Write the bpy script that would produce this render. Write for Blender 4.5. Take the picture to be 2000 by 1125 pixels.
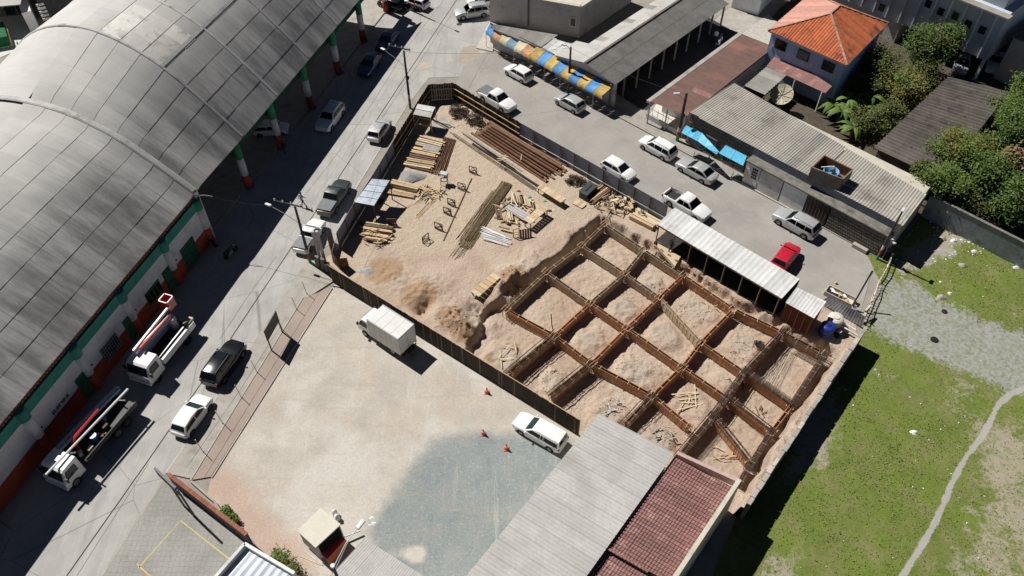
import bpy, bmesh, math, random
import numpy as np
from mathutils import Vector, Matrix
random.seed(7); np.random.seed(7)
for o in list(bpy.data.objects): bpy.data.objects.remove(o)
SC = bpy.context.scene
COL = SC.collection
R = math.radians
# ---------------- camera ----------------
FPX, PITCH, HC = 1550.0, R(48.33), 55.0
cd = bpy.data.cameras.new('camera'); cam = bpy.data.objects.new('camera', cd); COL.objects.link(cam)
cam.location = (0, 0, HC); cam.rotation_euler = (math.pi/2 - PITCH, 0, 0)
cd.sensor_width = 36; cd.lens = FPX/2000*36; cd.clip_start = .5; cd.clip_end = 900
SC.camera = cam
SC.render.resolution_x = 1024; SC.render.resolution_y = 576
# ---------------- light ----------------
SUN_AZ, SUN_EL = R(140.5), R(51)          # azimuth counted from +X, where the sun stands
w = bpy.data.worlds.new('World'); SC.world = w; w.use_nodes = True
nt = w.node_tree; bg = nt.nodes['Background']
sky = nt.nodes.new('ShaderNodeTexSky'); sky.sky_type = 'NISHITA'; sky.sun_disc = False
sky.air_density = .24; sky.dust_density = .1; sky.altitude = 2000; sky.sun_elevation = SUN_EL; sky.sun_rotation = math.pi/2 - SUN_AZ
nt.links.new(sky.outputs[0], bg.inputs[0]); bg.inputs[1].default_value = 0.05
sl = bpy.data.lights.new('sun', 'SUN'); sl.energy = 4.6; sl.angle = R(.5); sl.color = (1, .965, .915)
sun = bpy.data.objects.new('sun', sl); COL.objects.link(sun); sun.location = (-60, 50, 90)
sdir = Vector((-math.cos(SUN_EL)*math.cos(SUN_AZ), -math.cos(SUN_EL)*math.sin(SUN_AZ), -math.sin(SUN_EL)))
sun.rotation_euler = sdir.to_track_quat('-Z', 'Y').to_euler()
vs = SC.view_settings; vs.view_transform = 'Standard'; vs.look = 'None'; vs.exposure = 0.26; vs.gamma = 1; vs.use_curve_mapping = False
# ---------------- pixel -> place ----------------
_c, _s = math.cos(PITCH), math.sin(PITCH)
def G(x, y, z=0.0):
    "photo pixel + known height -> point in the place"
    a = (x-1000)/FPX; b = -(y-562.5)/FPX
    d = Vector((a, _c + b*_s, -_s + b*_c)); t = (z-HC)/d.z
    return Vector((d.x*t, d.y*t, z))
def ang(p, q): return math.atan2(q.y-p.y, q.x-p.x)
# ---------------- mesh building ----------------
class MB:
    def __init__(s): s.v = []; s.f = []
    def add(s, vs, fs):
        n = len(s.v); s.v += [tuple(v) for v in vs]; s.f += [tuple(i+n for i in f) for f in fs]; return s
    def hexa(s, p):   # 8 points: bottom 4 ccw, top 4 ccw
        return s.add(p, [(3,2,1,0),(4,5,6,7),(0,1,5,4),(1,2,6,5),(2,3,7,6),(3,0,4,7)])
    def box(s, c, size, rz=0.0, tilt=None):
        x, y, z = [k/2 for k in size]; cs, sn = math.cos(rz), math.sin(rz)
        pts = [(-x,-y,-z),(x,-y,-z),(x,y,-z),(-x,y,-z),(-x,-y,z),(x,-y,z),(x,y,z),(-x,y,z)]
        if tilt is not None: pts = [tuple(tilt @ Vector(p)) for p in pts]
        return s.hexa([(c[0]+p[0]*cs-p[1]*sn, c[1]+p[0]*sn+p[1]*cs, c[2]+p[2]) for p in pts])
    def bar(s, p, q, w, h, up=(0,0,1)):
        p, q = Vector(p), Vector(q); d = (q-p).normalized(); up = Vector(up)
        sd = d.cross(up)
        if sd.length < 1e-4: sd = d.cross(Vector((1,0,0)))
        sd.normalize(); u2 = sd.cross(d).normalized(); a = sd*(w/2); b = u2*(h/2)
        return s.hexa([p-a-b, p+a-b, q+a-b, q-a-b, p-a+b, p+a+b, q+a+b, q-a+b])
    def prism(s, poly, z0, z1):
        n = len(poly); ar = sum(poly[i][0]*poly[(i+1)%n][1]-poly[(i+1)%n][0]*poly[i][1] for i in range(n))
        if ar < 0: poly = poly[::-1]
        z0f = z0 if callable(z0) else (lambda p: z0); z1f = z1 if callable(z1) else (lambda p: z1)
        b = [(p[0],p[1],z0f(p)) for p in poly]; t = [(p[0],p[1],z1f(p)) for p in poly]
        return s.add(b+t, [tuple(range(n))[::-1], tuple(range(n,2*n))] + [(i,(i+1)%n,n+(i+1)%n,n+i) for i in range(n)])
    def tube(s, pts, r, n=8, caps=True):
        pts = [Vector(p) for p in pts]; rs = r if isinstance(r, (list,tuple)) else [r]*len(pts)
        vv = []; ff = []; ref = None
        for i, p in enumerate(pts):
            d = (pts[min(i+1,len(pts)-1)]-pts[max(i-1,0)]).normalized()
            if ref is None: ref = Vector((0,0,1)) if abs(d.z) < .9 else Vector((1,0,0))
            a = d.cross(ref).normalized(); b = d.cross(a).normalized()
            for k in range(n):
                t = 2*math.pi*k/n; vv.append(p + (a*math.cos(t)+b*math.sin(t))*rs[i])
        for i in range(len(pts)-1):
            for k in range(n): ff.append((i*n+k, i*n+(k+1)%n, (i+1)*n+(k+1)%n, (i+1)*n+k))
        if caps: ff += [tuple(range(n)), tuple(range((len(pts)-1)*n, len(pts)*n))[::-1]]
        return s.add(vv, ff)
    def lathe(s, c, prof, n=16):   # prof: (r,z)
        vv = []; ff = []
        for r, z in prof:
            for k in range(n): t = 2*math.pi*k/n; vv.append((c[0]+r*math.cos(t), c[1]+r*math.sin(t), c[2]+z))
        for i in range(len(prof)-1):
            for k in range(n): ff.append((i*n+k, i*n+(k+1)%n, (i+1)*n+(k+1)%n, (i+1)*n+k))
        ff += [tuple(range(n))[::-1], tuple(range((len(prof)-1)*n, len(prof)*n))]
        return s.add(vv, ff)
    def slab(s, quad, th):   # quad of 4 points (any plane), given thickness downwards
        q = [Vector(p) for p in quad]; nn = (q[1]-q[0]).cross(q[3]-q[0]).normalized()
        if nn.z < 0: q = q[::-1]; nn = -nn
        return s.hexa([p-nn*th for p in q] + q)
    def build(s, name, mat, parent=None, smooth=False, bevel=0, recalc=False):
        M = bpy.data.meshes.new(name); vv = s.v
        if parent is not None and parent.get('_w', 1):
            inv = ROOTINV.get(parent.name)
            if inv is not None: vv = [tuple(inv @ Vector(v)) for v in vv]
        M.from_pydata(vv, [], s.f); M.update()
        if recalc:
            b = bmesh.new(); b.from_mesh(M); bmesh.ops.recalc_face_normals(b, faces=b.faces); b.to_mesh(M); b.free()
        if smooth: M.polygons.foreach_set('use_smooth', [True]*len(M.polygons))
        M.materials.append(mat)
        o = bpy.data.objects.new(name, M); COL.objects.link(o)
        if parent is not None:
            o.parent = parent
            if parent.name in ROOTINV: ROOTINV[o.name] = ROOTINV[parent.name]
        if bevel:
            m = o.modifiers.new('bevel', 'BEVEL'); m.width = bevel; m.segments = 2; m.limit_method = 'ANGLE'; m.angle_limit = R(40)
        return o
ROOTINV = {}
def thing(name, label, cat, loc=(0,0,0), rz=0.0, group=None, local=False):
    "an Empty at the thing's base; parts are built in world coordinates unless local"
    o = bpy.data.objects.new(name, None); COL.objects.link(o); o.location = loc; o.rotation_euler = (0,0,rz)
    o.empty_display_size = .2
    tag(o, label, cat, group)
    if not local:
        ROOTINV[o.name] = (Matrix.Translation(Vector(loc)) @ Matrix.Rotation(rz, 4, 'Z')).inverted()
    return o
def tag(o, label, cat, group=None):
    o['label'] = label; o['category'] = cat
    if group: o['group'] = group
    return o
def struct(o): o['kind'] = 'structure'; return o
def stuff(o, label=None, cat=None):
    o['kind'] = 'stuff'
    if label: o['label'] = label; o['category'] = cat
    return o
def inst(src, name, parent, loc=(0,0,0), rot=(0,0,0), scale=None, mat=None):
    "another object with the same mesh"
    o = bpy.data.objects.new(name, src if isinstance(src, bpy.types.Mesh) else src.data); COL.objects.link(o)
    if parent is not None:
        o.parent = parent
    o.location = loc; o.rotation_euler = rot
    if scale: o.scale = scale
    if mat: o.material_slots[0].link = 'OBJECT'; o.material_slots[0].material = mat
    return o
def copy_tree(o, parent=None, swap=None):
    c = o.copy(); COL.objects.link(c); c.parent = parent
    if swap and c.type == 'MESH':
        for sl_ in c.material_slots:
            if sl_.material in swap:
                m_ = swap[sl_.material]; sl_.link = 'OBJECT'; sl_.material = m_
    for ch in [x for x in o.children]: copy_tree(ch, c, swap)
    return c
def meshdata(mb, name, mat, smooth=False):
    M = bpy.data.meshes.new(name); M.from_pydata(mb.v, [], mb.f); M.materials.append(mat)
    if smooth: M.polygons.foreach_set('use_smooth', [True]*len(M.polygons))
    return M
# ---------------- materials ----------------
class NT:
    def __init__(s, name):
        s.m = bpy.data.materials.new(name); s.m.use_nodes = True; s.t = s.m.node_tree
        s.b = s.t.nodes['Principled BSDF']; s._pos = None
    def n(s, typ, **kw):
        x = s.t.nodes.new('ShaderNode'+typ)
        for k, v in kw.items(): setattr(x, k, v)
        return x
    def l(s, a, b): s.t.links.new(a, b)
    def coord(s, kind='pos', scale=(1,1,1), rz=0, loc=(0,0,0)):
        src = s.n('NewGeometry').outputs['Position'] if kind == 'pos' else s.n('TexCoord').outputs['Object']
        mp = s.n('Mapping'); mp.inputs['Scale'].default_value = scale; mp.inputs['Rotation'].default_value = (0,0,rz); mp.inputs['Location'].default_value = loc
        s.l(src, mp.inputs[0]); return mp.outputs[0]
    def noise(s, co, scale, detail=4, rough=.6, lo=None, hi=None):
        x = s.n('TexNoise'); x.inputs['Scale'].default_value = scale; x.inputs['Detail'].default_value = detail; x.inputs['Roughness'].default_value = rough
        s.l(co, x.inputs['Vector']); o = x.outputs[0]
        if lo is not None: o = s.ramp(o, lo, hi)
        return o
    def ramp(s, f, lo, hi, a=0.0, b=1.0):
        x = s.n('MapRange'); x.inputs[1].default_value = lo; x.inputs[2].default_value = hi; x.inputs[3].default_value = a; x.inputs[4].default_value = b
        x.interpolation_type = 'SMOOTHSTEP'; s.l(f, x.inputs[0]); return x.outputs[0]
    def mix(s, f, a, b, mode='MIX'):
        x = s.n('Mix', data_type='RGBA', blend_type=mode)
        for val, idx in ((f, 0), (a, 6), (b, 7)):
            if isinstance(val, (int, float)): x.inputs[idx].default_value = val
            elif isinstance(val, tuple): x.inputs[idx].default_value = (val+(1,))[:4]
            else: s.l(val, x.inputs[idx])
        return x.outputs[2]
    def math(s, op, a, b=None):
        x = s.n('Math', operation=op)
        for i, v in enumerate((a, b)):
            if v is None: continue
            if isinstance(v, (int, float)): x.inputs[i].default_value = v
            else: s.l(v, x.inputs[i])
        return x.outputs[0]
    def bump(s, h, strength=.3, dist=.05):
        x = s.n('Bump'); x.inputs['Strength'].default_value = strength; x.inputs['Distance'].default_value = dist
        s.l(h, x.inputs['Height']); s.l(x.outputs[0], s.b.inputs['Normal'])
    def done(s, col, rough=.85, metal=0.0, spec=.3, coat=0.0):
        if isinstance(col, tuple): s.b.inputs['Base Color'].default_value = (col+(1,))[:4]
        else: s.l(col, s.b.inputs['Base Color'])
        if isinstance(rough, (int, float)): s.b.inputs['Roughness'].default_value = rough
        else: s.l(rough, s.b.inputs['Roughness'])
        s.b.inputs['Metallic'].default_value = metal; s.b.inputs['Specular IOR Level'].default_value = spec; s.b.inputs['Coat Weight'].default_value = coat
        return s.m
def sc(c, k): return tuple(min(1, x*k) for x in c)
def mat(name, c, c2=None, rough=.85, scale=2.0, bump=.0, bscale=30, metal=0.0, spec=.3, coat=0.0, kind='obj', dirt=None, dscale=.6, stretch=(1,1,1), var=1.0):
    m = NT(name); co = m.coord(kind, stretch)
    c2 = c2 or sc(c, .72)
    k = m.mix(m.noise(co, scale, 6, .62, .3, .7), c, c2)
    k = m.mix(m.ramp(m.noise(co, scale*9, 3), .35, .7, 0, .35), k, sc(c2, .8))
    if dirt: k = m.mix(m.noise(co, dscale, 5, .65, .52, .72), k, dirt)
    if bump: m.bump(m.noise(co, bscale, 4), bump, .03)
    # each piece a little different
    oi = m.n('ObjectInfo'); hs = m.n('HueSaturation'); hs.inputs['Fac'].default_value = 1
    m.l(m.ramp(oi.outputs['Random'], 0, 1, 1-.14*var, 1+.12*var), hs.inputs['Value']); m.l(k, hs.inputs['Color'])
    return m.done(hs.outputs[0], rough, metal, spec, coat)
def plain(name, c, rough=.5, metal=0.0, spec=.5, coat=0.0): return NT(name).done(c, rough, metal, spec, coat)
def paint(name, c, coat=.6, metal=0.0, rough=.35):
    m = NT(name); co = m.coord('obj')
    k = m.mix(m.ramp(m.noise(co, 1.3, 4), .35, .75, 0, .25), c, tuple(x*.8+.02 for x in c))
    return m.done(k, m.ramp(m.noise(co, 3, 4), .3, .8, rough*.8, rough*1.4), metal, .5, coat)
# ================= ground =================
def P2(pts, z=0.0): return [(G(x, y, z).x, G(x, y, z).y) for x, y in pts]
def inpoly(X, Y, poly):
    n = len(poly); ins = np.zeros(X.shape, bool); dist = np.full(X.shape, 1e9); NX = np.zeros(X.shape); NY = np.zeros(X.shape)
    for i in range(n):
        x0, y0 = poly[i]; x1, y1 = poly[(i+1) % n]
        c = ((y0 > Y) != (y1 > Y)) & (X < (x1-x0)*(Y-y0)/((y1-y0) if y1 != y0 else 1e-12)+x0); ins ^= c
        L = (x1-x0)**2+(y1-y0)**2; t = np.clip(((X-x0)*(x1-x0)+(Y-y0)*(y1-y0))/L, 0, 1)
        px, py = x0+t*(x1-x0), y0+t*(y1-y0); d = np.hypot(X-px, Y-py); k = d < dist
        dist = np.where(k, d, dist); NX = np.where(k, px, NX); NY = np.where(k, py, NY)
    return ins, dist, NX, NY
def soft(X, Y, poly, wd):
    i, d, _, _ = inpoly(X, Y, poly); return np.clip(.5+np.where(i, d, -d)/wd, 0, 1)
_rs = np.random.RandomState(3)
_tab = _rs.rand(256, 256)
def vnoise(X, Y, s):
    x, y = X*s, Y*s; xi, yi = np.floor(x).astype(int), np.floor(y).astype(int); fx, fy = x-xi, y-yi
    fx, fy = fx*fx*(3-2*fx), fy*fy*(3-2*fy); T = lambda a, b: _tab[a % 256, b % 256]
    return (T(xi,yi)*(1-fx)+T(xi+1,yi)*fx)*(1-fy)+(T(xi,yi+1)*(1-fx)+T(xi+1,yi+1)*fx)*fy
def fbm(X, Y, s, o=4):
    r = 0; a = .5
    for k in range(o): r = r+a*vnoise(X+17*k, Y-9*k, s*2**k); a *= .5
    return r
def gridpoly(name, poly, res, zf, maskf, m):
    xs = [p[0] for p in poly]; ys = [p[1] for p in poly]
    gx = np.arange(min(xs)-res, max(xs)+2*res, res); gy = np.arange(min(ys)-res, max(ys)+2*res, res)
    X, Y = np.meshgrid(gx, gy); ins, d, NX, NY = inpoly(X, Y, poly); ny, nx = X.shape
    cxm, cym = X[:-1,:-1]+res/2, Y[:-1,:-1]+res/2; fin = inpoly(cxm, cym, poly)[0]
    ii = (np.arange(ny-1)[:,None]*nx+np.arange(nx-1)[None,:])
    F = np.stack([ii, ii+1, ii+nx+1, ii+nx], -1)[fin]
    cnt = np.zeros(nx*ny, int); np.add.at(cnt, F.ravel(), 1)
    b = ((cnt > 0) & (cnt < 4)).reshape(X.shape)
    X = np.where(b, NX, X); Y = np.where(b, NY, Y)
    used = np.where(cnt > 0)[0]; rm = -np.ones(nx*ny, int); rm[used] = np.arange(len(used)); F = rm[F]
    X, Y = X.ravel()[used], Y.ravel()[used]; Z = zf(X, Y)
    M = bpy.data.meshes.new(name); M.vertices.add(len(used)); M.vertices.foreach_set('co', np.stack([X, Y, Z], -1).ravel())
    M.loops.add(F.size); M.loops.foreach_set('vertex_index', F.ravel()); M.polygons.add(len(F))
    M.polygons.foreach_set('loop_start', np.arange(0, F.size, 4)); M.polygons.foreach_set('loop_total', np.full(len(F), 4)); M.update(); M.validate()
    M.polygons.foreach_set('use_smooth', [True]*len(M.polygons))
    if maskf:
        A = M.color_attributes.new('mask', 'FLOAT_COLOR', 'POINT'); C = np.ones((len(used), 4)); r = maskf(X, Y, Z)
        for i, c in enumerate(r): C[:, i] = c
        A.data.foreach_set('color', C.ravel())
    M.materials.append(m); o = bpy.data.objects.new(name, M); COL.objects.link(o); return struct(o)
def sheet(name, poly, z, m, th=0.0, parent=None):
    b = MB()
    if th: b.prism(poly, z-th, z)
    else:
        n = len(poly); ar = sum(poly[i][0]*poly[(i+1)%n][1]-poly[(i+1)%n][0]*poly[i][1] for i in range(n))
        if ar < 0: poly = poly[::-1]
        b.add([(p[0],p[1],z) for p in poly], [tuple(range(n))])
    o = b.build(name, m, parent)
    return struct(o) if parent is None else o
def strip(name, pts, wd, z, m, th=0.0, parent=None, close=False):
    "a band of constant width along world points"
    b = MB(); pts = [Vector((p[0], p[1], 0)) for p in pts]
    L = []; Rr = []
    for i, p in enumerate(pts):
        d = (pts[min(i+1, len(pts)-1)]-pts[max(i-1, 0)]).normalized(); nn = Vector((-d.y, d.x, 0))
        L.append(p+nn*wd/2); Rr.append(p-nn*wd/2)
    n = len(pts)
    top = [(q.x, q.y, z) for q in L]+[(q.x, q.y, z) for q in Rr]; ff = [(n+i, n+i+1, i+1, i) for i in range(n-1)]
    if th:
        top += [(q.x, q.y, z-th) for q in L]+[(q.x, q.y, z-th) for q in Rr]
        ff += [(i, i+1, 2*n+i+1, 2*n+i) for i in range(n-1)]+[(3*n+i, 3*n+i+1, n+i+1, n+i) for i in range(n-1)]+[(0,2*n,3*n,n),(n-1,2*n-1,4*n-1,3*n-1)]
    b.add(top, ff); o = b.build(name, m, parent)
    return struct(o) if parent is None else o
def maskcol(m):
    a = m.n('VertexColor', layer_name='mask'); s = m.n('SeparateColor'); m.l(a.outputs[0], s.inputs[0]); return s.outputs
UDIR = R(73.3)   # direction of the street beside the hall
# --- materials of the ground
def m_road():
    m = NT('worn_street_concrete'); co = m.coord('pos'); st = m.coord('pos', (6, .35, 1), -UDIR+math.pi/2)
    k = m.mix(m.noise(co, .35, 6, .65, .32, .68), (.46,.445,.415), (.36,.352,.335))
    k = m.mix(m.ramp(m.noise(st, .22, 4, .6), .48, .72, 0, .5), k, (.30,.295,.28))
    k = m.mix(m.ramp(m.noise(st, .6, 3, .6), .55, .7, 0, .35), k, (.52,.505,.47))
    k = m.mix(m.ramp(m.noise(co, 14, 3), .3, .75, 0, .3), k, (.27,.262,.25))
    vc = m.n('TexVoronoi', feature='DISTANCE_TO_EDGE'); vc.inputs['Scale'].default_value = .16; m.l(m.mix(.12, co, m.n('TexNoise').outputs[1]), vc.inputs['Vector']); k = m.mix(m.ramp(vc.outputs[0], .0, .006, .55, 0), k, (.12,.115,.11))
    k = m.mix(m.ramp(m.noise(m.coord('pos',(1,1,1),0,(40,3,0)), .6, 7, .75), .57, .68, 0, .5), k, (.27,.262,.25))
    m.bump(m.noise(co, 30, 3), .25, .02); return m.done(k, .92, spec=.2)
def m_paver(name, c1, c2, joint, sx, sy, rz, hexa=False):
    m = NT(name); co = m.coord('pos', (1,1,1), rz)
    if hexa:
        v = m.n('TexVoronoi', feature='DISTANCE_TO_EDGE'); v.inputs['Scale'].default_value = 2.6; v.inputs['Randomness'].default_value = .35; m.l(co, v.inputs['Vector']); j = m.ramp(v.outputs[0], .01, .05, 1, 0)
    else:
        b = m.n('TexBrick'); b.inputs['Scale'].default_value = 1; b.inputs['Brick Width'].default_value = sx; b.inputs['Row Height'].default_value = sy; b.inputs['Mortar Size'].default_value = .012; b.inputs['Mortar Smooth'].default_value = .4
        m.l(co, b.inputs['Vector']); j = b.outputs['Fac']
    k = m.mix(m.noise(co, .22, 6, .65, .33, .67), c1, c2)
    k = m.mix(m.ramp(m.noise(co, .9, 5, .7), .5, .75, 0, .5), k, sc(c1, 1.15))
    k = m.mix(m.ramp(m.noise(co, 9, 3), .3, .75, 0, .35), k, sc(c2, .75))
    k = m.mix(m.ramp(m.noise(m.coord('pos',(1,1,1),0,(3,66,0)), .5, 7, .75), .55, .7, 0, .45), k, sc(c2, .72)); k = m.mix(m.math('MULTIPLY', j, .5), k, joint)
    m.bump(m.math('SUBTRACT', m.math('MULTIPLY', m.noise(co, 25, 3), .4), j), .3, .01); return m.done(k, .9, spec=.2)
def m_lot():
    m = NT('parking_lot_gravel'); co = m.coord('pos'); ms = maskcol(m)
    n1 = m.noise(co, .35, 6, .68); nb = m.noise(co, .8, 7, .75)
    k = m.mix(m.ramp(n1, .3, .7), (.55,.50,.43), (.44,.405,.355))
    k = m.mix(m.ramp(m.noise(co, .12, 4), .45, .62, 0, .8), k, (.60,.575,.525))
    k = m.mix(m.ramp(m.noise(m.coord('pos', (1,1,1), 0, (31,7,0)), .3, 6, .7), .52, .66, 0, .55), k, (.50,.42,.34))
    e = lambda s, lo=.42, hi=.58: m.ramp(m.math('ADD', s, m.math('MULTIPLY', m.math('SUBTRACT', nb, .5), .75)), lo, hi)
    k = m.mix(m.math('MULTIPLY', e(ms[1], .3, .95), .72), k, m.mix(nb, (.42,.25,.18), (.56,.41,.33)))
    k = m.mix(m.math('MULTIPLY', e(ms[0], .22, .72), m.ramp(n1, .3, .66, 1.0, .72)), k, m.mix(m.noise(co, 7, 4, .7), (.15,.20,.215), (.265,.31,.315)))
    k = m.mix(m.ramp(m.noise(co, 10, 4, .75), .38, .72, 0, .55), k, m.mix(.5, k, (.16,.15,.14), 'MULTIPLY'))
    k = m.mix(m.ramp(m.noise(co, 3.1, 6, .8), .55, .75, 0, .22), k, (.3,.26,.22))
    tr = m.noise(m.coord('pos', (.18,2.6,1), R(-62)), .55, 5, .7); k = m.mix(m.ramp(tr, .54, .68, 0, .35), k, (.36,.32,.27)); tr = m.noise(m.coord('pos', (2.2,.15,1), R(20)), .6, 5, .7); k = m.mix(m.ramp(tr, .56, .7, 0, .3), k, (.64,.6,.53))
    k = m.mix(m.ramp(m.noise(co, .9, 7, .8), .56, .72, 0, .55), k, (.34,.29,.24)); k = m.mix(m.ramp(m.noise(m.coord('pos',(1,1,1),0,(5,77,0)), 2.4, 8, .82), .48, .68, 0, .45), k, (.37,.33,.285)); k = m.mix(m.ramp(m.noise(m.coord('pos',(1,1,1),0,(50,7,0)), 4.5, 8, .82), .52, .7, 0, .5), k, (.68,.64,.57))
    m.bump(m.noise(co, 16, 5, .7), .5, .04); return m.done(k, .95, spec=.15)
def m_soil():
    m = NT('construction_soil'); co = m.coord('pos'); ms = maskcol(m); nb = m.noise(co, .7, 7, .72); nf = m.noise(co, 5, 6, .7)
    k = m.mix(m.ramp(m.noise(co, .3, 5), .35, .65), (.49,.375,.285), (.57,.465,.37))
    e = lambda s, lo, hi: m.ramp(m.math('ADD', s, m.math('MULTIPLY', m.math('SUBTRACT', nb, .5), .8)), lo, hi)
    k = m.mix(e(ms[0], .3, .7), k, m.mix(m.ramp(nb, .35, .7), (.58,.48,.37), (.52,.415,.315)))
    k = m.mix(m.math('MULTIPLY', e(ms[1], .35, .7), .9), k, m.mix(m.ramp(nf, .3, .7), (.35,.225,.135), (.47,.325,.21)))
    k = m.mix(m.math('MULTIPLY', e(ms[2], .35, .75), .85), k, m.mix(m.ramp(nf, .3, .7), (.44,.375,.305), (.55,.475,.39)))
    k = m.mix(m.ramp(nf, .5, .72, 0, .45), k, (.31,.2,.135))
    k = m.mix(m.ramp(m.noise(co, 13, 4, .75), .55, .8, 0, .5), k, (.27,.19,.14))
    m.bump(m.math('ADD', m.math('ADD', nf, m.math('MULTIPLY', m.noise(co, 22, 5, .75), .5)), m.math('MULTIPLY', m.noise(co, 2.2, 6, .75), 1.2)), .8, .16); return m.done(k, .97, spec=.1)
def m_field():
    m = NT('field_grass_and_gravel'); co = m.coord('pos'); ms = maskcol(m); nb = m.noise(co, .55, 8, .75); nf = m.noise(co, 3.2, 7, .78)
    k = m.mix(m.ramp(nf, .3, .7), (.11,.15,.03), (.165,.205,.05))
    k = m.mix(m.ramp(m.noise(co, .28, 5, .65), .42, .65, 0, .7), k, m.mix(nf, (.12,.18,.025), (.19,.245,.05)))
    k = m.mix(m.ramp(m.noise(m.coord('pos',(1,1,1),0,(9,40,0)), .4, 7, .75), .42, .72, 0, .8), k, m.mix(nf, (.18,.17,.075), (.29,.25,.14)))
    e = lambda s, lo, hi: m.ramp(m.math('ADD', m.math('ADD', s, m.math('MULTIPLY', m.math('SUBTRACT', nb, .5), 1.3)), m.math('MULTIPLY', m.math('SUBTRACT', nf, .5), .9)), lo, hi)
    k = m.mix(e(ms[1], .34, .66), k, m.mix(nf, (.27,.24,.16), (.42,.38,.30)))
    k = m.mix(m.math('MULTIPLY', e(ms[0], .34, .6), m.ramp(nf, .38, .62, .35, 1)), k, m.mix(m.noise(co, 6, 6, .8), (.25,.255,.26), (.45,.445,.43)))
    k = m.mix(e(ms[2], .42, .62), k, (.38,.365,.33))
    k = m.mix(m.ramp(m.noise(co, 12, 4, .8), .45, .75, 0, .4), k, m.mix(.6, k, (.2,.2,.1), 'MULTIPLY'))
    m.bump(m.noise(co, 9, 6, .8), .6, .08); return m.done(k, .97, spec=.1)
M_ROAD = m_road()
M_PAVE = m_paver('grey_interlocking_pavers', (.40,.375,.345), (.31,.295,.275), (.2,.185,.165), .22, .11, R(44))
M_HEX = m_paver('hexagonal_concrete_pavers', (.37,.36,.335), (.28,.275,.255), (.13,.13,.10), 1, 1, 0, True)
M_BRICKWALK = m_paver('brown_brick_pavers', (.40,.325,.275), (.33,.27,.23), (.22,.18,.15), .22, .11, -UDIR)
M_CONC = mat('pale_concrete', (.42,.39,.345), (.32,.3,.27), kind='pos', scale=.9, bump=.15, dirt=(.24,.22,.19), dscale=.5)
M_CONCD = mat('grimy_concrete', (.23,.215,.19), (.15,.14,.12), kind='pos', scale=1.4, bump=.3, dirt=(.1,.095,.085), dscale=.7)
M_KERB = mat('kerb_concrete', (.44,.41,.36), (.34,.32,.28), kind='pos', scale=2, bump=.1)
M_SEAM = plain('tar_seam', (.07,.066,.06), .9, spec=.1)
M_LINE = mat('faded_white_paint', (.62,.58,.5), (.45,.42,.37), kind='pos', scale=3)
M_LINEW = mat('worn_road_paint', (.42,.42,.43), (.3,.3,.3), kind='pos', scale=2)
M_YEL = mat('faded_yellow_paint', (.62,.5,.16), (.45,.38,.17), kind='pos', scale=4)
M_EARTH = mat('dark_earth', (.10,.08,.055), (.06,.05,.035), kind='pos', scale=1.5, bump=.5)
M_DIRTG = mat('dusty_ground', (.33,.3,.26), (.24,.22,.19), kind='pos', scale=.4, bump=.3, bscale=8)
# --- fence lines and the site outline
FH = 2.2
FT = [G(x, y, FH).xy for x, y in [(657,455),(690,400),(726,345),(768,276),(837,165),(885,162),(1016,240),(1180,332),(1304,402)]]
LOWF0, LOWF1 = G(650,551).xy, G(1128,849).xy
GATEPT = G(622,512).xy
WALL0, WALL1 = G(1690,641,2.2).xy, G(1459,988,2.35).xy      # boundary wall of the field
SHB = [G(1318,405,2.7).xy, G(1561,544,2.7).xy]       # back edge of the long shed
SITE = [tuple(p) for p in FT]+[tuple(SHB[1]+Vector((.2,.2))), tuple(G(1672,628).xy), tuple(WALL0), tuple(WALL1), tuple(G(1330,925).xy), tuple(LOWF1), tuple(LOWF0), tuple(GATEPT)]
# formwork nodes (tops of the boards at street level)
NODE = dict(a0=(1181,437),a1=(1257,487),a2=(1335,537),a3=(1433,603),a4=(1529,648),a5=(1612,692),
 b0=(1136,479),b1=(1220,533),b2=(1288,580),b3=(1369,668),b4=(1455,727),b5=(1546,791),
 c0=(1067,531),c1=(1153,591),c2=(1225,640),c3=(1333,716),c4=(1423,778),c5=(1507,842),
 d0=(989,604),d1=(1084,655),d2=(1156,709),d3=(1275,772),d4=(1350,834),
 e4=(1393,812),e5=(1466,903), f1=(993,731),f2=(1075,775),f3=(1220,830),f4=(1325,892),f5=(1445,945))
NODE = {k: G(*v, -.05) for k, v in NODE.items()}
BEAMS = ['a0a1','a1a2','a2a3','a3a4','a4a5','b0b1','b1b2','b2b3','b4b5','c0c1','c1c2','c2c3','b3b4','c3c4','c4c5','d0d1','d1d2','d2d3','d3d4','e4e5',
 'a0b0','b0c0','c0d0','a1b1','b1c1','c1d1','a2b2','b2c2','c2d2','a3b3','b3c3','c3d3','a4b4','b4c4','c4e4','a5b5','b5c5','c5e5','e5f5','d1f1','d2f2','d3f3','e4f4']
PIT = P2([(1172,424),(1250,462),(1345,522),(1440,585),(1535,632),(1640,690),(1600,760),(1540,850),(1470,955),(1440,975),(1330,915),(1120,842),(1005,768),(950,728),(912,690),(915,660),(942,640),(950,604),(988,566),(1050,528),(1092,500),(1128,458)])
CELLS = [(G(*p), r, h) for p, r, h in [((1195,490),1.6,.25),((1142,543),1.6,.2),((1075,598),2.0,.2),((1275,540),1.3,.45),((1220,590),1.5,.5),((1150,650),1.5,.4),((1370,590),2.1,.35),((1300,640),1.7,.45),((1245,715),1.9,.65),((1455,660),1.6,.4),((1190,795),1.7,.6),((1085,735),1.5,.55),((985,690),2.0,.6),((1560,730),1.2,.1),((1355,770),1.5,.3),((1410,735),1.3,.25),((1290,850),1.7,.5)]]
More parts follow.
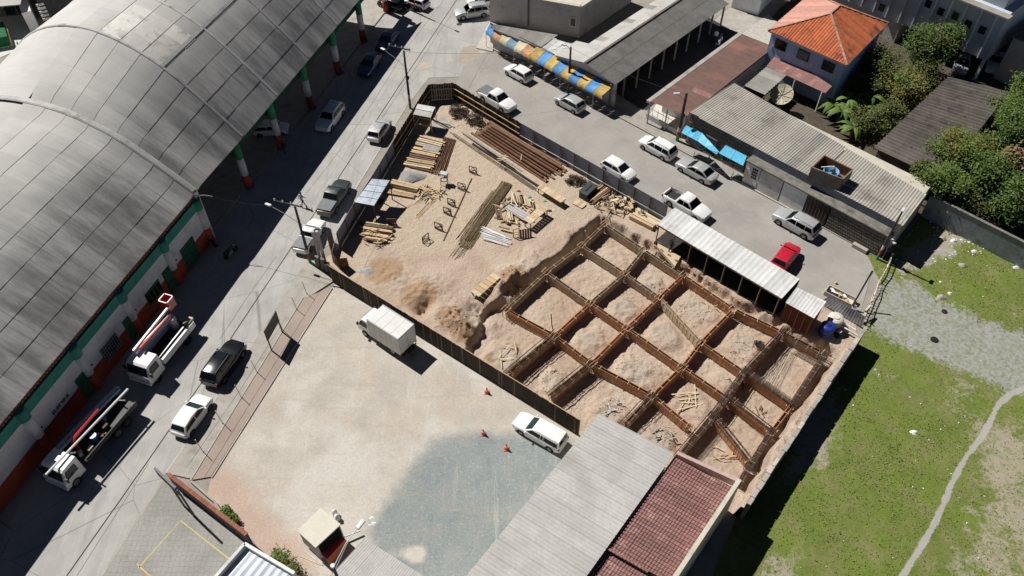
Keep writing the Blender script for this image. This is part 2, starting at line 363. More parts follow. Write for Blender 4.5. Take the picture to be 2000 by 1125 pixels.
MOUND = [(G(*p), r, h) for p, r, h in [((882,622),1.5,.9),((1006,545),1.5,1.0),((905,640),1.0,.6),((830,570),1.9,.45),((985,570),1.0,.5),((770,545),2.2,.25),((1040,500),1.2,.3),((955,620),1.1,.35),((1110,455),.9,.25),((930,600),1.0,-.4),((826,604),.75,-1.0),((835,590),.7,-.6),((935,608),.9,-.7)]]
FLOORZ = -1.1
BEAMSEG = [(np.array(NODE[b[:2]].xy), np.array(NODE[b[2:]].xy)) for b in BEAMS]
def site_z(X, Y):
    ins, d, _, _ = inpoly(X, Y, PIT); rough = fbm(X, Y, .9, 5)-.47; cl = np.abs(fbm(X+3, Y+8, 2.3, 3)-.46)
    t = np.clip((np.where(ins, d, -d)+.35+rough*1.3)/.55, 0, 1); t = t*t*(3-2*t)
    z = t*FLOORZ + rough*(.05+.10*t) + (fbm(X, Y, 2.6, 4)-.44)*(.06+.09*t) - cl*.3*t
    for c, r, h in MOUND:
        q = np.hypot(X-c.x, Y-c.y)/r; z = z + h*.85*np.exp(-(q*(1+.8*(fbm(X+1, Y+4, 1.2, 3)-.44)))**2*1.3)*(1+1.5*(fbm(X+5, Y, 3.0, 5)-.47))
    for c, r, h in CELLS:
        q = np.hypot(X-c.x, Y-c.y)/r; z = z + .7*h*np.exp(-(q*(1.05+.9*(fbm(X+9, Y+2, .8, 3)-.44)))**6)*(1+1.2*(fbm(X, Y+3, 1.3, 4)-.47))
    # keep the trenches of the beams open
    db = np.full(X.shape, 9.0)
    for p, q in BEAMSEG:
        L = ((q-p)**2).sum(); tt = np.clip(((X-p[0])*(q[0]-p[0])+(Y-p[1])*(q[1]-p[1]))/L, 0, 1)
        db = np.minimum(db, np.hypot(X-p[0]-tt*(q[0]-p[0]), Y-p[1]-tt*(q[1]-p[1])))
    k = np.clip((db-.3)/.55, 0, 1); z = z*k + np.minimum(z, FLOORZ-.02)*(1-k)
    # flat at the outline
    so = inpoly(X, Y, SITE)[1]; e = np.clip(so/.6, 0, 1)
    wd_ = np.array(WALL1)-np.array(WALL0); L = np.hypot(*wd_); wd_ /= L; ax = (X-WALL0[0])*wd_[0]+(Y-WALL0[1])*wd_[1]; dw = np.abs((X-WALL0[0])*-wd_[1]+(Y-WALL0[1])*wd_[0])
    bank = np.clip((.85+(fbm(X, Y, .8, 3)-.47)*1.1-dw)/.3, 0, 1)*np.clip((ax-1.5)/1, 0, 1)*1.75
    return np.where(bank > .02, np.maximum(z*e, bank*(1+.25*(fbm(X, Y, 2.5, 3)-.47))), z*e)+.012
def site_mask(X, Y, Z):
    sandy = soft(X, Y, P2([(837,190),(885,190),(1100,330),(1165,420),(1090,440),(980,460),(900,490),(800,500),(700,470),(660,480),(640,520),(680,550),(750,545),(690,420)]), 4)
    dark = np.zeros(X.shape)
    for px, r in [((882,622),1.9),((1006,545),2.0),((820,580),2.2),((905,650),1.5),((750,530),2.4),((960,690),.8)]:
        c = G(*px); dark = np.maximum(dark, np.clip(1.25-np.hypot(X-c.x, Y-c.y)/r, 0, 1))
    pale = np.zeros(X.shape)
    for c, r, h in CELLS: pale = np.maximum(pale, np.clip(1.2-np.hypot(X-c.x, Y-c.y)/r, 0, 1)*(.9 if h > .3 else .35))
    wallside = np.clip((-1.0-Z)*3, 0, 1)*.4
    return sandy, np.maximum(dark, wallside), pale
# base sheet with a hole where the site is dug out
bm = bmesh.new()
def loop(pts):
    vs_ = [bm.verts.new((p[0], p[1], -.03)) for p in pts]; return [bm.edges.new((vs_[i], vs_[(i+1) % len(vs_)])) for i in range(len(vs_))]
es = loop([(-420,-300),(420,-300),(420,480),(-420,480)])+loop(SITE)
bmesh.ops.triangle_fill(bm, edges=es, use_beauty=True)
cen = []
for f in list(bm.faces):
    c = f.calc_center_median()
    if inpoly(np.array([c.x]), np.array([c.y]), SITE)[0][0]: bm.faces.remove(f)
    elif f.normal.z < 0: f.normal_flip()
me = bpy.data.meshes.new('ground'); bm.to_mesh(me); bm.free(); me.materials.append(M_DIRTG)
go = bpy.data.objects.new('ground', me); COL.objects.link(go); struct(go)
gridpoly('site_soil', SITE, .12, site_z, site_mask, m_soil())
# streets
road = sheet('left_street', P2([(-420,1480),(60,1340),(322,928),(419,786),(546,593),(612,498),(655,470),(694,372),(790,213),(838,152),(905,150),(962,88),(1000,40),(1040,-160),(760,-160),(704,7),(608,209),(481,371),(330,560),(0,985)]), 0, M_ROAD)
pav = sheet('paved_street', P2([(888,170),(905,130),(957,96),(1690,490),(1720,505),(1700,540),(1676,628),(1560,565),(1304,428),(1016,262)]), .006, M_PAVE)
hexs = sheet('hexagon_paved_yard', P2([(322,932),(195,1125),(60,1340),(640,1340),(505,1085),(400,985)]), .004, M_HEX)
seam_px = [(100,1165),(131,1124),(303,880),(398,741),(450,662),(518,560),(585,460),(662,346),(792,149),(905,-20)]
strip('joint', P2(seam_px), .10, .005, M_SEAM, parent=road)
strip('joint', P2([(430,662),(480,585),(540,500)]), .03, .005, M_SEAM, parent=road)
strip('joint', P2([(150,1125),(290,905)]), .03, .005, M_SEAM, parent=road)
strip('joint', P2([(700,300),(800,150),(880,30)]), .04, .005, M_SEAM, parent=road)
strip('edge_line', P2([(325,922),(420,785),(546,593)]), .09, .006, M_LINE, parent=road)
strip('edge_line', P2([(688,378),(740,294),(792,210)]), .08, .006, M_LINE, parent=road)
strip('lane_line', P2([(-20,1098),(113,926),(346,616),(430,503)]), .16, .006, M_LINEW, parent=road)
strip('lane_line', P2([(650,205),(700,145),(760,70)]), .10, .006, M_LINEW, parent=road)
strip('lane_line', P2([(560,470),(700,262),(815,80)]), .06, .0045, M_LINEW, parent=road)
strip('yellow_line', P2([(270,1110),(353,1017),(448,1092)]), .10, .009, M_YEL, parent=hexs)
strip('yellow_line', P2([(268,1102),(330,1160)]), .10, .009, M_YEL, parent=hexs)
strip('stone_border', P2([(322,932),(258,1030),(195,1130)]), .22, .01, M_KERB, parent=hexs)
# manhole covers and patches in the crossing
PATCH = mat('fresh_concrete_patch', (.47,.41,.34), (.4,.34,.27), kind='pos', scale=1.5)
sheet('patch', P2([(905,92),(932,88),(940,108),(915,125),(890,120)]), .005, PATCH, parent=road)
sheet('patch', P2([(1025,178),(1050,160),(1062,168),(1040,184)]), .011, PATCH, parent=pav)
sheet('patch', P2([(815,125),(835,120),(845,130),(822,138)]), .005, PATCH, parent=road)
# pavements
lw = sheet('left_pavement', P2([(325,925),(419,786),(546,593),(600,508),(622,512),(650,551),(600,583),(593,583),(459,800),(374,936)]), .10, M_CONC, .13)
strip('joint', P2([(372,905),(470,762),(560,620)]), .03, .1045, M_SEAM, parent=lw)
strip('edge_line', P2([(360,930),(450,792),(585,583)]), .05, .1045, M_LINE, parent=lw)
bw = sheet('brick_pavement', P2([(376,938),(459,800),(593,584),(648,562),(497,799),(412,932)]), .085, M_BRICKWALK, .11)
strip('joint', P2([(398,936),(482,800),(622,575)]), .03, .0895, M_SEAM, parent=bw)
strip('kerb', P2([(373,939),(458,799),(592,583)]), .12, .13, M_KERB, .15, parent=bw)
strip('kerb', P2([(414,934),(499,799),(649,563)]), .10, .11, M_KERB, .13, parent=bw)
sheet('shop_pavement', P2([(957,92),(1330,292),(1690,489),(1712,502),(1745,490),(1335,268),(1150,150),(955,50)]), .12, M_CONC, .14)
strip('kerb_stones', P2([(948,98),(957,93),(1330,294),(1692,491),(1722,508)]), .16, .14, M_KERB, .17)
sheet('corner_steps', P2([(930,95),(955,48),(975,62),(962,102)]), .13, M_LINE, .15)
# parking lot
LOT = P2([(412,934),(497,800),(648,564),(652,553),(1128,849),(1180,880),(1350,1320),(620,1320),(500,1062),(405,968)])
BLUE = P2([(840,862),(900,845),(990,850),(1110,862),(1190,960),(1000,1140),(960,1300),(690,1300),(735,1090),(720,1040),(780,950)])
BEIGE = G(805,1080)
def lot_mask(X, Y, Z):
    b = soft(X, Y, BLUE, 3.0)*np.clip((np.hypot(X-BEIGE.x, (Y-BEIGE.y)*1.5)+1.6*(fbm(X, Y, .9, 3)-.47)-.3)/1.6, 0, 1)
    r = (1-soft(X, Y, P2([(465,905),(550,765),(665,580),(780,660),(1080,835),(1300,1000),(1200,1300),(700,1300),(625,1080),(545,1000)]), 3.4))*np.clip((38-Y)/9, .25, 1)
    r2 = soft(X, Y, P2([(780,700),(860,690),(1060,820),(960,850),(850,830)]), 4)*.7
    return b, np.clip(np.maximum(r*.95, r2*.7), 0, 1), X*0
gridpoly('parking_lot', LOT, .4, lambda X, Y: (fbm(X, Y, .5)-.45)*.05+.02, lot_mask, m_lot())
# field
FIELD = P2([(1683,650),(1700,622),(1712,600),(1722,560),(1690,492),(1735,500),(1800,420),(2060,545),(2400,640),(2500,1500),(1240,1500),(1447,990)])
TRACK = [(2010,757),(1975,770),(1950,790),(1938,815),(1920,850),(1885,895),(1860,940),(1840,990),(1810,1050),(1765,1120),(1740,1160)]
def field_mask(X, Y, Z):
    g = soft(X, Y, P2([(1695,605),(1735,540),(1800,570),(1900,625),(2060,675),(2060,770),(1960,760),(1830,705),(1740,665),(1700,645)]), 4.5)
    g = np.maximum(g, soft(X, Y, P2([(1770,500),(1850,470),(1870,500),(1790,540),(1730,560)]), 3)*.55)
    s = soft(X, Y, P2([(1560,800),(1640,760),(1620,900),(1530,940)]), 3)*.85
    s = np.maximum(s, soft(X, Y, P2([(1760,480),(1850,440),(1900,470),(1830,520),(1760,540),(1735,560)]), 3)*.8)
    s = np.maximum(s, soft(X, Y, P2([(1860,820),(1960,800),(2060,900),(1980,1010),(1900,960)]), 4)*.6)
    s = np.maximum(s, soft(X, Y, P2([(1900,870),(2010,790),(2100,950),(2060,1180),(1800,1180),(1850,1020)]), 6)*.55)
    s = np.maximum(s, soft(X, Y, P2([(1690,700),(1760,690),(1780,760),(1700,780)]), 5)*.4); s = np.maximum(s, soft(X, Y, P2([(1820,680),(1920,740),(1900,840),(1830,800)]), 5)*.55)
    s = np.maximum(s, soft(X, Y, P2([(1500,1070),(1570,1080),(1560,1160),(1480,1160)]), 3)*.7)
    tr = np.full(X.shape, 9.0); T = P2(TRACK)
    for i in range(len(T)-1):
        p, q = np.array(T[i]), np.array(T[i+1]); L = ((q-p)**2).sum(); t = np.clip(((X-p[0])*(q[0]-p[0])+(Y-p[1])*(q[1]-p[1]))/L, 0, 1)
        tr = np.minimum(tr, np.hypot(X-p[0]-t*(q[0]-p[0]), Y-p[1]-t*(q[1]-p[1])))
    return g, s, np.clip(1.05-tr/.42, 0, 1)
def field_z(X, Y): return (fbm(X, Y, .35)-.45)*.20+(fbm(X, Y, 1.7, 3)-.44)*.08+.11
gridpoly('grass_field', FIELD, .3, field_z, field_mask, m_field())
sheet('back_gardens', P2([(1380,190),(1500,120),(1480,60),(1700,-160),(2600,-160),(2600,640),(2030,530),(1800,415),(1770,440)]), -.012, M_EARTH)
sheet('lane_head', P2([(1395,40),(1425,15),(1470,30),(1500,60),(1445,68)]), .008, M_CONC)
M_LANE = mat('lane_painted_shade', (.05,.05,.052), (.032,.032,.034), kind='pos', scale=1, bump=.3)  # lane surface with the shade beside the shed painted into its colour
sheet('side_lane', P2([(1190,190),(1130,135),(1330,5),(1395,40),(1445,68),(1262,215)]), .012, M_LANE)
sheet('courtyard', P2([(1268,225),(1345,262),(1385,215),(1300,175)]), .012, mat('courtyard_tiles', (.6,.57,.5), (.5,.47,.42), kind='pos'))
sheet('house_apron', P2([(1447,68),(1500,28),(1530,52),(1498,100)]), .012, M_LINE)
# ================= market hall with the vaulted roof =================
def lerp(a, b, t): return a+(b-a)*t
def prof(pts):
    xs = [p[0] for p in pts]; ys = [p[1] for p in pts]
    def f(v):
        v = min(v, 29-v); 
        i = 0
        while i < len(xs)-2 and v > xs[i+1]: i += 1
        x0, x1 = xs[i], xs[i+1]; t = (v-x0)/(x1-x0)
        m0 = (ys[min(i+1,len(ys)-1)]-ys[max(i-1,0)])/(xs[min(i+1,len(xs)-1)]-xs[max(i-1,0)]) if i > 0 else (ys[1]-ys[0])/(xs[1]-xs[0])
        m1 = (ys[min(i+2,len(ys)-1)]-ys[i])/(xs[min(i+2,len(xs)-1)]-xs[i]) if i < len(xs)-2 else 0
        h = x1-x0; t2, t3 = t*t, t*t*t
        return (2*t3-3*t2+1)*ys[i]+(t3-2*t2+t)*h*m0+(-2*t3+3*t2)*ys[i+1]+(t3-t2)*h*m1
    return f
zA = prof([(0,6.3),(3.3,9.85),(6.66,13.0),(9.5,14.7),(12.15,15.6),(14.5,15.85)])
zB = prof([(0,6.3),(3,8.85),(5.8,10.9),(8,12.0),(10.1,12.75),(12.5,13.15),(14.5,13.25)])
HO = Vector((-24.6, 70.2, 0)); HU = Vector((math.cos(UDIR), math.sin(UDIR), 0))
def hu(px, py, z): return (G(px, py, z)-HO).dot(HU)
def m_hallroof():
    m = NT('weathered_fibre_cement'); co = m.coord('obj'); st = m.coord('obj', (1.6, .16, .16))
    oi = m.n('ObjectInfo'); z = m.n('SeparateXYZ'); m.l(m.n('TexCoord').outputs['Object'], z.inputs[0])
    k = m.mix(m.noise(co, .25, 5, .6, .35, .65), (.56,.548,.515), (.49,.482,.46))
    k = m.mix(m.ramp(m.noise(st, .9, 5, .7), .42, .7, 0, .3), k, (.42,.42,.405))
    # soot washed down the lower sheets
    low = m.ramp(z.outputs['Z'], 14.0, 8.5); soot = m.math('MULTIPLY', low, m.noise(m.coord('obj', (1,.28,.28)), .36, 6, .68, .38, .66))
    k = m.mix(m.math('MULTIPLY', soot, .82), k, (.15,.15,.15))
    k = m.mix(m.math('MULTIPLY', low, m.ramp(m.noise(m.coord('obj', (3.2,.12,.12)), 1.1, 5, .75), .5, .66, 0, .6)), k, (.2,.2,.2))
    k = m.mix(m.ramp(m.noise(co, 2.2, 6, .75), .52, .72, 0, .2), k, (.4,.4,.385))
    wv = m.n('TexWave'); wv.inputs['Scale'].default_value = 1.75; wv.bands_direction = 'X'; m.l(co, wv.inputs['Vector'])
    hs = m.n('HueSaturation'); m.l(m.ramp(oi.outputs['Random'], 0, 1, .93, 1.06), hs.inputs['Value']); m.l(k, hs.inputs['Color'])
    m.bump(wv.outputs['Fac'], .35, .012); return m.done(hs.outputs[0], .85, spec=.25)
M_HROOF = m_hallroof()
M_HNEW = mat('new_pale_sheet', (.76,.735,.68), (.66,.64,.59), scale=1.2, dirt=(.36,.35,.32), dscale=.8)
M_HRIB = mat('roof_rib_cement', (.62,.605,.57), (.5,.49,.465), scale=.8, dirt=(.28,.28,.27), dscale=.6)
M_GRN = mat('green_wall_paint', (.045,.30,.14), (.03,.21,.10), scale=.8); M_TEAL = mat('teal_green_paint', (.06,.30,.235), (.04,.22,.175), scale=.8)
M_WHT = mat('white_wall_paint', (.78,.78,.76), (.66,.66,.65), scale=.7, dirt=(.5,.5,.48)); M_RED = mat('red_wall_paint', (.46,.085,.035), (.34,.06,.03), scale=.8)
M_DGRN = mat('dark_green_metal', (.03,.105,.062), (.02,.075,.045), scale=1.5); M_BRK = mat('raw_clay_brick', (.33,.13,.075), (.24,.095,.06), scale=5)
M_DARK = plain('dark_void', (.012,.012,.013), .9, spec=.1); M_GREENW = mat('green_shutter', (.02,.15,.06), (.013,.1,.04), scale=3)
hall = thing('market_hall', 'long hall with grey vaulted roof, painted columns and green white red street wall', 'building', HO, UDIR, local=True)
RIBS = [-15.8, -7.1, 0.1, 7.5, 14.8, 22.3, 30.2]
def hz(u, v):
    if u < -15.8: return zB(v)
    if u < -7.1: t = (u+15.8)/8.7; return lerp(zB(v)+.22, zA(v), t)
    return zA(v)
vrows = [-.05, 1.5, 3.1, 4.7, 6.4, 8.4, 10.4, 12.4, 14.5]
def sheet_patch(u0, u1, v0, v1, lift):
    b = MB(); nu, nv = 2, 4; vv = []
    for i in range(nu+1):
        for j in range(nv+1):
            u, v = lerp(u0, u1, i/nu), lerp(v0, v1, j/nv); z = hz(min(max(u, u0+.001), u1-.001), max(v, 0))-(.05 if v < 0 else 0)
            vv.append((u, v, z+lift*(1-j/nv)+.02))
    ff = [(i*(nv+1)+j, (i+1)*(nv+1)+j, (i+1)*(nv+1)+j+1, i*(nv+1)+j+1) for i in range(nu) for j in range(nv)]
    # turned-down lower edge gives the overlap its thickness
    n0 = len(vv)
    for i in range(nu+1): vv.append(vv[i*(nv+1)])
    for i in range(nu+1): p = vv[i*(nv+1)]; vv.append((p[0], p[1], p[2]-.06))
    ff += [(n0+i, n0+nu+1+i, n0+nu+2+i, n0+i+1) for i in range(nu)]
    return b.add(vv, ff)
cols = []
u = -15.8
while u > -62: cols.append((u-2.1, u)); u -= 2.1
for a, b in zip(RIBS[:-1], RIBS[1:]):
    n = 4
    cols += [(lerp(a, b, i/n), lerp(a, b, (i+1)/n)) for i in range(n)]
for (u0, u1) in cols:
    for v0, v1 in zip(vrows[:-1], vrows[1:]):
        new = (-7.1 <= u0 < -1.9 and 6.3 < v0 < 11) or (-15.8 < u0 < -13 and 6 < v1 < 6.5 and False)
        sheet_patch(u0-.015, u1+.015, v0, v1+.12, random.uniform(.015, .035)).build('roof_sheet', M_HNEW if new else M_HROOF, hall, smooth=True)
# far slope in bays
for a, b in [(-62, -15.8)]+list(zip(RIBS[:-1], RIBS[1:])):
    mb = MB(); vv = []; n = 12; k = 4
    for i in range(k+1):
        for j in range(n+1): vv.append((lerp(a, b, i/k), lerp(14.5, 29.05, j/n), hz(lerp(a+.01, b-.01, i/k), lerp(14.5, 29, j/n))))
    mb.add(vv, [(i*(n+1)+j, (i+1)*(n+1)+j, (i+1)*(n+1)+j+1, i*(n+1)+j+1) for i in range(k) for j in range(n)]); mb.build('far_roof_slope', M_HROOF, hall, smooth=True)
for r in RIBS:
    mb = MB(); n = 30; vv = []; wd = .2 if r > -15 else .34
    for j in range(n+1):
        v = 29*j/n; z = hz(r+.001 if r < 30 else r-.01, v)
        vv += [(r-wd, v, z+.0), (r-wd*.6, v, z+.09), (r+wd*.6, v, z+.09), (r+wd, v, z+.0)]
    mb.add(vv, [(4*j+i, 4*j+i+1, 4*j+5+i, 4*j+4+i) for j in range(n) for i in range(3)]).build('roof_rib', M_HRIB, hall, smooth=False)
# ridge capping line half way up
for a, b in list(zip(RIBS[1:-1], RIBS[2:])):
    mb = MB(); n = 4; vv = []
    for i in range(n+1): u_ = lerp(a, b, i/n); vv += [(u_, 6.5, hz(u_, 6.5)+.09), (u_, 6.75, hz(u_, 6.75)+.1)]
    mb.add(vv, [(2*i, 2*i+2, 2*i+3, 2*i+1) for i in range(n)]).build('joint_strip', M_HRIB, hall)
# round columns
for u_ in [-7.6, -.6, 6.9, 14.4, 21.9, 29.5]:
    c = MB().lathe((u_, .8, 0), [(.40,0),(.40,1.7)], 18).build('column', M_RED, hall, smooth=True)
    MB().lathe((u_, .8, 1.7), [(.395,0),(.395,2.15)], 18).build('white_band', M_WHT, c, smooth=True)
    MB().lathe((u_, .8, 3.85), [(.40,0),(.40,2.3)], 18).build('green_band', M_GRN, c, smooth=True)
    m_ = MB().lathe((u_, .8, 0), [(.62,-.02),(.62,.12)], 12).build('column_base', M_CONCD, c)
MB().box((11.2, 1.38, 5.15), (38.6, .16, 2.1)).build('fascia_beam', M_DGRN, hall)
MB().box((-8+38/2-3, 28.7, 3), (75, .3, 6)).build('back_wall', M_WHT, hall)  # unseen wall, added to block light entering under the far eave
MB().box((-15.7, 14.5, 3.4), (.3, 28.2, 6.8)).build('cross_wall', M_WHT, hall)
MB().add([(-16,.9,.13),(34,.9,.13),(34,28.5,.13),(-16,28.5,.13)], [(0,1,2,3)]).build('hall_floor', M_CONC, hall)
MB().box((9, 1.05, .06), (50, .4, .13)).build('floor_edge', M_KERB, hall)
# closed part: street wall in painted bands
WU0, WU1 = -62, -15.6
cx_, ln = (WU0+WU1)/2, WU1-WU0
MB().box((cx_, .45, .93), (ln, .5, 1.9)).build('red_dado', M_RED, hall)
MB().box((cx_, .47, 3.14), (ln, .5, 2.52)).build('white_wall', M_WHT, hall)
MB().box((cx_, .43, 4.92), (ln, .56, 1.02)).build('green_beam', M_TEAL, hall)
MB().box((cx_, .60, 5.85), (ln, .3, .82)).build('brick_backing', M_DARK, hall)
mb = MB()
for row in range(3):
    x = WU0+(row % 2)*.17
    while x < WU1: mb.box((x, .42, 5.56+row*.25), (.25, .16, .20)); x += .345
stuff(mb.build('brick_infill', M_BRK, hall))
MB().box((WU1+.1, .47, 3.1), (.5, .55, 6.1)).build('corner_post', M_WHT, hall)
for px, py in [(389,400),(320.5,480),(239,579),(148,687),(44,810)]:
    u_ = hu(px, py, 4.9)
    p = MB().lathe((u_, .35, 0), [(.46,0),(.46,1.95)], 18).build('pilaster', M_RED, hall, smooth=True)
    MB().lathe((u_, .35, 1.95), [(.45,0),(.45,2.4)], 18).build('white_band', M_WHT, p, smooth=True)
    MB().lathe((u_, .35, 4.35), [(.52,0),(.52,1.15)], 18).build('green_cap', M_GRN if px > 380 else M_TEAL, p, smooth=True)
    MB().lathe((u_+.35, -.16, 2.75), [(.06,0),(.06,.12)], 8).build('drain_hole', M_DARK, p)
for px, py, kind in [(377,484,'d'),(365,499,'d'),(330,542,'d'),(296,574,'w'),(251,636,'d'),(211,680,'w'),(163,750,'d')]:
    u_ = hu(px, py, 1.7); wd, z0, z1 = (1.0, .15, 2.75) if kind == 'd' else (2.0, 1.25, 2.7)
    o = MB().box((u_, .17, (z0+z1)/2), (wd, .10, z1-z0)).build('door' if kind == 'd' else 'window', M_GREENW, hall)
    if kind == 'd':
        for i in range(4): MB().box((u_, .105, z0+.35+i*.6), (wd-.2, .03, .42)).build('panel', M_DGRN, o)
    else:
        for i in range(4): MB().box((u_-wd/2+.25+i*.5, .105, (z0+z1)/2), (.36, .03, z1-z0-.3)).build('pane', M_DARK, o)
        if px == 211:
            g = MB()
            for i in range(9): g.bar((u_-wd/2+i*.25, .03, z0-.1), (u_-wd/2+i*.25, .03, z1+.25), .03, .03)
            for i in range(6): g.bar((u_-wd/2, .02, z0+i*.33), (u_+wd/2, .02, z0+i*.33), .03, .03)
            g.build('grille', M_LINEW, o)
# painted lettering, too weathered to read
lt = MB(); u0, u1 = hu(98.4,808,2.35), hu(130.4,769,2.35); n = 10
for i in range(n):
    uu = lerp(u0, u1, (i+.5)/n); lw_ = abs(u1-u0)/n*.7
    if i % 3 != 2: lt.box((uu-lw_*.35, .208, 2.35), (.06, .02, .36))
    lt.box((uu+lw_*.3, .208, 2.35), (.06, .02, .36)); lt.box((uu, .2085, 2.35+(.12 if i % 2 else -.1)), (lw_*.8, .018, .07))
lt.build('painted_lettering', plain('black_lettering', (.02,.02,.03), .7), hall)
# street lamp stub on the corner
MB().tube([(WU1-.3,.1,6.0),(WU1-.1,-.9,6.15),(WU1,-1.6,6.1)], .035, 6).build('wall_bracket', M_LINEW, hall)
# ================= roofs and buildings =================
def corr_roof(parent, q, sheet_w, pitch, amp, m, rows=1, name='roof_sheet', lap=.10, sub=4, th=.012, jitter=.01, alt=None):
    "corrugated sheets laid side by side from q0-q1 (eave) up to q3-q2; each sheet is a part"
    q = [Vector(p) for p in q]; L = ((q[1]-q[0]).length+(q[2]-q[3]).length)/2; n = max(1, round(L/sheet_w)); nw = max(1, round(L/n/pitch))
    H = ((q[3]-q[0]).length+(q[2]-q[1]).length)/2
    nn = (q[1]-q[0]).cross(q[3]-q[0]).normalized()
    if nn.z < 0: nn = -nn
    for r in range(rows):
        for i in range(n):
            b = MB(); vv = []; K = nw*sub; t0, t1 = r/rows, min(1, (r+1)/rows+lap/H*(r < rows-1)); lf = random.uniform(0, jitter)
            for k in range(K+1):
                s = (i+(k/K)*1.0)/n; w_ = amp*math.cos(2*math.pi*k/K*nw)
                for t, up in ((t0, .02 if rows > 1 else 0), (t1, 0)):
                    p = (q[0].lerp(q[1], s)).lerp(q[3].lerp(q[2], s), t); vv.append(p+nn*(w_+up+lf))
            lo = list(vv[::2]); N0 = len(vv); vv += lo; vv += [p-nn*.05 for p in lo]
            ff = [(2*k, 2*k+2, 2*k+3, 2*k+1) for k in range(K)]+[(N0+k, N0+K+1+k, N0+K+2+k, N0+k+1) for k in range(K)]
            b.add(vv, ff); mm = m
            if alt and random.random() < alt[1]: mm = alt[0]
            b.build(name, mm, parent, smooth=sub > 3)
def off(p, a, d): return Vector((p.x+math.cos(a)*d, p.y+math.sin(a)*d, p.z))
def xy(p): return (p.x, p.y)
M_FIB = mat('grey_corrugated_cement', (.34,.325,.295), (.26,.25,.225), scale=.6, dirt=(.18,.17,.15), dscale=.45, kind='pos')
M_FIBL = mat('pale_corrugated_cement', (.50,.49,.465), (.42,.41,.39), scale=.5, dirt=(.38,.365,.335), dscale=.3, kind='pos', var=.25)
M_FIBD = mat('mossy_dark_cement', (.17,.15,.13), (.115,.10,.088), scale=.7, dirt=(.07,.062,.055), dscale=.8, kind='pos')
M_FIBS = mat('striped_old_cement', (.40,.38,.335), (.32,.30,.265), scale=.4, dirt=(.20,.19,.17), dscale=.28, kind='pos', var=.4)
M_ZINC = mat('white_painted_zinc', (.66,.66,.645), (.56,.56,.55), scale=.8, rough=.45, dirt=(.48,.47,.45), dscale=.9, kind='pos', spec=.5)
M_TILER = mat('rust_red_tiles', (.31,.165,.15), (.235,.125,.113), scale=7, dirt=(.40,.24,.215), dscale=1.1, kind='pos')
M_TILEO = mat('orange_clay_tiles', (.52,.15,.06), (.40,.105,.045), scale=1.6, dirt=(.13,.055,.035), dscale=.55, kind='pos')
M_TILEB = mat('brown_cement_tiles', (.19,.112,.092), (.145,.088,.075), scale=1.5, dirt=(.24,.12,.09), dscale=.35, kind='pos', var=.4)
M_BLUEW = mat('blue_house_paint', (.42,.55,.76), (.35,.47,.68), scale=.9); M_GREYW = mat('grey_render', (.60,.58,.57), (.5,.485,.48), scale=.8, dirt=(.34,.33,.33), dscale=.7, kind='pos')
M_PINKW = mat('pale_pink_parapet', (.62,.47,.41), (.52,.38,.33), scale=2, dirt=(.4,.3,.25)); M_CREAMW = mat('cream_parapet', (.66,.62,.53), (.55,.51,.43), scale=2, dirt=(.4,.36,.3))
M_STONE = mat('rubble_stone_wall', (.21,.185,.155), (.13,.115,.1), scale=4, bump=.8, bscale=7, kind='pos'); M_WIN = plain('window_glass', (.012,.014,.018), .12, spec=.6)
M_WOODL = mat('fresh_pine', (.60,.44,.27), (.50,.35,.2), scale=3, stretch=(1,6,6)); M_WOODP = mat('pale_new_board', (.66,.55,.38), (.57,.46,.3), scale=3)
M_WOODD = mat('weathered_board', (.20,.145,.095), (.13,.095,.065), scale=3, kind='pos'); M_WOODB = mat('dark_brown_board', (.055,.043,.03), (.032,.025,.019), scale=4, kind='pos')
M_FORM = mat('formwork_plywood', (.54,.28,.15), (.42,.21,.115), scale=2, dirt=(.58,.40,.27), dscale=1.2, kind='pos'); M_FORMG = mat('grey_formwork_board', (.47,.38,.285), (.36,.295,.22), scale=2, dirt=(.54,.45,.35), kind='pos')
M_RUST = mat('rusted_steel', (.20,.095,.05), (.12,.06,.035), scale=4, dirt=(.27,.16,.1)); M_REBAR = mat('old_rebar', (.10,.066,.046), (.065,.045,.032), scale=6, kind='pos')
M_PIPE = mat('weathered_long_pole', (.27,.17,.11), (.19,.12,.08), scale=2, dirt=(.34,.2,.12), kind='pos')
M_STEEL = plain('dull_steel', (.32,.32,.32), .5, .6); M_BLACK = plain('black_plastic', (.02,.02,.022), .5); M_ROPE = plain('pale_wire', (.42,.38,.3), .8)
# ---- warehouse with the corrugated roof (parking lot side)
wh = thing('warehouse', 'low warehouse with pale corrugated roof beside the parking lot', 'building', G(1170,808,4.4).xy.to_3d())
A, B = G(1170,808,4.5), G(1317,886,4.6); dA = ang(G(1170,808,4.5), G(905,1132,4.5)); Ln = 30
ridge = (B-A); D = off(A, dA, Ln); C = off(B, dA, Ln)
corr_roof(wh, [A, D, C, B], 1.1, .30, .05, M_FIBL, rows=3, lap=.15)
ins = [off(A, dA, .4)+(B-A).normalized()*.35, off(D, dA, -.4)+(B-A).normalized()*.35, off(C, dA, -.4)-(B-A).normalized()*.25, off(B, dA, .4)-(B-A).normalized()*.25]
MB().prism([xy(p) for p in ins], -.1, 4.35).build('wall', M_CREAMW, wh)
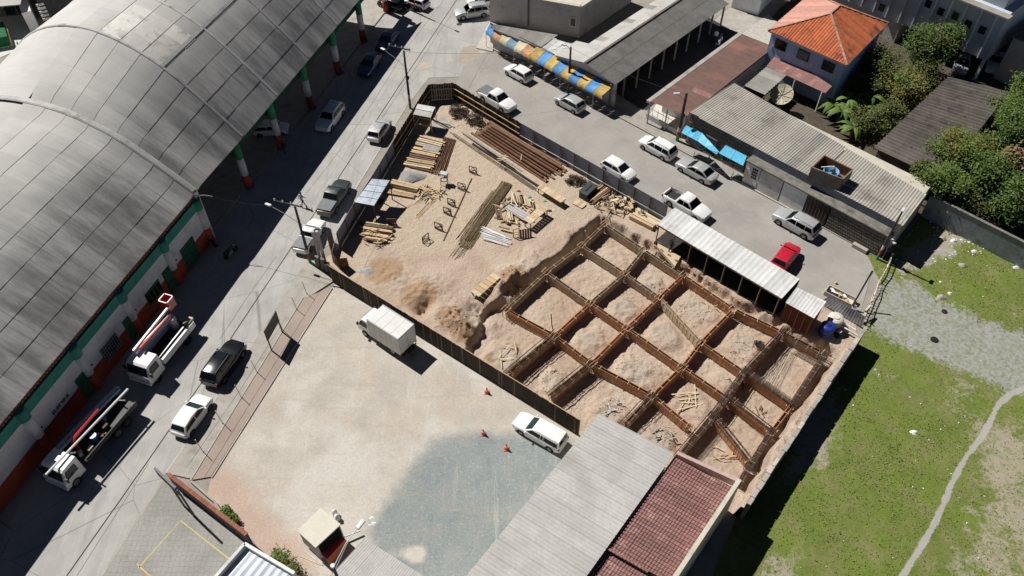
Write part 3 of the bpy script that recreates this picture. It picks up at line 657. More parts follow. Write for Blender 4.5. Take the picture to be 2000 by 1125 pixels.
# ---- tiled building behind it
tb = thing('tiled_building', 'building with rust red tile roof and pale parapet next to the warehouse', 'building', G(1447,943,4.7).xy.to_3d())
T0, T1 = G(1320,890,4.2), G(1440,945,4.2); dT = ang(G(1447,943,4.7), G(1326,1127,4.7))
w1 = (T1-T0).length
e0, e1 = off(T0, dT, .2), off(T1, dT, .2); 
def tiles(parent, p0, p1, d0, d1, z0, z1, m, row, pitch, name='tile_course'):
    "courses of roof tiles stepping up from d0 to d1 along direction dT"
    n = round((d1-d0)/row); h = (p1-p0).length; nw = round(h/pitch)
    for i in range(n):
        t0, t1 = d0+(d1-d0)*i/n, d0+(d1-d0)*(i+1)/n+.05; b = MB(); K = nw*4; vv = []
        for k in range(K+1):
            s = k/K; w_ = .022*math.cos(2*math.pi*s*nw)+random.uniform(-.014,.014)
            for t, dz in ((t0, -.02), (t1, .05)):
                p = off(p0.lerp(p1, s), dT, t); vv.append((p.x, p.y, lerp(z0, z1, s)+w_+dz))
            p = off(p0.lerp(p1, s), dT, t1); vv.append((p.x, p.y, lerp(z0, z1, s)-.03))
        ff = [(3*k, 3*k+1, 3*k+4, 3*k+3) for k in range(K)]+[(3*k+1, 3*k+2, 3*k+5, 3*k+4) for k in range(K)]
        b.add(vv, ff).build(name, m, parent)
tiles(tb, e0, e1-(e1-e0).normalized()*.15, 0, 8.6, 4.32, 3.85, M_TILER, .29, .21)
tiles(tb, e0, e1-(e1-e0).normalized()*.15, 8.9, 24, 4.12, 3.65, M_TILER, .29, .21)
MB().prism([xy(off(T0, dT, .2)), xy(off(T1, dT, .2)), xy(off(T1, dT, 24)), xy(off(T0, dT, 24))], -.1, 3.5).build('wall', M_CREAMW, tb)
Bp = MB(); p0, p1 = off(T0, dT, 0), off(T1, dT, 0); Bp.bar((p0.x,p0.y,4.3), (p1.x,p1.y,4.3), .28, .75); Bp.build('front_parapet', M_PINKW, tb)
p2, p3 = off(T1, dT, -.14), off(T1, dT, 24); Bp = MB(); Bp.bar((p2.x,p2.y,2.35), (p3.x,p3.y,2.35), .3, 4.7); Bp.build('side_parapet', M_CREAMW, tb)
gp = off(e0, dT, 8.72); gq = off(e1, dT, 8.72)
for i in range(11):
    p = gp.lerp(gq, .04+i*.058); MB().box((p.x, p.y, 4.34-i*.03), (.16, .26, .16), dT).build('ridge_tile', M_TILER, tb)
MB().bar((gp.x,gp.y,4.22), (gq.x,gq.y,3.72), .10, .08).build('gutter', M_DARK, tb)
# ---- grey roof behind the snack trailer
gr = thing('carport', 'carport with pale grey corrugated roof beside the snack trailer', 'carport', G(740,1100,2.4).xy.to_3d())
K0, K1 = G(712,1052,2.6), G(835,1130,2.6); dK = ang(G(712,1052,2.6), G(640,1130,2.6))
corr_roof(gr, [K0, K1, off(K1, dK, 7), off(K0, dK, 7)], 1.1, .18, .018, M_FIBL, rows=3, alt=(M_FIBS, .1))
for t in (.05, .5, .95):
    p = K0.lerp(K1, t); MB().box((p.x, p.y, 1.27), (.12,.12,2.55)).build('post', M_STEEL, gr)
# ---- blue roofed building at the lower edge
br = thing('blue_roof_shop', 'small shop with blue ribbed roof behind a white parapet', 'building', G(490,1080).xy.to_3d())
Q0, Q1, Q2, Q3 = G(478,1062,3.0), G(420,1128,3.0), G(520,1200,3.0), G(575,1120,3.0)
MB().prism([xy(Q0), xy(Q1), xy(Q2), xy(Q3)], -.1, 2.55).build('wall', M_WHT, br)
a_, b_ = Q0.copy(), Q1.copy(); a_.z = b_.z = 2.6; c_, d_ = Q2.copy(), Q3.copy(); c_.z = d_.z = 2.68
corr_roof(br, [a_, d_, c_, b_], 1.0, .5, .03, mat('bluish_zinc', (.62,.66,.72), (.5,.55,.62), scale=.8, rough=.45, kind='pos'), sub=6)
for p, q in ((Q0, Q1), (Q0, Q3)): MB().bar((p.x,p.y,2.7), (q.x,q.y,2.7), .22, .75).build('parapet', M_WHT, br)
# ---- rendered grey building (top)
gb = thing('rendered_building', 'plain building with stained grey render and flat roof above the striped awning', 'building', G(1128,72).xy.to_3d())
g0, g1 = G(957,42), G(1130,74); aG = R(50); g2, g3 = off(g1, aG, 12), off(g0, aG, 12)
MB().prism([xy(g0), xy(g1), xy(g2), xy(g3)], -.1, 4.3).build('wall', M_GREYW, gb)
for p, q in ((g0, g1), (g1, g2)): MB().bar((p.x,p.y,4.36), (q.x,q.y,4.36), .4, .16).build('roof_edge', M_CREAMW, gb)
MB().prism([xy(g0.lerp(g2,.04)), xy(g1.lerp(g3,.04)), xy(g2.lerp(g0,.04)), xy(g3.lerp(g1,.04))], 4.2, 4.315).build('roof_deck', M_CREAMW, gb)
dG = (g1-g0).normalized(); ag = math.atan2(dG.y, dG.x)
p = g0.lerp(g1, .93); n_ = Vector((dG.y, -dG.x, 0))
w_ = MB().box(p+n_*.03+Vector((0,0,2.1)), (.9, .14, 1.3), ag).build('window', M_WHT, gb); MB().box(p+n_*.11+Vector((0,0,2.1)), (.6,.05,1.0), ag).build('pane', M_WIN, w_)
p = g0.lerp(g1, .44); MB().tube([p+n_*.1+Vector((0,0,.5)), p+n_*.1+Vector((0,0,4.0))], .11, 8).build('drainpipe', M_CONCD, gb)
# low annexe roofs under it
an = thing('annexe', 'lean-to annexe with grey corrugated roof below the grey rendered wall', 'annexe', G(1040,85).xy.to_3d())
corr_roof(an, [G(958,55,2.9), G(1055,93,2.9), G(1090,68,3.3), G(962,47,3.3)], 1.1, .22, .03, M_FIB)
MB().prism([xy(G(962,55,2.9)), xy(G(1055,92,2.9)), xy(G(1088,69,3.2)), xy(G(964,49,3.2))], -.1, 2.75).build('wall', M_GREYW, an)
an2 = thing('shelter', 'crooked shelter roof of whitish sheets behind the striped awning', 'shelter', G(1085,110).xy.to_3d())
corr_roof(an2, [G(1056,95,2.9), G(1084,108,2.9), G(1117,87,3.1), G(1082,76,3.1)], .9, .2, .025, M_ZINC, rows=2, jitter=.05)
for px in ((1060,96),(1084,107)):
    p = G(*px, 2.9); MB().box((p.x,p.y,1.45), (.1,.1,2.9)).build('post', M_WOODD, an2)
# ---- big gable shed
gs = thing('gable_shed', 'long shed with grey corrugated gable roof and sooty ridge', 'shed', G(1142,135).xy.to_3d())
zr, ze = 4.5, 3.3; r0, r1 = G(1143,123,zr), G(1345,-12,zr); dr = ang(r0, r1); e0_ = G(1201,166,ze); e1_ = off(e0_, dr, (r1-r0).length+3); r1 = off(r0, dr, (r1-r0).length+3)
l0 = G(1082,108,3.2); l1 = off(l0, dr, 3); m0 = r0.lerp(off(r0, dr, 1), 0)
corr_roof(gs, [e0_, e1_, r1, r0], 1.1, .18, .02, mat('charcoal_corrugated', (.20,.195,.182), (.15,.145,.135), scale=.8, dirt=(.11,.105,.1), kind='pos', var=.5), rows=2)
lL = r0+(l0-r0); ll2 = G(1183,60,4.3); 
lA, lB = l0, off(l0, dr, 4.2)
corr_roof(gs, [lA, lB, off(r0, dr, 4.2), r0], 1.1, .18, .02, M_FIBL, rows=2, alt=(M_FIB, .1))
hp = r0.lerp(l0, .60); hp2 = off(hp, dr, 4.2); hp3 = off(hp, dr, (r1-r0).length)
corr_roof(gs, [hp2, hp3, r1, off(r0, dr, 4.2)], 1.1, .18, .02, M_FIBL, rows=2, alt=(M_FIB, .1))
MB().bar(r0+Vector((0,0,.05)), r1+Vector((0,0,.05)), .3, .10).build('ridge_cap', M_FIBD, gs)
fr = [xy(e0_), xy(off(e0_, dr, .25)), xy(off(l0, dr, .25)), xy(l0)]
b = MB(); nn = Vector((math.cos(dr), math.sin(dr), 0)); 
b.add([Vector((e0_.x,e0_.y,0))+nn*.3, e0_+nn*.3-Vector((0,0,.1)), r0+nn*.3-Vector((0,0,.1)), l0+nn*.3-Vector((0,0,.1)), Vector((l0.x,l0.y,0))+nn*.3], [(0,1,2,3,4)])
b.add([Vector((e0_.x,e0_.y,0))+nn*.5, e0_+nn*.5-Vector((0,0,.1)), r0+nn*.5-Vector((0,0,.1)), l0+nn*.5-Vector((0,0,.1)), Vector((l0.x,l0.y,0))+nn*.5], [(4,3,2,1,0)]); b.build('gable_wall', M_GREYW, gs)
ei, ei2 = e0_.lerp(r0, .12), e1_.lerp(r1, .12); [MB().bar((ei.lerp(ei2,k/9).x,ei.lerp(ei2,k/9).y,-.1), (ei.lerp(ei2,k/9).x,ei.lerp(ei2,k/9).y,3.2), .2, .2).build('post', M_CONCD, gs) for k in range(10)]; lw0, lw1 = off(hp, dr, .5), off(hp, dr, (r1-r0).length-.5); MB().bar((lw0.x,lw0.y,1.55), (lw1.x,lw1.y,1.55), .2, 3.3).build('back_wall', M_CONCD, gs)
# ---- striped awning along the pavement: 14 panels of cloth on a frame
aw = thing('striped_awning', 'long torn awning with faded blue, yellow and orange panels over the pavement', 'awning', G(1080,130).xy.to_3d())
top = [(957,45),(990,57),(1054,91),(1198,168)]; bot = [(949,60),(968,74),(1036,110),(1176,187)]
def along(pts, t, z):
    W = [G(x, y, z) for x, y in pts]; Ls = [(W[i+1]-W[i]).length for i in range(len(W)-1)]; s = t*sum(Ls)
    for i, l in enumerate(Ls):
        if s <= l or i == len(Ls)-1: return W[i].lerp(W[i+1], min(1, s/l))
        s -= l
def cloth(nm, c): return mat(nm, c, sc(c, .75), scale=2, dirt=sc(c, .5), dscale=1.2, kind='pos')
CB, CY, CO, CC, CT = cloth('blue_awning_cloth', (.13,.34,.68)), cloth('yellow_awning_cloth', (.60,.42,.14)), cloth('orange_awning_cloth', (.72,.40,.22)), cloth('cream_awning_cloth', (.66,.58,.40)), cloth('teal_awning_cloth', (.22,.36,.45))
seq = [CB, CO, CC, CT, CC, CO, CY, CB, CY, CB, CY, CB, CY, CB, CY]; n = len(seq); SAG = random.Random(4)
for i, mm in enumerate(seq):
    b = MB(); t0, t1 = i/n+.001, (i+1)/n-.001; K, J = 4, 4; vv = []; torn = i in (1, 3, 5)
    for j in range(J+1):
        for k in range(K+1):
            t = lerp(t0, t1, k/K); p = along(top, t, 2.9).lerp(along(bot, t, 2.45), j/J)
            z = p.z-.10*math.sin(math.pi*j/J)*math.sin(math.pi*k/K)+SAG.uniform(-.02, .02)-(.5*(k/K)*(1-j/J) if torn and j < 3 else 0)
            vv.append((p.x, p.y, z))
    for k in range(K+1): p = along(bot, lerp(t0, t1, k/K), 2.45); vv.append((p.x+.02, p.y-.03, 1.98+SAG.uniform(-.05,.05)))
    ff = [(j*(K+1)+k, (j+1)*(K+1)+k, (j+1)*(K+1)+k+1, j*(K+1)+k+1) for j in range(J+1) for k in range(K)]
    b.add(vv, ff).build('cloth_panel', mm, aw, smooth=True)
for i in range(0, n+1, 2):
    p, q = along(top, i/n, 2.85), along(bot, i/n, 2.38); fr = MB().bar(p, q, .05, .05); fr.bar((q.x,q.y,0), q, .06, .06); fr.build('frame', M_STEEL, aw)
MB().bar(along(top, 0, 2.95), along(top, .45, 2.95), .08, .08).build('top_rail', M_BLACK, aw); MB().bar(along(top, .45, 2.95), along(top, 1, 2.95), .08, .08).build('top_rail', M_BLACK, aw)
ks = thing('shop_front', 'shaded shop front with teal counter boards under the striped awning', 'shop', G(1080,135).xy.to_3d())
for i, mm in enumerate([M_GREYW, M_BLUEW, M_GREYW, M_TEAL, M_BLUEW, M_GREYW, M_GREYW]):
    p, q = along(top, i/7+.003, 2.8), along(top, (i+1)/7-.003, 2.8); MB().bar((p.x,p.y,1.35), (q.x,q.y,1.35), .2, 2.7).build('front_panel', mm, ks)
# ---- brown flat tiled roof
bt = thing('tiled_garage', 'garage with brown ribbed tile roof beside the dark lane', 'garage', G(1330,225).xy.to_3d())
t0, t1, t2, t3 = G(1268,198,3.0), G(1341,227,3.0), G(1512,92,3.2), G(1447,66,3.2)
corr_roof(bt, [t0, t3, t2, t1], .9, .28, .03, M_TILEB, rows=2, name='tile_strip', alt=(M_TILER, .03))
MB().bar(t0-Vector((.1,0,.1)), t3-Vector((.1,0,.1)), .5, .3).build('parapet', M_CONC, bt)
d1_ = (t3-t0).normalized()
b = MB().prism([xy(t0+d1_*3), xy(t1+d1_*3), xy(t2), xy(t3)], -.1, 2.85); b.build('wall', M_WHT, bt)
for s in (.03, .5, .97):
    p = t0.lerp(t1, s); MB().box((p.x,p.y,1.45), (.14,.14,2.9)).build('post', M_STEEL, bt)
fw_ = thing('courtyard_fence', 'low grey wall with thin rails in front of the tiled garage', 'fence', G(1300,250).xy.to_3d())
p, q = G(1262,232), G(1322,265); MB().bar((p.x,p.y,.4), (q.x,q.y,.4), .18, .8).build('low_wall', M_GREYW, fw_)
for i in range(7):
    s = p.lerp(q, i/6); MB().bar((s.x,s.y,.8), (s.x,s.y,1.9), .04, .04).build('post', M_LINEW, fw_)
MB().bar((p.x,p.y,1.6), (q.x,q.y,1.6), .04, .04).build('rail', M_LINEW, fw_)
# ---- blue house with the orange hip roof
oh = thing('blue_house', 'two storey blue house with orange clay tile hip roof', 'house', G(1580,110).xy.to_3d())
ez = 6.0; E0, E1 = G(1499,60,ez), G(1654,129,ez); E2 = G(1735,46,ez); E3 = E0+(E2-E1); pk0, pk1 = G(1624,31,7.9), G(1640,18,7.9)
pk0 = (E0+E1+E2+E3)/4+((E2-E1).normalized())*-.8; pk1 = (E0+E1+E2+E3)/4+((E2-E1).normalized())*1.6; pk0.z = pk1.z = 8.0
def hip(parent, a, b, top, m, n=24):
    "one slope of tiles: ribs running up from eave a-b to the ridge points"
    for i in range(n):
        b_ = MB(); s0, s1 = i/n, (i+1)/n; vv = []
        for s, dz in ((s0, 0), (lerp(s0,s1,.25), .055), (lerp(s0,s1,.5), .07), (lerp(s0,s1,.75), .055), (s1, 0)):
            lo = a.lerp(b, s); 
            for t in (0, .25, .5, .75, 1):
                hi = topat(a, b, top, s); pt = lo.lerp(hi, t); vv.append((pt.x, pt.y, pt.z+dz+.02))
        ff = [(5*k+j, 5*k+5+j, 5*k+6+j, 5*k+1+j) for k in range(4) for j in range(4)]
        b_.add(vv, ff).build('tile_row', m, parent)
def topat(a, b, top, s):
    "point where the rib from the eave meets hip or ridge"
    d = (b-a).normalized(); L = (b-a).length; x = s*L; xs = [(p-a).dot(d) for p in top]
    if len(top) == 1: x0 = x1 = xs[0]; T0 = T1 = top[0]
    else: (x0, T0), (x1, T1) = sorted(zip(xs, top), key=lambda k: k[0])
    if x < x0: f = x/x0; return a.lerp(T0, f)
    if x > x1: f = (L-x)/(L-x1); return b.lerp(T1, f)
    return T0.lerp(T1, 0 if x1 == x0 else (x-x0)/(x1-x0))
hip(oh, E0, E1, [pk0], M_TILEO, 30); hip(oh, E1, E2, [pk0, pk1], M_TILEO, 26); hip(oh, E2, E3, [pk1], M_TILEO, 14); hip(oh, E3, E0, [pk1, pk0], mat('pale_pink_tiles', (.60,.33,.26), (.52,.26,.2), scale=2, kind='pos'), 18)
M_RIDGE = mat('pale_ridge_tiles', (.58,.4,.31), (.3,.17,.12), scale=3, kind='pos')
for p, q in ((pk0, E0), (pk0, E1), (pk1, E2), (pk1, E3), (pk0, pk1)):
    n = 12
    for i in range(n): MB().bar(p.lerp(q, i/n)+Vector((0,0,.1)), p.lerp(q, (i+.95)/n)+Vector((0,0,.1)), .22, .10).build('ridge_tile', M_RIDGE, oh)
ce = (E0+E1+E2+E3)/4
W = [ce+(p-ce)*.92 for p in (E0, E1, E2, E3)]
MB().prism([xy(p) for p in W], -.1, 5.95).build('wall', M_BLUEW, oh)
MB().prism([xy(ce+(p-ce)*.99) for p in (E0,E1,E2,E3)], 5.86, 5.98).build('eave_board', M_WHT, oh)
af = ang(W[0], W[1]); nf = Vector((math.sin(af), -math.cos(af), 0))
for t in (.16, .48, .82):
    p = W[0].lerp(W[1], t)+nf*.02; p.z = 4.75; o = MB().box(p, (1.5,.1,1.2), af).build('window', M_DGRN, oh); MB().box(p+nf*.06, (1.3,.04,1.0), af).build('pane', M_WIN, o)
for i in range(9):
    p = W[0].lerp(W[1], (i+.5)/9)+nf*.03; MB().box(Vector((p.x,p.y,4.05)), (.08,.05,.5), af).build('baluster', M_WHT, oh)
po = thing('porch', 'lean-to porch with dark red ribbed roof on the blue house', 'porch', G(1560,150).xy.to_3d())
pq = [G(1497,129,2.7), G(1612,182,2.7), G(1625,168,3.2), G(1521,100,3.2)]; corr_roof(po, pq, .8, .2, .025, M_TILER)
for t in (.05, .5, .95): p = pq[0].lerp(pq[1], t); MB().box((p.x,p.y,1.3), (.12,.12,2.65)).build('post', M_WHT, po)
gsd = thing('lean_to', 'small lean-to with broad grey corrugations between garage and porch', 'lean-to', G(1490,170).xy.to_3d())
sq = [G(1453,168,2.6), G(1496,131,2.6), G(1536,147,2.75), G(1493,186,2.75)]; corr_roof(gsd, sq, 1.0, .5, .07, M_FIB, sub=8)
for p in sq[::3]: MB().box((p.x,p.y,1.25), (.12,.12,2.6)).build('post', M_WOODD, gsd)
# satellite dish
ds = thing('satellite_dish', 'big mesh satellite dish tilted to the sky behind the stone fronted house', 'satellite dish', G(1528,200).xy.to_3d())
c = G(1527,186,1.9); nrm = (Vector((-.35,-.45,.85))).normalized(); tq = nrm.to_track_quat('Z','Y').to_matrix()
M_DISH = mat('mesh_dish_cream', (.52,.48,.36), (.42,.39,.29), scale=5)
N = 14
for s in range(N):
    b = MB(); vv = []
    for a in (2*math.pi*s/N, 2*math.pi*(s+.94)/N):
        for r in (.12, .5, .9, 1.3): vv.append(c+tq @ Vector((r*math.cos(a), r*math.sin(a), .16*r*r)))
    b.add(vv, [(j, 4+j, 5+j, j+1) for j in range(3)]); b.build('dish_petal', M_DISH, ds)
for s in range(0, N, 2):
    a = 2*math.pi*(s-.03)/N; MB().bar(c+tq @ Vector((.1*math.cos(a), .1*math.sin(a), .03)), c+tq @ Vector((1.32*math.cos(a), 1.32*math.sin(a), .30)), .05, .05).build('rib', M_ROPE, ds)
f_ = MB(); F = c+tq @ Vector((0,0,1.0))
for a in (.5, 2.6, 4.7): f_.tube([c+tq @ Vector((1.25*math.cos(a),1.25*math.sin(a),.26)), F], .02, 5)
f_.lathe(F-Vector((0,0,.08)), [(.07,0),(.07,.16)], 8); f_.build('feed_arm', M_STEEL, ds); MB().tube([(c.x,c.y,0), c], .06, 8).build('mast', M_STEEL, ds)
# ---- low stone fronted house with the long corrugated roof
lb = thing('stone_fronted_house', 'low house with long striped corrugated roof and rubble stone front on the pavement', 'house', G(1500,380).xy.to_3d())
F0, F1, F2, F3 = G(1345,220,4.0), G(1764,440,4.0), G(1810,378,4.35), G(1434,162,4.35)
corr_roof(lb, [F0, F0.lerp(F1,.62), F3.lerp(F2,.62), F3], 1.08, .27, .035, M_FIBS, alt=(M_FIB, .06), sub=6)
corr_roof(lb, [F0.lerp(F1,.623)-Vector((0,0,.08)), F1-Vector((0,0,.08)), F2-Vector((0,0,.08)), F3.lerp(F2,.623)-Vector((0,0,.08))], 1.08, .27, .035, M_FIBS, alt=(M_FIBL, .05), sub=6)
fd = (F1-F0).normalized(); bd = (F3-F0); bd.z = 0; bd.normalize(); fn = Vector((fd.y, -fd.x, 0)); fa = math.atan2(fd.y, fd.x)
w0, w1 = F0-fn*.25+fd*.2, F1-fn*.25-fd*.2; dep = (F3-F0).length*.96
MB().prism([xy(w0), xy(w1), xy(w1+(F2-F1).normalized()*dep), xy(w0+bd*dep)], -.1, 3.86).build('wall', M_CREAMW, lb)
def fpt(t, z, o=0.0): p = w0.lerp(w1, t)+fn*o; return Vector((p.x, p.y, z))
# rubble stones on the street front, each a piece
sm = []
for k in range(6):
    b = MB(); a0 = random.uniform(0, 1); n = random.choice((5,6,6,7)); ring = [(math.cos(2*math.pi*(i+a0)/n)*random.uniform(.8,1), math.sin(2*math.pi*(i+a0)/n)*random.uniform(.8,1)) for i in range(n)]
    vv = [(x, 0, y) for x, y in ring]+[(x*.82, -1, y*.82) for x, y in ring]; b.add(vv, [(i, (i+1) % n, n+(i+1) % n, n+i) for i in range(n)]+[tuple(range(n, 2*n))]); sm.append(meshdata(b, 'stone', M_STONE))
MB().bar(fpt(.0,1.9,.04), fpt(.335,1.9,.04), .06, 3.7).build('stone_front', M_CONCD, lb)
rows = 9; cnt = 0
inv = ROOTINV[lb.name]
for r in range(rows):
    x = .15+(r % 2)*.2; L = (w1-w0).length*.335
    while x < L-.2 and cnt < 290:
        p = fpt(x/(w1-w0).length, .35+r*.41+random.uniform(-.05,.05), .07); q = inv @ p
        o = inst(sm[random.randrange(6)], 'stone', lb, q, (0, random.uniform(-.2,.2), fa), (random.uniform(.2,.27), random.uniform(.04,.08), random.uniform(.17,.21))); x += random.uniform(.42,.52); cnt += 1
# cyan canopies
for (px0, px1, pb0, pb1, gp) in [((1340,245),(1371,260),(1331,259),(1363,276),'long'),((1371,260),(1405,297),(1363,276),(1399,302),'bent'),((1417,284),(1459,305),(1404,299),(1452,324),'short')]:
    cn = thing('cyan_canopy', {'long':'folded cyan canopy by the leaning pole on the rubble stone front','bent':'sagging tapered cyan canopy joined to the folded one','short':'flat cyan canopy with red back edge nearest the gates'}[gp], 'canopy', G(*pb0).xy.to_3d())
    m_cy = mat('cyan_canopy_sheet_'+gp, (.12,.52,.74), (.09,.43,.64), scale=2, rough=.5)
    K = 3 if gp != 'short' else 2
    for i in range(K):
        t0, t1 = i/K, (i+.97)/K; z = lambda t: 2.75-(.25 if gp == 'long' and t > .45 else 0)
        u0, u1 = G(*px0, 2.9).lerp(G(*px1, 2.75), t0), G(*px0, 2.9).lerp(G(*px1, 2.75), t1); l0_, l1_ = G(*pb0, 2.5).lerp(G(*pb1, 2.4), t0), G(*pb0, 2.5).lerp(G(*pb1, 2.4), t1)
        MB().slab([l0_, l1_, u1, u0+Vector((0,0,.03))], .03).build('canopy_sheet', m_cy, cn)
    for t in (.02, .98):
        p = G(*pb0, 2.45).lerp(G(*pb1, 2.4), t); q = G(*px0, 2.8).lerp(G(*px1, 2.7), t); fr = MB().bar(p, q, .05, .05); fr.bar(q-Vector((0,0,.7)), p, .04, .04); fr.build('bracket', M_STEEL, cn)
for t, wd in ((.06,1.5),(.13,1.5),(.235,1.5),(.29,1.5)):
    p = fpt(t, 1.3, .12); o = MB().box(p, (wd,.12,2.3), fa).build('window', M_STEEL, lb)
    for i in range(5): MB().box(p+fn*.07+fd*(-wd/2+.15+i*(wd-.3)/4), (wd/6,.03,2.0), fa).build('pane', M_WIN, o)
# concrete slab canopy and gates to the right
s0, s1 = fpt(.337, 3.0, .05), fpt(.985, 3.0, .05)
MB().slab([s0, s1, s1+fn*1.35, s0+fn*1.35], .16).build('slab_canopy', M_CONCD, lb)
MB().bar(fpt(.337, 3.45, .08), fpt(.985, 3.45, .08), .2, .8).build('blue_beam', mat('blue_grey_render', (.30,.34,.40), (.22,.25,.3), kind='pos'), lb)
fz = 1.2
for t0, t1, mm, nm in [(.342,.41,M_WHT,'gate'),(.415,.52,M_GREYW,'gate'),(.525,.635,M_WHT,'gate'),(.64,.74,M_BLACK,'barred_gate'),(.745,.98,M_STONE,'stone_infill')]:
    p, q = fpt(t0, 1.45, fz), fpt(t1, 1.45, fz); o = MB().bar(p, q, .12, 2.75).build(nm, mm, lb)
    if nm == 'barred_gate':
        for i in range(7): s = p.lerp(q, (i+.5)/7)+fn*.09; MB().bar((s.x,s.y,.2), (s.x,s.y,2.7), .05, .05).build('bar', M_RUST, o)
    if t0 == .342:
        for i in range(3):
            for j in range(4):
                s = p.lerp(q, .55+i*.13)+fn*.07; MB().box((s.x,s.y,1.3+j*.35), (.16,.03,.24), fa).build('vent', M_DARK, o)
        s = p.lerp(q, .25)+fn*.07; MB().box((s.x,s.y,1.5), (.5,.04,1.2), fa).build('panel', M_CREAMW, o)
st = MB(); p, q = fpt(.745,1.4,fz+.07), fpt(.98,1.4,fz+.07)
for i in range(22):
    for j in range(7):
        s = p.lerp(q, (i+.5+.5*(j % 2))/22.6); inst(sm[random.randrange(6)], 'stone', lb, inv @ Vector((s.x,s.y,.35+j*.37)), (0, random.uniform(-.3,.3), fa), (.15, .04, .16))
# concrete ramp and stump on the pavement
blk = thing('pavement_block', 'pale concrete block lying on the kerb below the stone front', 'block', G(1680,485).xy.to_3d())
MB().box(G(1680,484,.22), (1.5,.5,.45), fa).build('block', M_CONC, blk, bevel=.04)
rp = thing('driveway_ramp', 'dark sloping slab behind the pale block on the pavement', 'slab', G(1695,470).xy.to_3d())
MB().box(G(1692,476,.24)-fn*.0, (2.6,1.2,.22), fa, Matrix.Rotation(R(-7), 3, 'X')).build('slab', M_CONCD, rp)
# open tank box on the roof
tk = thing('roof_tank_box', 'rusty open brick box on the corrugated roof holding a broken blue tank', 'tank box', G(1630,340,3.6).xy.to_3d()+Vector((0,0,3.6)))
ROOTINV[tk.name] = Matrix.Translation(tk.location).inverted()
tz = 5.3; k0, k1, k2, k3 = G(1586,327,tz), G(1646,350,tz), G(1665,332,tz), G(1610,304,tz)
for p, q, mm in ((k0,k1,M_CONCD),(k1,k2,M_CONCD),(k2,k3,M_RUST),(k3,k0,M_RUST)): MB().bar(Vector((p.x,p.y,tz-.8)), Vector((q.x,q.y,tz-.8)), .14, 1.7).build('side', mm, tk)
kc = (k0+k1+k2+k3)/4
MB().prism([xy(k0),xy(k1),xy(k2),xy(k3)], 3.75, 4.3).build('floor', M_RUST, tk)
bt_ = thing('blue_tank', 'cracked pale blue round tank lying in the rusty roof box', 'tank', (kc.x,kc.y,4.3)); ROOTINV[bt_.name] = Matrix.Translation(bt_.location).inverted()
M_BLUET = mat('pale_blue_plastic', (.22,.45,.68), (.16,.36,.58), scale=3, rough=.45)
b = MB().lathe((kc.x,kc.y,4.3), [(.55,0),(.72,.15),(.78,.6),(.74,.66),(.68,.62),(.6,.3)], 20); b.build('shell', M_BLUET, bt_, smooth=True)
MB().box((kc.x+.2,kc.y+.1,4.85), (.5,.4,.05), .4).build('broken_lid', M_BLACK, bt_)
MB().bar((kc.x-.9,kc.y+.5,5.0), (kc.x+.4,kc.y+.55,5.05), .08, .05).build('batten', M_WHT, tk)
# ---- garden wall running off to the right
gw = thing('garden_wall', 'tall blue grey stained wall between the rubbish corner and the trees', 'wall', G(1900,470).xy.to_3d())
M_BGW = mat('blue_grey_stained_wall', (.30,.33,.36), (.2,.22,.25), scale=.8, dirt=(.11,.12,.13), dscale=.6, kind='pos')
a, b_ = G(1797,422), G(2040,548)
for i in range(5):
    p, q = a.lerp(b_, i/5), a.lerp(b_, (i+.995)/5); MB().bar((p.x,p.y,1.35), (q.x,q.y,1.35), .2, 2.8).build('wall_panel', M_BGW, gw)
MB().bar((a.x,a.y,2.8), (b_.x,b_.y,2.8), .3, .1).build('coping', M_CONCD, gw)
# ---- dark mossy roof among the trees
dr_ = thing('mossy_roof_shed', 'shed with large dark mossy corrugated roof among the trees', 'shed', G(1830,260).xy.to_3d())
D0, D1, D2, D3 = G(1704,291,3.0), G(1850,152,3.3), G(1970,182,3.3), G(1835,352,3.0)
corr_roof(dr_, [D0, D1, D2, D3], 1.9, .64, .16, M_FIBD, sub=8, jitter=.07)
cc = (D0+D1+D2+D3)/4; MB().prism([xy(cc+(p-cc)*.9) for p in (D0,D1,D2,D3)], -.1, 2.7).build('wall', M_CONCD, dr_)
# ---- apartment block with fins (top right)
ap = thing('apartment_block', 'pale blue apartment block with white vertical fins and small dark windows', 'building', G(1923,130).xy.to_3d())
ht = 8.4; hb_ = 2.7; B1 = G(1924,118,hb_); B0 = G(1760,46,hb_); ad = ang(B0, B1); B0 = off(B1, ad, -26); bn = Vector((math.sin(ad), -math.cos(ad), 0)); bdv = -bn
M_APT = mat('pale_blue_render', (.60,.66,.72), (.52,.58,.64), scale=.6, kind='pos'); M_FIN = mat('white_fin_render', (.74,.77,.8), (.64,.67,.7), scale=.8, kind='pos')
poly = [xy(B0), xy(B1), xy(B1+bdv*11), xy(B0+bdv*11)]
MB().prism(poly, hb_, ht).build('upper_wall', M_APT, ap)
MB().prism([xy(B0), xy(off(B1,ad,-11)), xy(off(B1,ad,-11)+bdv*11), xy(B0+bdv*11)], -.1, hb_-.005).build('ground_wall', M_GREYW, ap)
MB().prism([xy(off(B1,ad,-11)+bdv*8), xy(B1+bdv*8), xy(B1+bdv*11), xy(off(B1,ad,-11)+bdv*11)], -.1, hb_-.005).build('garage_wall', M_GREYW, ap)
for i in range(14):
    p = off(B1, ad, -.9-i*1.75)+bn*.16; MB().box((p.x,p.y,(hb_+ht)/2), (.16,.34,ht-hb_-.1), ad).build('fin', M_FIN, ap)
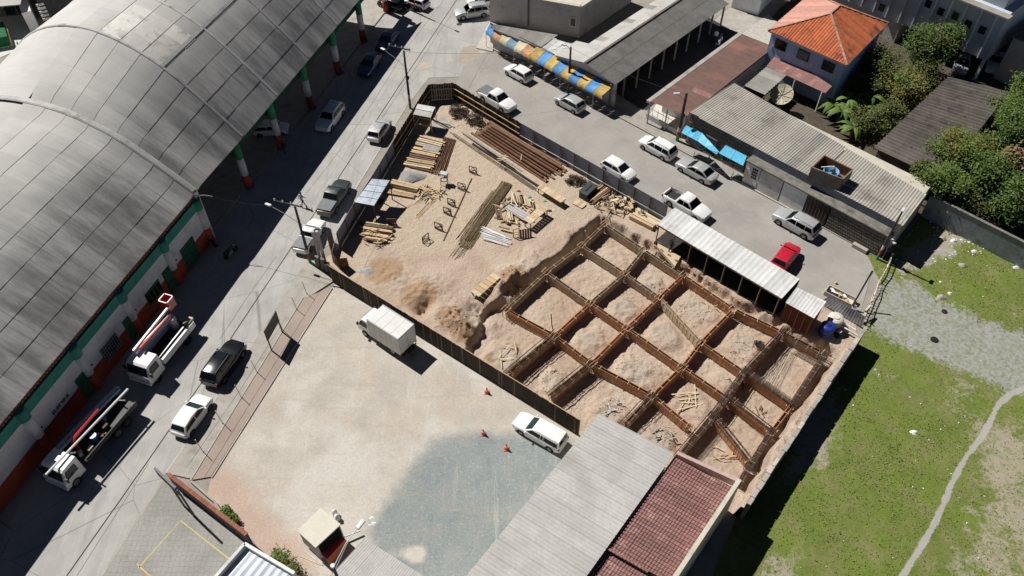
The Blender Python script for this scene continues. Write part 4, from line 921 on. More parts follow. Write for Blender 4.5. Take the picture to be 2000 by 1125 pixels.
for i, z in [(0,5.9),(1,5.9),(2,6.2),(3,6.0),(4,6.3),(6,6.4),(8,6.2),(7,3.6),(10,4.2),(2,3.4)]:
    p = off(B1, ad, -1.8-i*1.75)+bn*.03; o = MB().box((p.x,p.y,z), (.95,.1,1.1), ad).build('window', M_APT, ap); MB().box((p+bn*.06).to_tuple()[:2]+(z,), (.8,.04,.95), ad).build('pane', M_WIN, o)
MB().prism([xy(off(B0,ad,-1)+bn*.9), xy(off(B1,ad,.5)+bn*.9), xy(off(B1,ad,.5)+bdv*.2), xy(off(B0,ad,-1)+bdv*.2)], ht, ht+.18).build('eave_slab', M_CONC, ap)
MB().prism([xy(off(B0,ad,0)+bdv*1.2), xy(off(B1,ad,-1)+bdv*1.2), xy(off(B1,ad,-1)+bdv*11), xy(B0+bdv*11)], ht, ht+1.5).build('attic', M_FIN, ap)
MB().prism([xy(off(B0,ad,0)+bdv*1.0), xy(off(B1,ad,-.8)+bdv*1.0), xy(off(B1,ad,-.8)+bdv*1.6), xy(B0+bdv*1.6)], ht+1.5, ht+1.75).build('roof_parapet', M_CREAMW, ap)
for s in (-.15, -4.2, -8): p = off(B1, ad, s)+bn*.0-bn*.15; MB().box((p.x,p.y,hb_/2), (.3,.3,hb_), ad).build('pillar', M_FIN, ap)
ab = thing('rear_block', 'plain grey block in shade behind the finned apartment block', 'building', G(1990,60).xy.to_3d())
q0 = off(B1, ad, 1.2)+bdv*2; MB().prism([xy(q0), xy(off(q0,ad,9)), xy(off(q0,ad,9)+bdv*10), xy(q0+bdv*10)], -.1, 5.5).build('wall', M_GREYW, ab); MB().prism([xy(off(q0,ad,-.2)-bdv*.2), xy(off(q0,ad,9)-bdv*.2), xy(off(q0,ad,9)+bdv*10), xy(q0+bdv*10)], 5.5, 5.65).build('roof', M_FIBD, ab)
# ---- things at the head of the lane (top)
hd = thing('white_hut', 'small white hut with dark corrugated roof at the head of the lane', 'hut', G(1475,25).xy.to_3d())
h0, h1 = G(1428,14), G(1480,30); ha = ang(h0, h1); hp_ = [h0, h1, off(h1, ha+math.pi/2, 9), off(h0, ha+math.pi/2, 9)]
MB().prism([xy(p) for p in hp_], -.1, 2.6).build('wall', M_WHT, hd)
corr_roof(hd, [Vector((hp_[1].x+3.2,hp_[1].y-1.5,2.75)), Vector((hp_[1].x+6,hp_[1].y+5,2.75)), Vector((hp_[3].x,hp_[3].y,3.1)), Vector((h0.x-.2,h0.y-.2,3.1))], 1, .45, .06, M_FIBD, sub=6)
# ---- top left corner beyond the hall
tl = thing('white_corner_building', 'white rendered building with a small boxy porch beyond the hall roof', 'building', G(30,20).xy.to_3d())
c0, c1 = G(-80,45), G(62,40); MB().prism([xy(G(-140,30)), xy(G(60,10)), xy(G(75,-60)), xy(G(-140,-60))], -.1, 3.5).build('wall', M_WHT, tl)
MB().prism([xy(G(60,62)), xy(G(78,57)), xy(G(66,22)), xy(G(48,26))], -.1, 2.6).build('porch', M_WHT, tl); MB().prism([xy(G(-140,25,3.5)), xy(G(40,10,3.5)), xy(G(60,-60,3.5)), xy(G(-140,-60,3.5))], 3.5, 3.6).build('roof', M_FIBL, tl)
for px in ((20,20),(44,16)): p = G(*px, 2.0); MB().box(p, (1.2,.5,1.0), R(10)).build('window', M_WIN, tl)
tl2 = thing('dark_shop_building', 'dark shop building with grille of pale breeze blocks beyond the hall', 'building', G(130,30).xy.to_3d())
MB().prism([xy(G(92,45)), xy(G(160,27)), xy(G(235,5)), xy(G(300,-30)), xy(G(260,-120)), xy(G(70,-40))], -.1, 4.5).build('wall', mat('dark_shop_wall', (.07,.072,.08), (.04,.042,.05), kind='pos'), tl2)
b0_, b1_ = G(88,46), G(103,42)
for i in range(3):
    for j in range(5): p = b0_.lerp(b1_, (i+.5)/3)+Vector((.02,-.12,.6+j*.5)); MB().box(p, (.3,.12,.3), ang(b0_,b1_)).build('breeze_block', M_WHT, tl2)
sheet('white_forecourt', P2([(-150,45),(40,30),(110,75),(40,95),(-150,180)]), .012, mat('white_forecourt_paving', (.66,.65,.62), (.56,.55,.52), kind='pos'))
dp = thing('green_skip', 'dark green metal skip with open top beyond the hall', 'skip', G(8,95).xy.to_3d())
MB().prism([xy(G(-30,100)), xy(G(24,90)), xy(G(16,62)), xy(G(-40,60))], -.05, 1.4).build('body', M_GREENW, dp); MB().bar(G(24,90,1.42), G(14,56,1.42), .12, .1).build('rim', M_RUST, dp); MB().bar(G(-30,100,1.42), G(24,90,1.42), .12, .1).build('rim', M_DGRN, dp)
for mm in list(dp.children): pass
# ================= fences of the building site =================
def rel(o, v): return ROOTINV[o.name] @ Vector(v)
def V3(p, z=0.0): return Vector((p[0], p[1], z))
# lower fence: dark upright boards
lf = thing('board_fence', 'tall dark fence of upright boards between parking lot and building site', 'fence', V3(LOWF0), 0)
n = 190; d = (LOWF1-LOWF0); la = math.atan2(d.y, d.x); bw_ = d.length/n
bdm = meshdata(MB().box((0,0,0), (1,1,1)), 'board', M_WOODB); bdm2 = meshdata(MB().box((0,0,0), (1,1,1)), 'board', M_WOODD)
for i in range(n):
    p = LOWF0+d*((i+.5)/n); h = 2.15+random.uniform(-.05,.06)
    inst(bdm if random.random() < .9 else bdm2, 'board', lf, rel(lf, (p.x, p.y, h/2-.05)), (random.uniform(-.02,.02), 0, la), (bw_*.94, .03, h+.1))
nrm_ = Vector((-d.y, d.x)).normalized()
for z in (.5, 1.7):
    a, b = LOWF0+nrm_*.06, LOWF1+nrm_*.06; MB().bar((a.x,a.y,z), (b.x,b.y,z), .06, .08).build('rail', M_WOODD, lf)
for i in range(13):
    p = LOWF0+d*(i/12)+nrm_*.10; MB().bar((p.x,p.y,-.3), (p.x,p.y,2.05), .1, .1).build('post', M_WOODD, lf)
MB().bar(V3(LOWF0,2.24), V3(LOWF1,2.24), .06, .03).build('capping', M_WOODL, lf)
# upper fence, first of boards then of painted metal sheets
def fence(name, label, pts, kind, postmat, railmat):
    f = thing(name, label, 'fence', V3(pts[0]))
    for a, b in zip(pts[:-1], pts[1:]):
        dd = b-a; L = dd.length; aa = math.atan2(dd.y, dd.x); out = Vector((-dd.y, dd.x)).normalized(); k = max(1, round(L/1.9))
        if kind == 'sheet':
            for i in range(k):
                p = a+dd*((i+.5)/k)+out*.04; inst(FSM, 'metal_sheet', f, rel(f, (p.x,p.y,FH/2)), (0,0,aa), (L/k*.985, .025, FH))
        else:
            m_ = max(1, round(L/.29))
            for i in range(m_):
                p = a+dd*((i+.5)/m_)+out*.04; h = FH+random.uniform(-.06,.05); inst(bdm if random.random() < .85 else bdm2, 'board', f, rel(f, (p.x,p.y,h/2)), (0,0,aa), (L/m_*.96, .025, h))
        for i in range(k+1):
            p = a+dd*(i/k)-out*.04; MB().bar((p.x,p.y,-.3), (p.x,p.y,FH-.02), .09, .09).build('post', postmat, f)
        for z in ((.75, 1.55) if kind != 'sheet' else (.62,)):
            p, q = a-out*.10, b-out*.10; MB().bar((p.x,p.y,z), (q.x,q.y,z), .07, .11).build('rail', railmat, f)
    return f
FSM = meshdata(MB().box((0,0,0), (1,1,1)), 'metal_sheet', mat('blue_grey_painted_sheet', (.25,.285,.35), (.2,.23,.29), scale=1.5, rough=.6, kind='pos'))
fence('corner_fence', 'angled fence of dark boards with rails around the far corner of the site', FT[3:7], 'board', M_WOODD, M_WOODL)
fence('sheet_fence', 'blue grey sheet metal fence with brown posts along the paved street', FT[6:9], 'sheet', mat('brown_fence_post', (.14,.06,.04), (.1,.045,.03)), mat('pale_rail', (.5,.5,.47), (.4,.4,.38)))
fence('street_fence', 'short fence of blue grey sheets beside the corrugated lean-to on the left street', FT[1:4], 'sheet', M_WOODD, M_WOODD)
gt = fence('open_gate', 'single blue grey sheet panel hanging open at the site entrance', [FT[0], FT[1]], 'sheet', M_WOODD, M_WOODD)
# crumpled sheeting at the entrance and the concrete stump of the gate
cr = MB(); vv = []
for j, px in enumerate([(653,472),(648,490),(650,512),(665,528),(682,520)]):
    p = G(*px); vv += [(p.x,p.y,0),(p.x+random.uniform(-.15,.15),p.y+random.uniform(-.15,.15),1.5+random.uniform(-.3,.3))]
cr.add(vv, [(2*i,2*i+2,2*i+3,2*i+1) for i in range(4)])
tag(cr.build('crumpled_sheet', M_RUST), 'crumpled rusty sheet bent around the site entrance', 'metal sheet')
gs_ = thing('gate_post_block', 'bundle of dark concrete gate posts at the corner of the entrance', 'post', G(628,522))
for k, (px, tp) in enumerate([((628,515),(612,447)),((636,516),(627,445)),((622,520),(619,498)),((634,526),(631,505)),((641,530),(640,512))]):
    p = G(*px); hh = [4.3,4.4,1.3,1.5,1.1][k]; MB().bar((p.x,p.y,-.05), (p.x+(-.05 if k < 2 else .05),p.y,hh), .26 if k < 2 else .45, .26 if k < 2 else .4).build('concrete_post' if k < 2 else 'stub', M_CONCD if k > 1 else M_GREYW, gs_, bevel=.03)
# boundary wall of the field: rough, pale capped
bwall = thing('boundary_wall', 'long rough wall with crumbling pale capping between the site and the grass field', 'wall', V3(WALL0))
dW = WALL1-WALL0; n = 26; wa = math.atan2(dW.y, dW.x); wn = Vector((-dW.y, dW.x)).normalized()
for i in range(n):
    p = WALL0+dW*((i+.5)/n)+wn*random.uniform(-.02,.02); h = 2.36+random.uniform(-.03,.03)
    MB().box((p.x,p.y,h/2-.15), (dW.length/n*1.012,.24,h+.3), wa).build('wall_panel', M_CONCD, bwall)
    q = p+wn*random.uniform(-.06,.06); MB().box((q.x,q.y,h+.05), (dW.length/n*random.uniform(.9,1.02),random.uniform(.24,.4),.12), wa+random.uniform(-.02,.02)).build('capping', random.choice([M_CREAMW, M_CONC, M_KERB]), bwall, bevel=.03)
# soil bank piled inside the wall
# ================= formwork =================
def beam(key, m, cage=False, yellow=False):
    p, q = NODE[key[:2]], NODE[key[2:]]; dd = (q-p); dd.z = 0; L = dd.length; u_ = dd/L; s = Vector((-u_.y, u_.x, 0)); a = math.atan2(u_.y, u_.x)
    row = 'abcdef'.index(key[0]); 
    return p, q, u_, s, a, L
BW = .24; BHT = .95
tiem = meshdata(MB().box((0,0,0), (.05,BW+.20,.04)), 'tie', M_WOODL); batm = meshdata(MB().box((0,0,0), (.05,.03,1)), 'batten', M_WOODL); batm2 = meshdata(MB().box((0,0,0), (.05,.03,1)), 'batten', M_FORM)
wirem = meshdata(MB().box((0,0,0), (.022,.02,1)), 'tie_wire', M_ROPE)
RNAME = dict(a='along the far edge of the pit', b='in the second row', c='in the third row', d='in the fourth row', e='near the tiled building', f='by the fence')
def end_desc(k):
    return {'a':'far','b':'second','c':'third','d':'fourth','e':'fifth','f':'last'}[k[0]]
ORD = ['first','second','third','fourth','fifth','sixth']
for key in BEAMS:
    p, q, u_, s, a, L = beam(key, None); same = key[0] == key[2]
    old = key in ('a0a1','a1a2','b0b1','c0c1','b1b2','a0b0','b0c0','a1b1','c0d0','b1c1')
    mm = M_FORMG if old else M_FORM
    yel = key in ('b2b3',)
    if same: lab = '%s formwork beam counted from the dug edge in the %s long row' % (ORD[min(int(key[1]), 5)], {'a':'far','b':'second','c':'third','d':'fourth','e':'short last'}[key[0]])
    else: lab = 'cross formwork beam on the %s cross line between the %s and %s rows' % (ORD[int(key[1])], {'a':'far','b':'second','c':'third','d':'fourth','e':'short last'}[key[0]], {'b':'second','c':'third','d':'fourth','e':'short last','f':'fence side'}[key[2]])
    f = thing('formwork_beam', lab, 'formwork', (p.x, p.y, p.z), a, 'formwork beams of the foundation grid', local=True)
    x0, x1 = .22, L-.22
    for sd in (-1, 1):
        nb_ = 2
        for j in range(nb_):   # two boards one above the other
            z0 = -BHT+j*BHT/2; MB().box(((x0+x1)/2, sd*BW/2+random.uniform(-.012,.012), z0+BHT/4), (x1-x0+random.uniform(-.1,.08), .03, BHT/2-.008)).build("side_board", mm, f) if not yel else MB().box(((x0+x1)/2, sd*BW/2, z0+BHT/4), (x1-x0, .03, BHT/2-.008)).build('side_board', M_WOODP, f)
        nb = max(2, round((x1-x0)/.45))
        for i in range(nb):
            x = lerp(x0+.1, x1-.1, i/(nb-1)) if nb > 1 else (x0+x1)/2
            inst(batm if (yel or random.random() < .15) else batm2, 'batten', f, (x+random.uniform(-.05,.05), sd*(BW/2+.032), -BHT/2+.02), (random.uniform(-.03,.03), random.uniform(-.05,.05), 0), (1, 1, BHT*random.uniform(.85,1.05)))
            if random.random() < .75: inst(wirem, 'tie_wire', f, (x+.22, sd*(BW/2+.035), -BHT/2), (sd*random.uniform(0,.12), random.uniform(-.25,.05), 0), (1, 1, BHT*random.uniform(.8,1.15)))
    nt_ = max(2, round(L/1.6))
    for i in range(nt_): inst(tiem, 'tie', f, (lerp(x0+.2, x1-.2, (i+random.uniform(-.2,.2)+.5)/nt_), random.uniform(-.05,.05), .02), (0, 0, random.uniform(-.2,.2)))
    MB().box(((x0+x1)/2, 0, -BHT+.04), (x1-x0, BW-.06, .06)).build('blinding', M_CONCD, f)
# junction boxes
for k, p in NODE.items():
    if k[0] == 'f': continue
    t = thing('formwork_corner', 'boxed formwork joint where the %s row meets the %s cross line' % ({'a':'far','b':'second','c':'third','d':'fourth','e':'short last'}[k[0]], ORD[int(k[1])]), 'formwork', p, R(-44)+random.uniform(-.05,.05), 'formwork joints of the foundation grid', local=True)
    for i in range(3): MB().bar((-.3+i*.3, -.42, .05+random.uniform(0,.03)), (-.3+i*.3+random.uniform(-.1,.1), .42, .05), .045, .03).build('tie', M_WOODL if i != 1 else M_FORM, t)
    for sx in (-1, 1):
        for sy in (-1, 1): MB().bar((sx*.24, sy*.24, -BHT-.1), (sx*.24, sy*.24, .04), .05, .05).build('stake', M_FORM, t)
    r = MB()
    for i in range(6): a_ = i*math.pi/3; r.tube([(.12*math.cos(a_), .12*math.sin(a_), -1.0), (.12*math.cos(a_), .12*math.sin(a_), .35 if k[1] in '345' else .03)], .012, 4)
    r.build('starter_bars', M_REBAR, t)
# rebar cages resting on the beams
def cage(p, q, wd, z, label, nrod=9, ext=0.2):
    d = (q-p); d.z = 0; L = d.length; a = math.atan2(d.y, d.x); t = thing('rebar_cage', label, 'rebar', (p.x, p.y, z), a, 'rebar cages on the formwork', local=True)
    for i in range(nrod):
        y = lerp(-wd/2, wd/2, i/(nrod-1)); zz = .03+(.25 if i % 3 == 1 else 0)+random.uniform(0,.04)
        MB().tube([(-ext+random.uniform(-.2,.2), y+random.uniform(-.03,.03), zz), (L/2, y+random.uniform(-.04,.04), zz+.01), (L+ext+random.uniform(-.2,.2), y+random.uniform(-.03,.03), zz)], .03, 4).build('rod', M_REBAR, t)
    for i in range(round(L/.5)):
        x = .2+i*.5; MB().tube([(x,-wd/2-.03,0),(x,wd/2+.03,0),(x,wd/2+.03,.32),(x,-wd/2-.03,.32),(x,-wd/2-.03,0)], .014, 4).build('stirrup', M_ROPE if i % 2 else M_REBAR, t)
ND = NODE
cage(ND['d1'], ND['f1'], .9, .0, 'wide rebar cage running from the fourth row to the board fence')
cage(ND['d2'], ND['f2'], .8, .0, 'rebar cage between the fourth row and the fence, beside the widest cage')
cage(ND['d3'], ND['f3'], .8, .02, 'rebar cage ending under the pale warehouse roof')
cage(ND['a4'], ND['b4'], .45, .06, 'rebar cage on the cross beam nearest the white roofed hut')
cage(ND['b4'], ND['e4'], .5, .06, 'rebar cage in the middle of the fifth cross line')
cage(ND['e4'], ND['f4'], .7, .03, 'rebar cage dipping towards the tiled parapet')
cage(ND['b4'], ND['b5'], .5, .06, 'rebar cage on the second row beside the boundary wall')
cage(ND['c4'], ND['c5'], .5, .06, 'rebar cage on the third row beside the boundary wall', 7)
cage(ND['e4'], ND['e5'], .5, .06, 'rebar cage on the short last row', 7)
cage(ND['a4']+Vector((.3,-.9,0)), ND['a5']+Vector((.2,-.9,0)), .6, .04, 'rebar cage lying inside the far corner by the boundary wall', 8)
cage(ND['a5'], ND['b5'], .4, .05, 'rebar cage along the boundary wall, far half', 7)
cage(ND['c5'], ND['f5'], .4, .05, 'rebar cage along the boundary wall, near half', 7)
# rods laid flat inside the last cells
def rods(p, q, n, wd, label, m=M_REBAR, r=.014, grp='loose rods', z=.05):
    d = q-p; L = d.length; a = math.atan2(d.y, d.x); t = thing('rod_bundle', label, 'steel rods', (p.x,p.y,z), a, grp, local=True)
    for i in range(n):
        y = lerp(-wd/2, wd/2, (i+.5)/n)+random.uniform(-.05,.05); MB().tube([(random.uniform(-.3,.3), y, random.uniform(0,.05)), (L*.5, y+random.uniform(-.08,.08), .03+random.uniform(0,.04)), (L+random.uniform(-.3,.3), y+random.uniform(-.1,.1), random.uniform(0,.05))], r, 4).build('rod', m, t)
    return t
rods(G(1540,690,-1.05), G(1500,765,-1.05), 9, 1.3, 'rods laid flat in the far cell beside the boundary wall', z=-.98)
rods(G(1440,800,-1), G(1500,850,-1), 6, .8, 'rods laid in the cell below the third row', z=-.98)
# ================= vehicles =================
M_TYRE = plain('tyre_rubber', (.018,.018,.019), .85, spec=.2); M_RIM = plain('alloy_rim', (.38,.38,.39), .35, .7); M_GLASS = plain('dark_car_glass', (.012,.016,.02), .06, spec=.8)
M_GLASSG = plain('greenish_windscreen', (.05,.085,.085), .06, spec=.8)
M_HEADL = plain('headlight_lens', (.55,.58,.6), .15, spec=.7); M_TAILL = plain('taillight_lens', (.30,.015,.012), .2, spec=.6); M_TRIM = plain('black_trim', (.02,.02,.021), .6)
P_WHITE = paint('white_car_paint', (.80,.80,.79)); P_SILVER = paint('silver_car_paint', (.52,.53,.54), metal=.35); P_BLACK = plain('black_car_paint', (.010,.012,.015), .18, spec=.35, coat=.3); P_GREY = paint('dark_grey_car_paint', (.035,.043,.043))
P_RED = paint('red_car_paint', (.50,.012,.035)); P_BLUE = paint('dark_blue_car_paint', (.03,.06,.16), metal=.2); P_COVER = mat('grey_tonneau_cover', (.22,.235,.245), (.17,.18,.19), rough=.6)
PB = {'p': P_WHITE}
def wheel_mesh(r, w):
    t = MB().lathe((0,0,0), [(r*.62,-w/2),(r*.93,-w/2),(r,-w*.3),(r,w*.3),(r*.93,w/2),(r*.62,w/2)], 18)
    t.v = [(v[0], v[2], v[1]) for v in t.v]; t.f = [f[::-1] for f in t.f]
    rm = MB().lathe((0,0,0), [(.05,w*.42),(r*.62,w*.36),(r*.62,w*.5)], 18); rm.v = [(v[0], v[2], v[1]) for v in rm.v]
    for k in range(5):
        a = 2*math.pi*k/5; rm.bar((.03*math.cos(a),w*.46,.03*math.sin(a)), (r*.6*math.cos(a),w*.46,r*.6*math.sin(a)), .07, .02, (0,1,0))
    return meshdata(t, 'tyre', M_TYRE, True), meshdata(rm, 'rim', M_RIM)
WM = {}
KINDS = {
 # L, W, H, belt, hood, wheels(front,rear), cabin profile (x: front+), pillars
 'hatch': dict(L=3.85, W=1.68, H=1.48, belt=.92, hood=.86, fx=1.22, rx=-1.23, cab=[(.98,.90),(.25,1.40),(-.5,1.48),(-1.45,1.40),(-1.80,.95)], pil=[-.35], boot=.93),
 'sedan': dict(L=4.55, W=1.76, H=1.46, belt=.92, hood=.87, fx=1.42, rx=-1.28, cab=[(.98,.90),(.20,1.38),(-.4,1.46),(-1.05,1.38),(-1.72,.98)], pil=[-.3], boot=.99),
 'suv':   dict(L=4.65, W=1.85, H=1.72, belt=1.06, hood=1.02, fx=1.42, rx=-1.40, cab=[(1.02,1.03),(.35,1.60),(-.5,1.72),(-1.85,1.64),(-2.20,1.08)], pil=[-.2,-1.2], boot=1.06, r=.36),
 'van':   dict(L=4.35, W=1.74, H=1.66, belt=.98, hood=.92, fx=1.36, rx=-1.26, cab=[(1.20,.95),(.45,1.56),(-.4,1.66),(-1.75,1.60),(-2.08,1.0)], pil=[.0,-1.0], boot=.98),
 'pickup':dict(L=5.15, W=1.83, H=1.76, belt=1.08, hood=1.05, fx=1.62, rx=-1.45, cab=[(1.22,1.05),(.55,1.66),(.1,1.76),(-.55,1.70),(-.85,1.08)], pil=[.05], boot=1.10, bed=(-2.45,-.95), r=.37),
 'smallpickup':dict(L=4.45, W=1.68, H=1.55, belt=.95, hood=.92, fx=1.32, rx=-1.36, cab=[(1.05,.93),(.35,1.47),(.0,1.55),(-.30,1.50),(-.52,.97)], pil=[], boot=.98, bed=(-2.1,-.62), r=.32),
 'canopy':dict(L=4.45, W=1.68, H=1.62, belt=.95, hood=.92, fx=1.32, rx=-1.36, cab=[(1.05,.93),(.35,1.47),(-.1,1.60),(-2.05,1.62),(-2.14,.97)], pil=[-.45,-.72], boot=.97, r=.32)}
def body_mesh(k):
    L, W = k['L'], k['W']; r = k.get('r', .30); xs = set()
    for i in range(15): xs.add(round(-L/2+L*i/14, 3))
    for xw in (k['fx'], k['rx']):
        for i in range(-5, 6): xs.add(round(xw+(r+.07)*math.sin(i*math.pi/10), 3))
    if 'bed' in k:
        b0, b1 = k['bed']; xs |= {b0-.012, b0, b1, b1+.012}
    xs = sorted(xs); mb = MB(); vv = []; npt = 9
    for x in xs:
        t = abs(x)/(L/2); hw = W/2*(1-.16*max(0, (t-.62)/.38)**2-.02*(x < 0)); nose = max(0, (t-.86)/.14)
        zb = .22+.10*nose; zt = k['belt']; c0 = k['cab'][0][0]
        if x > c0: zt = lerp(k['belt'], k['hood']-.20, ((x-c0)/(L/2-c0))**2.2) if x > c0 else zt
        if x < k['cab'][-1][0]: zt = lerp(k['boot'], k['boot']-.16, ((k['cab'][-1][0]-x)/max(.05, L/2+k['cab'][-1][0]))**2)
        arch = 0
        for xw in (k['fx'], k['rx']):
            d = abs(x-xw)
            if d < r+.065: arch = max(arch, r+math.sqrt(max(0, (r+.07)**2-d*d)))
        z2 = max(zb+.06, arch); z2 = min(z2, zt-.18); z3 = max(lerp(zb, zt, .52), z2+.06)
        inner = zt+.025; rim = .84
        if 'bed' in k and k['bed'][0]-.001 <= x <= k['bed'][1]+.001: inner = zt-.42; rim = .86
        sec = [(0,zb),(hw*.76,zb),(hw*.985,z2),(hw,z3),(hw*.985,zt-.13),(hw*.93,zt-.02),(hw*.87,zt+.005),(hw*rim*.985,inner if inner < zt else zt+.012),(0,inner)]
        vv += [(x, y, z) for y, z in sec]
    n = len(xs); N = npt; ff = []
    vm = [(v[0], -v[1], v[2]) for v in vv]; off_ = len(vv)
    for i in range(n-1):
        for j in range(N-1):
            ff.append((i*N+j, (i+1)*N+j, (i+1)*N+j+1, i*N+j+1)[::-1]); ff.append((off_+i*N+j, off_+i*N+j+1, off_+(i+1)*N+j+1, off_+(i+1)*N+j)[::-1])
    for e in (0, n-1):
        a = [e*N+j for j in range(N)]+[off_+e*N+j for j in range(N-2, 0, -1)]; ff.append(tuple(a if e else a[::-1]))
    mb.add(vv+vm, ff); return mb
def wz(k, z):  # half width of the cabin at a height
    t = (z-k['belt'])/(k['H']-k['belt']); return lerp(k['W']/2*.93, k['W']/2*.74, max(0, min(1, t)))
def make_car(kind, label, pmat, group=None, cat='car', glass=None, front=M_GLASS):
    k = KINDS[kind]; g = M_GLASS; car = thing('parked_car' if 'pickup' not in kind else 'pickup_truck', label, cat, group=group, local=True); L, W, H = k['L'], k['W'], k['H']; r = k.get('r', .30)
    b = body_mesh(k).build('body', pmat, car, smooth=True, recalc=True); 
    md = b.data
    # sharpen by angle
    bm = bmesh.new(); bm.from_mesh(md); bmesh.ops.remove_doubles(bm, verts=bm.verts, dist=.002)
    for e in bm.edges:
        if len(e.link_faces) == 2 and e.calc_face_angle(0) > R(48): e.smooth = False
    bm.to_mesh(md); bm.free()
    C = k['cab']; ys = [wz(k, z) for x, z in C]; vv = [(x, y, z) for (x, z), y in zip(C, ys)]+[(x, -y, z) for (x, z), y in zip(C, ys)]; n = len(C)
    vv += [(C[0][0], ys[0], k['belt']-.06), (C[-1][0], ys[-1], k['belt']-.06), (C[0][0], -ys[0], k['belt']-.06), (C[-1][0], -ys[-1], k['belt']-.06)]
    bm = bmesh.new(); bv = [bm.verts.new(v) for v in vv]
    for i in range(n-1): bm.faces.new((bv[i], bv[i+1], bv[n+i+1], bv[n+i]))
    bm.faces.new([bv[i] for i in range(n)][::-1]+[bv[2*n], bv[2*n+1]]); bm.faces.new([bv[n+i] for i in range(n)]+[bv[2*n+3], bv[2*n+2]])
    bm.faces.new((bv[0], bv[n], bv[2*n+2], bv[2*n])); bm.faces.new((bv[n-1], bv[2*n+1], bv[2*n+3], bv[2*n-1]))
    bmesh.ops.recalc_face_normals(bm, faces=bm.faces)
    bmesh.ops.bevel(bm, geom=[e for e in bm.edges if e.calc_face_angle(0) > R(12) and min(v.co.z for v in e.verts) > k['belt']-.03], offset=.055, segments=3, affect='EDGES', profile=.5)
    me = bpy.data.meshes.new('roof'); bm.to_mesh(me); bm.free(); me.materials.append(pmat); me.polygons.foreach_set('use_smooth', [True]*len(me.polygons))
    cb = bpy.data.objects.new('cabin', me); COL.objects.link(cb); cb.parent = car
    # glazing, a hair proud of the shell
    def pane(name, a, b_, inset, mm, ins_end=.07):
        (xa, za), (xb, zb) = a, b_; pts = []
        d = Vector((xb-xa, 0, zb-za)); nn = Vector((-d.z, 0, d.x)).normalized()
        if nn.z < 0: nn = -nn
        for t in (ins_end/d.length, 1-ins_end/d.length):
            x, z = lerp(xa, xb, t), lerp(za, zb, t); y = wz(k, z)-inset; pts.append((x, y, z))
        q = [Vector(pts[0]), Vector((pts[0][0], -pts[0][1], pts[0][2])), Vector((pts[1][0], -pts[1][1], pts[1][2])), Vector(pts[1])]
        m_ = MB(); m_.add([p+nn*.012 for p in q], [(0,1,2,3)]); m_.add([p+nn*.012 for p in q], [(3,2,1,0)]); return m_.build(name, mm, cb)
    pane('windscreen', C[0], C[1], .10, front); pane('rear_window', C[-1], C[-2], .12, g)
    z0, z1 = k['belt']+.035, min(C[1][1], C[-2][1])-.085
    def xf(z): (xa, za), (xb, zb) = C[0], C[1]; return lerp(xa, xb, (z-za)/(zb-za))-.13
    def xr(z): (xa, za), (xb, zb) = C[-1], C[-2]; return lerp(xa, xb, (z-za)/(zb-za))+.13
    cuts = [None]+list(k['pil'])+[None]
    for s in (1, -1):
        for i in range(len(cuts)-1):
            F = (lambda z: xf(z)) if cuts[i] is None else (lambda z, c=cuts[i]: c-.035); Bk = (lambda z: xr(z)) if cuts[i+1] is None else (lambda z, c=cuts[i+1]: c+.035)
            pts = []
            for z, f_ in ((z0, F), (z1, F), (z1, Bk), (z0, Bk)): pts.append((f_(z), s*(wz(k, z)+.008), z))
            if pts[1][0]-pts[2][0] < .05 and pts[0][0]-pts[3][0] < .1: continue
            if pts[1][0] < pts[2][0]: pts[1] = pts[2] = ((pts[1][0]+pts[2][0])/2, pts[1][1], pts[1][2])
            m_ = MB(); m_.add(pts, [(0,1,2,3), (3,2,1,0)]); m_.build('side_window', g, cb)
    # wheels
    if r not in WM: WM[r] = wheel_mesh(r, .21)
    for xw in (k['fx'], k['rx']):
        for s in (1, -1):
            t = inst(WM[r][0], 'wheel', car, (xw, s*(W/2-.115), r), (0, 0, 0 if s > 0 else math.pi)); inst(WM[r][1], 'rim', t)
    for s in (1, -1):
        MB().box((L/2-.19, s*(W/2-.26), k['hood']-.22), (.22,.34,.13), s*-.35).build('headlight', M_HEADL, car, bevel=.03)
        MB().box((-L/2+.09, s*(W/2-.20), k['boot']-.22), (.12,.26,.20), s*.25).build('taillight', M_TAILL, car, bevel=.03)
        MB().box((C[0][0]-.22, s*(W/2+.06), k['belt']+.05), (.12,.18,.12)).build('mirror', pmat, car, bevel=.03)
    MB().box((L/2-.09, 0, .46), (.10,W*.55,.13)).build('grille', M_TRIM, car); MB().box((L/2-.045, 0, .40), (.02,.42,.10)).build('number_plate', M_RIM, car)
    MB().box((-L/2+.02, 0, .60), (.03,.42,.11)).build('number_plate', M_RIM, car)
    MB().box((0, 0, .22), (L*.94,W*.8,.08)).build('underbody', M_TRIM, car)
    for s in (1,-1): 
        if kind in ('suv','van'): MB().bar((C[1][0]-.15, s*W*.33, H+.0), (C[-2][0]+.1, s*W*.33, H+.0), .05, .05).build('roof_rail', M_RIM, car)
    return car
CARS = {}
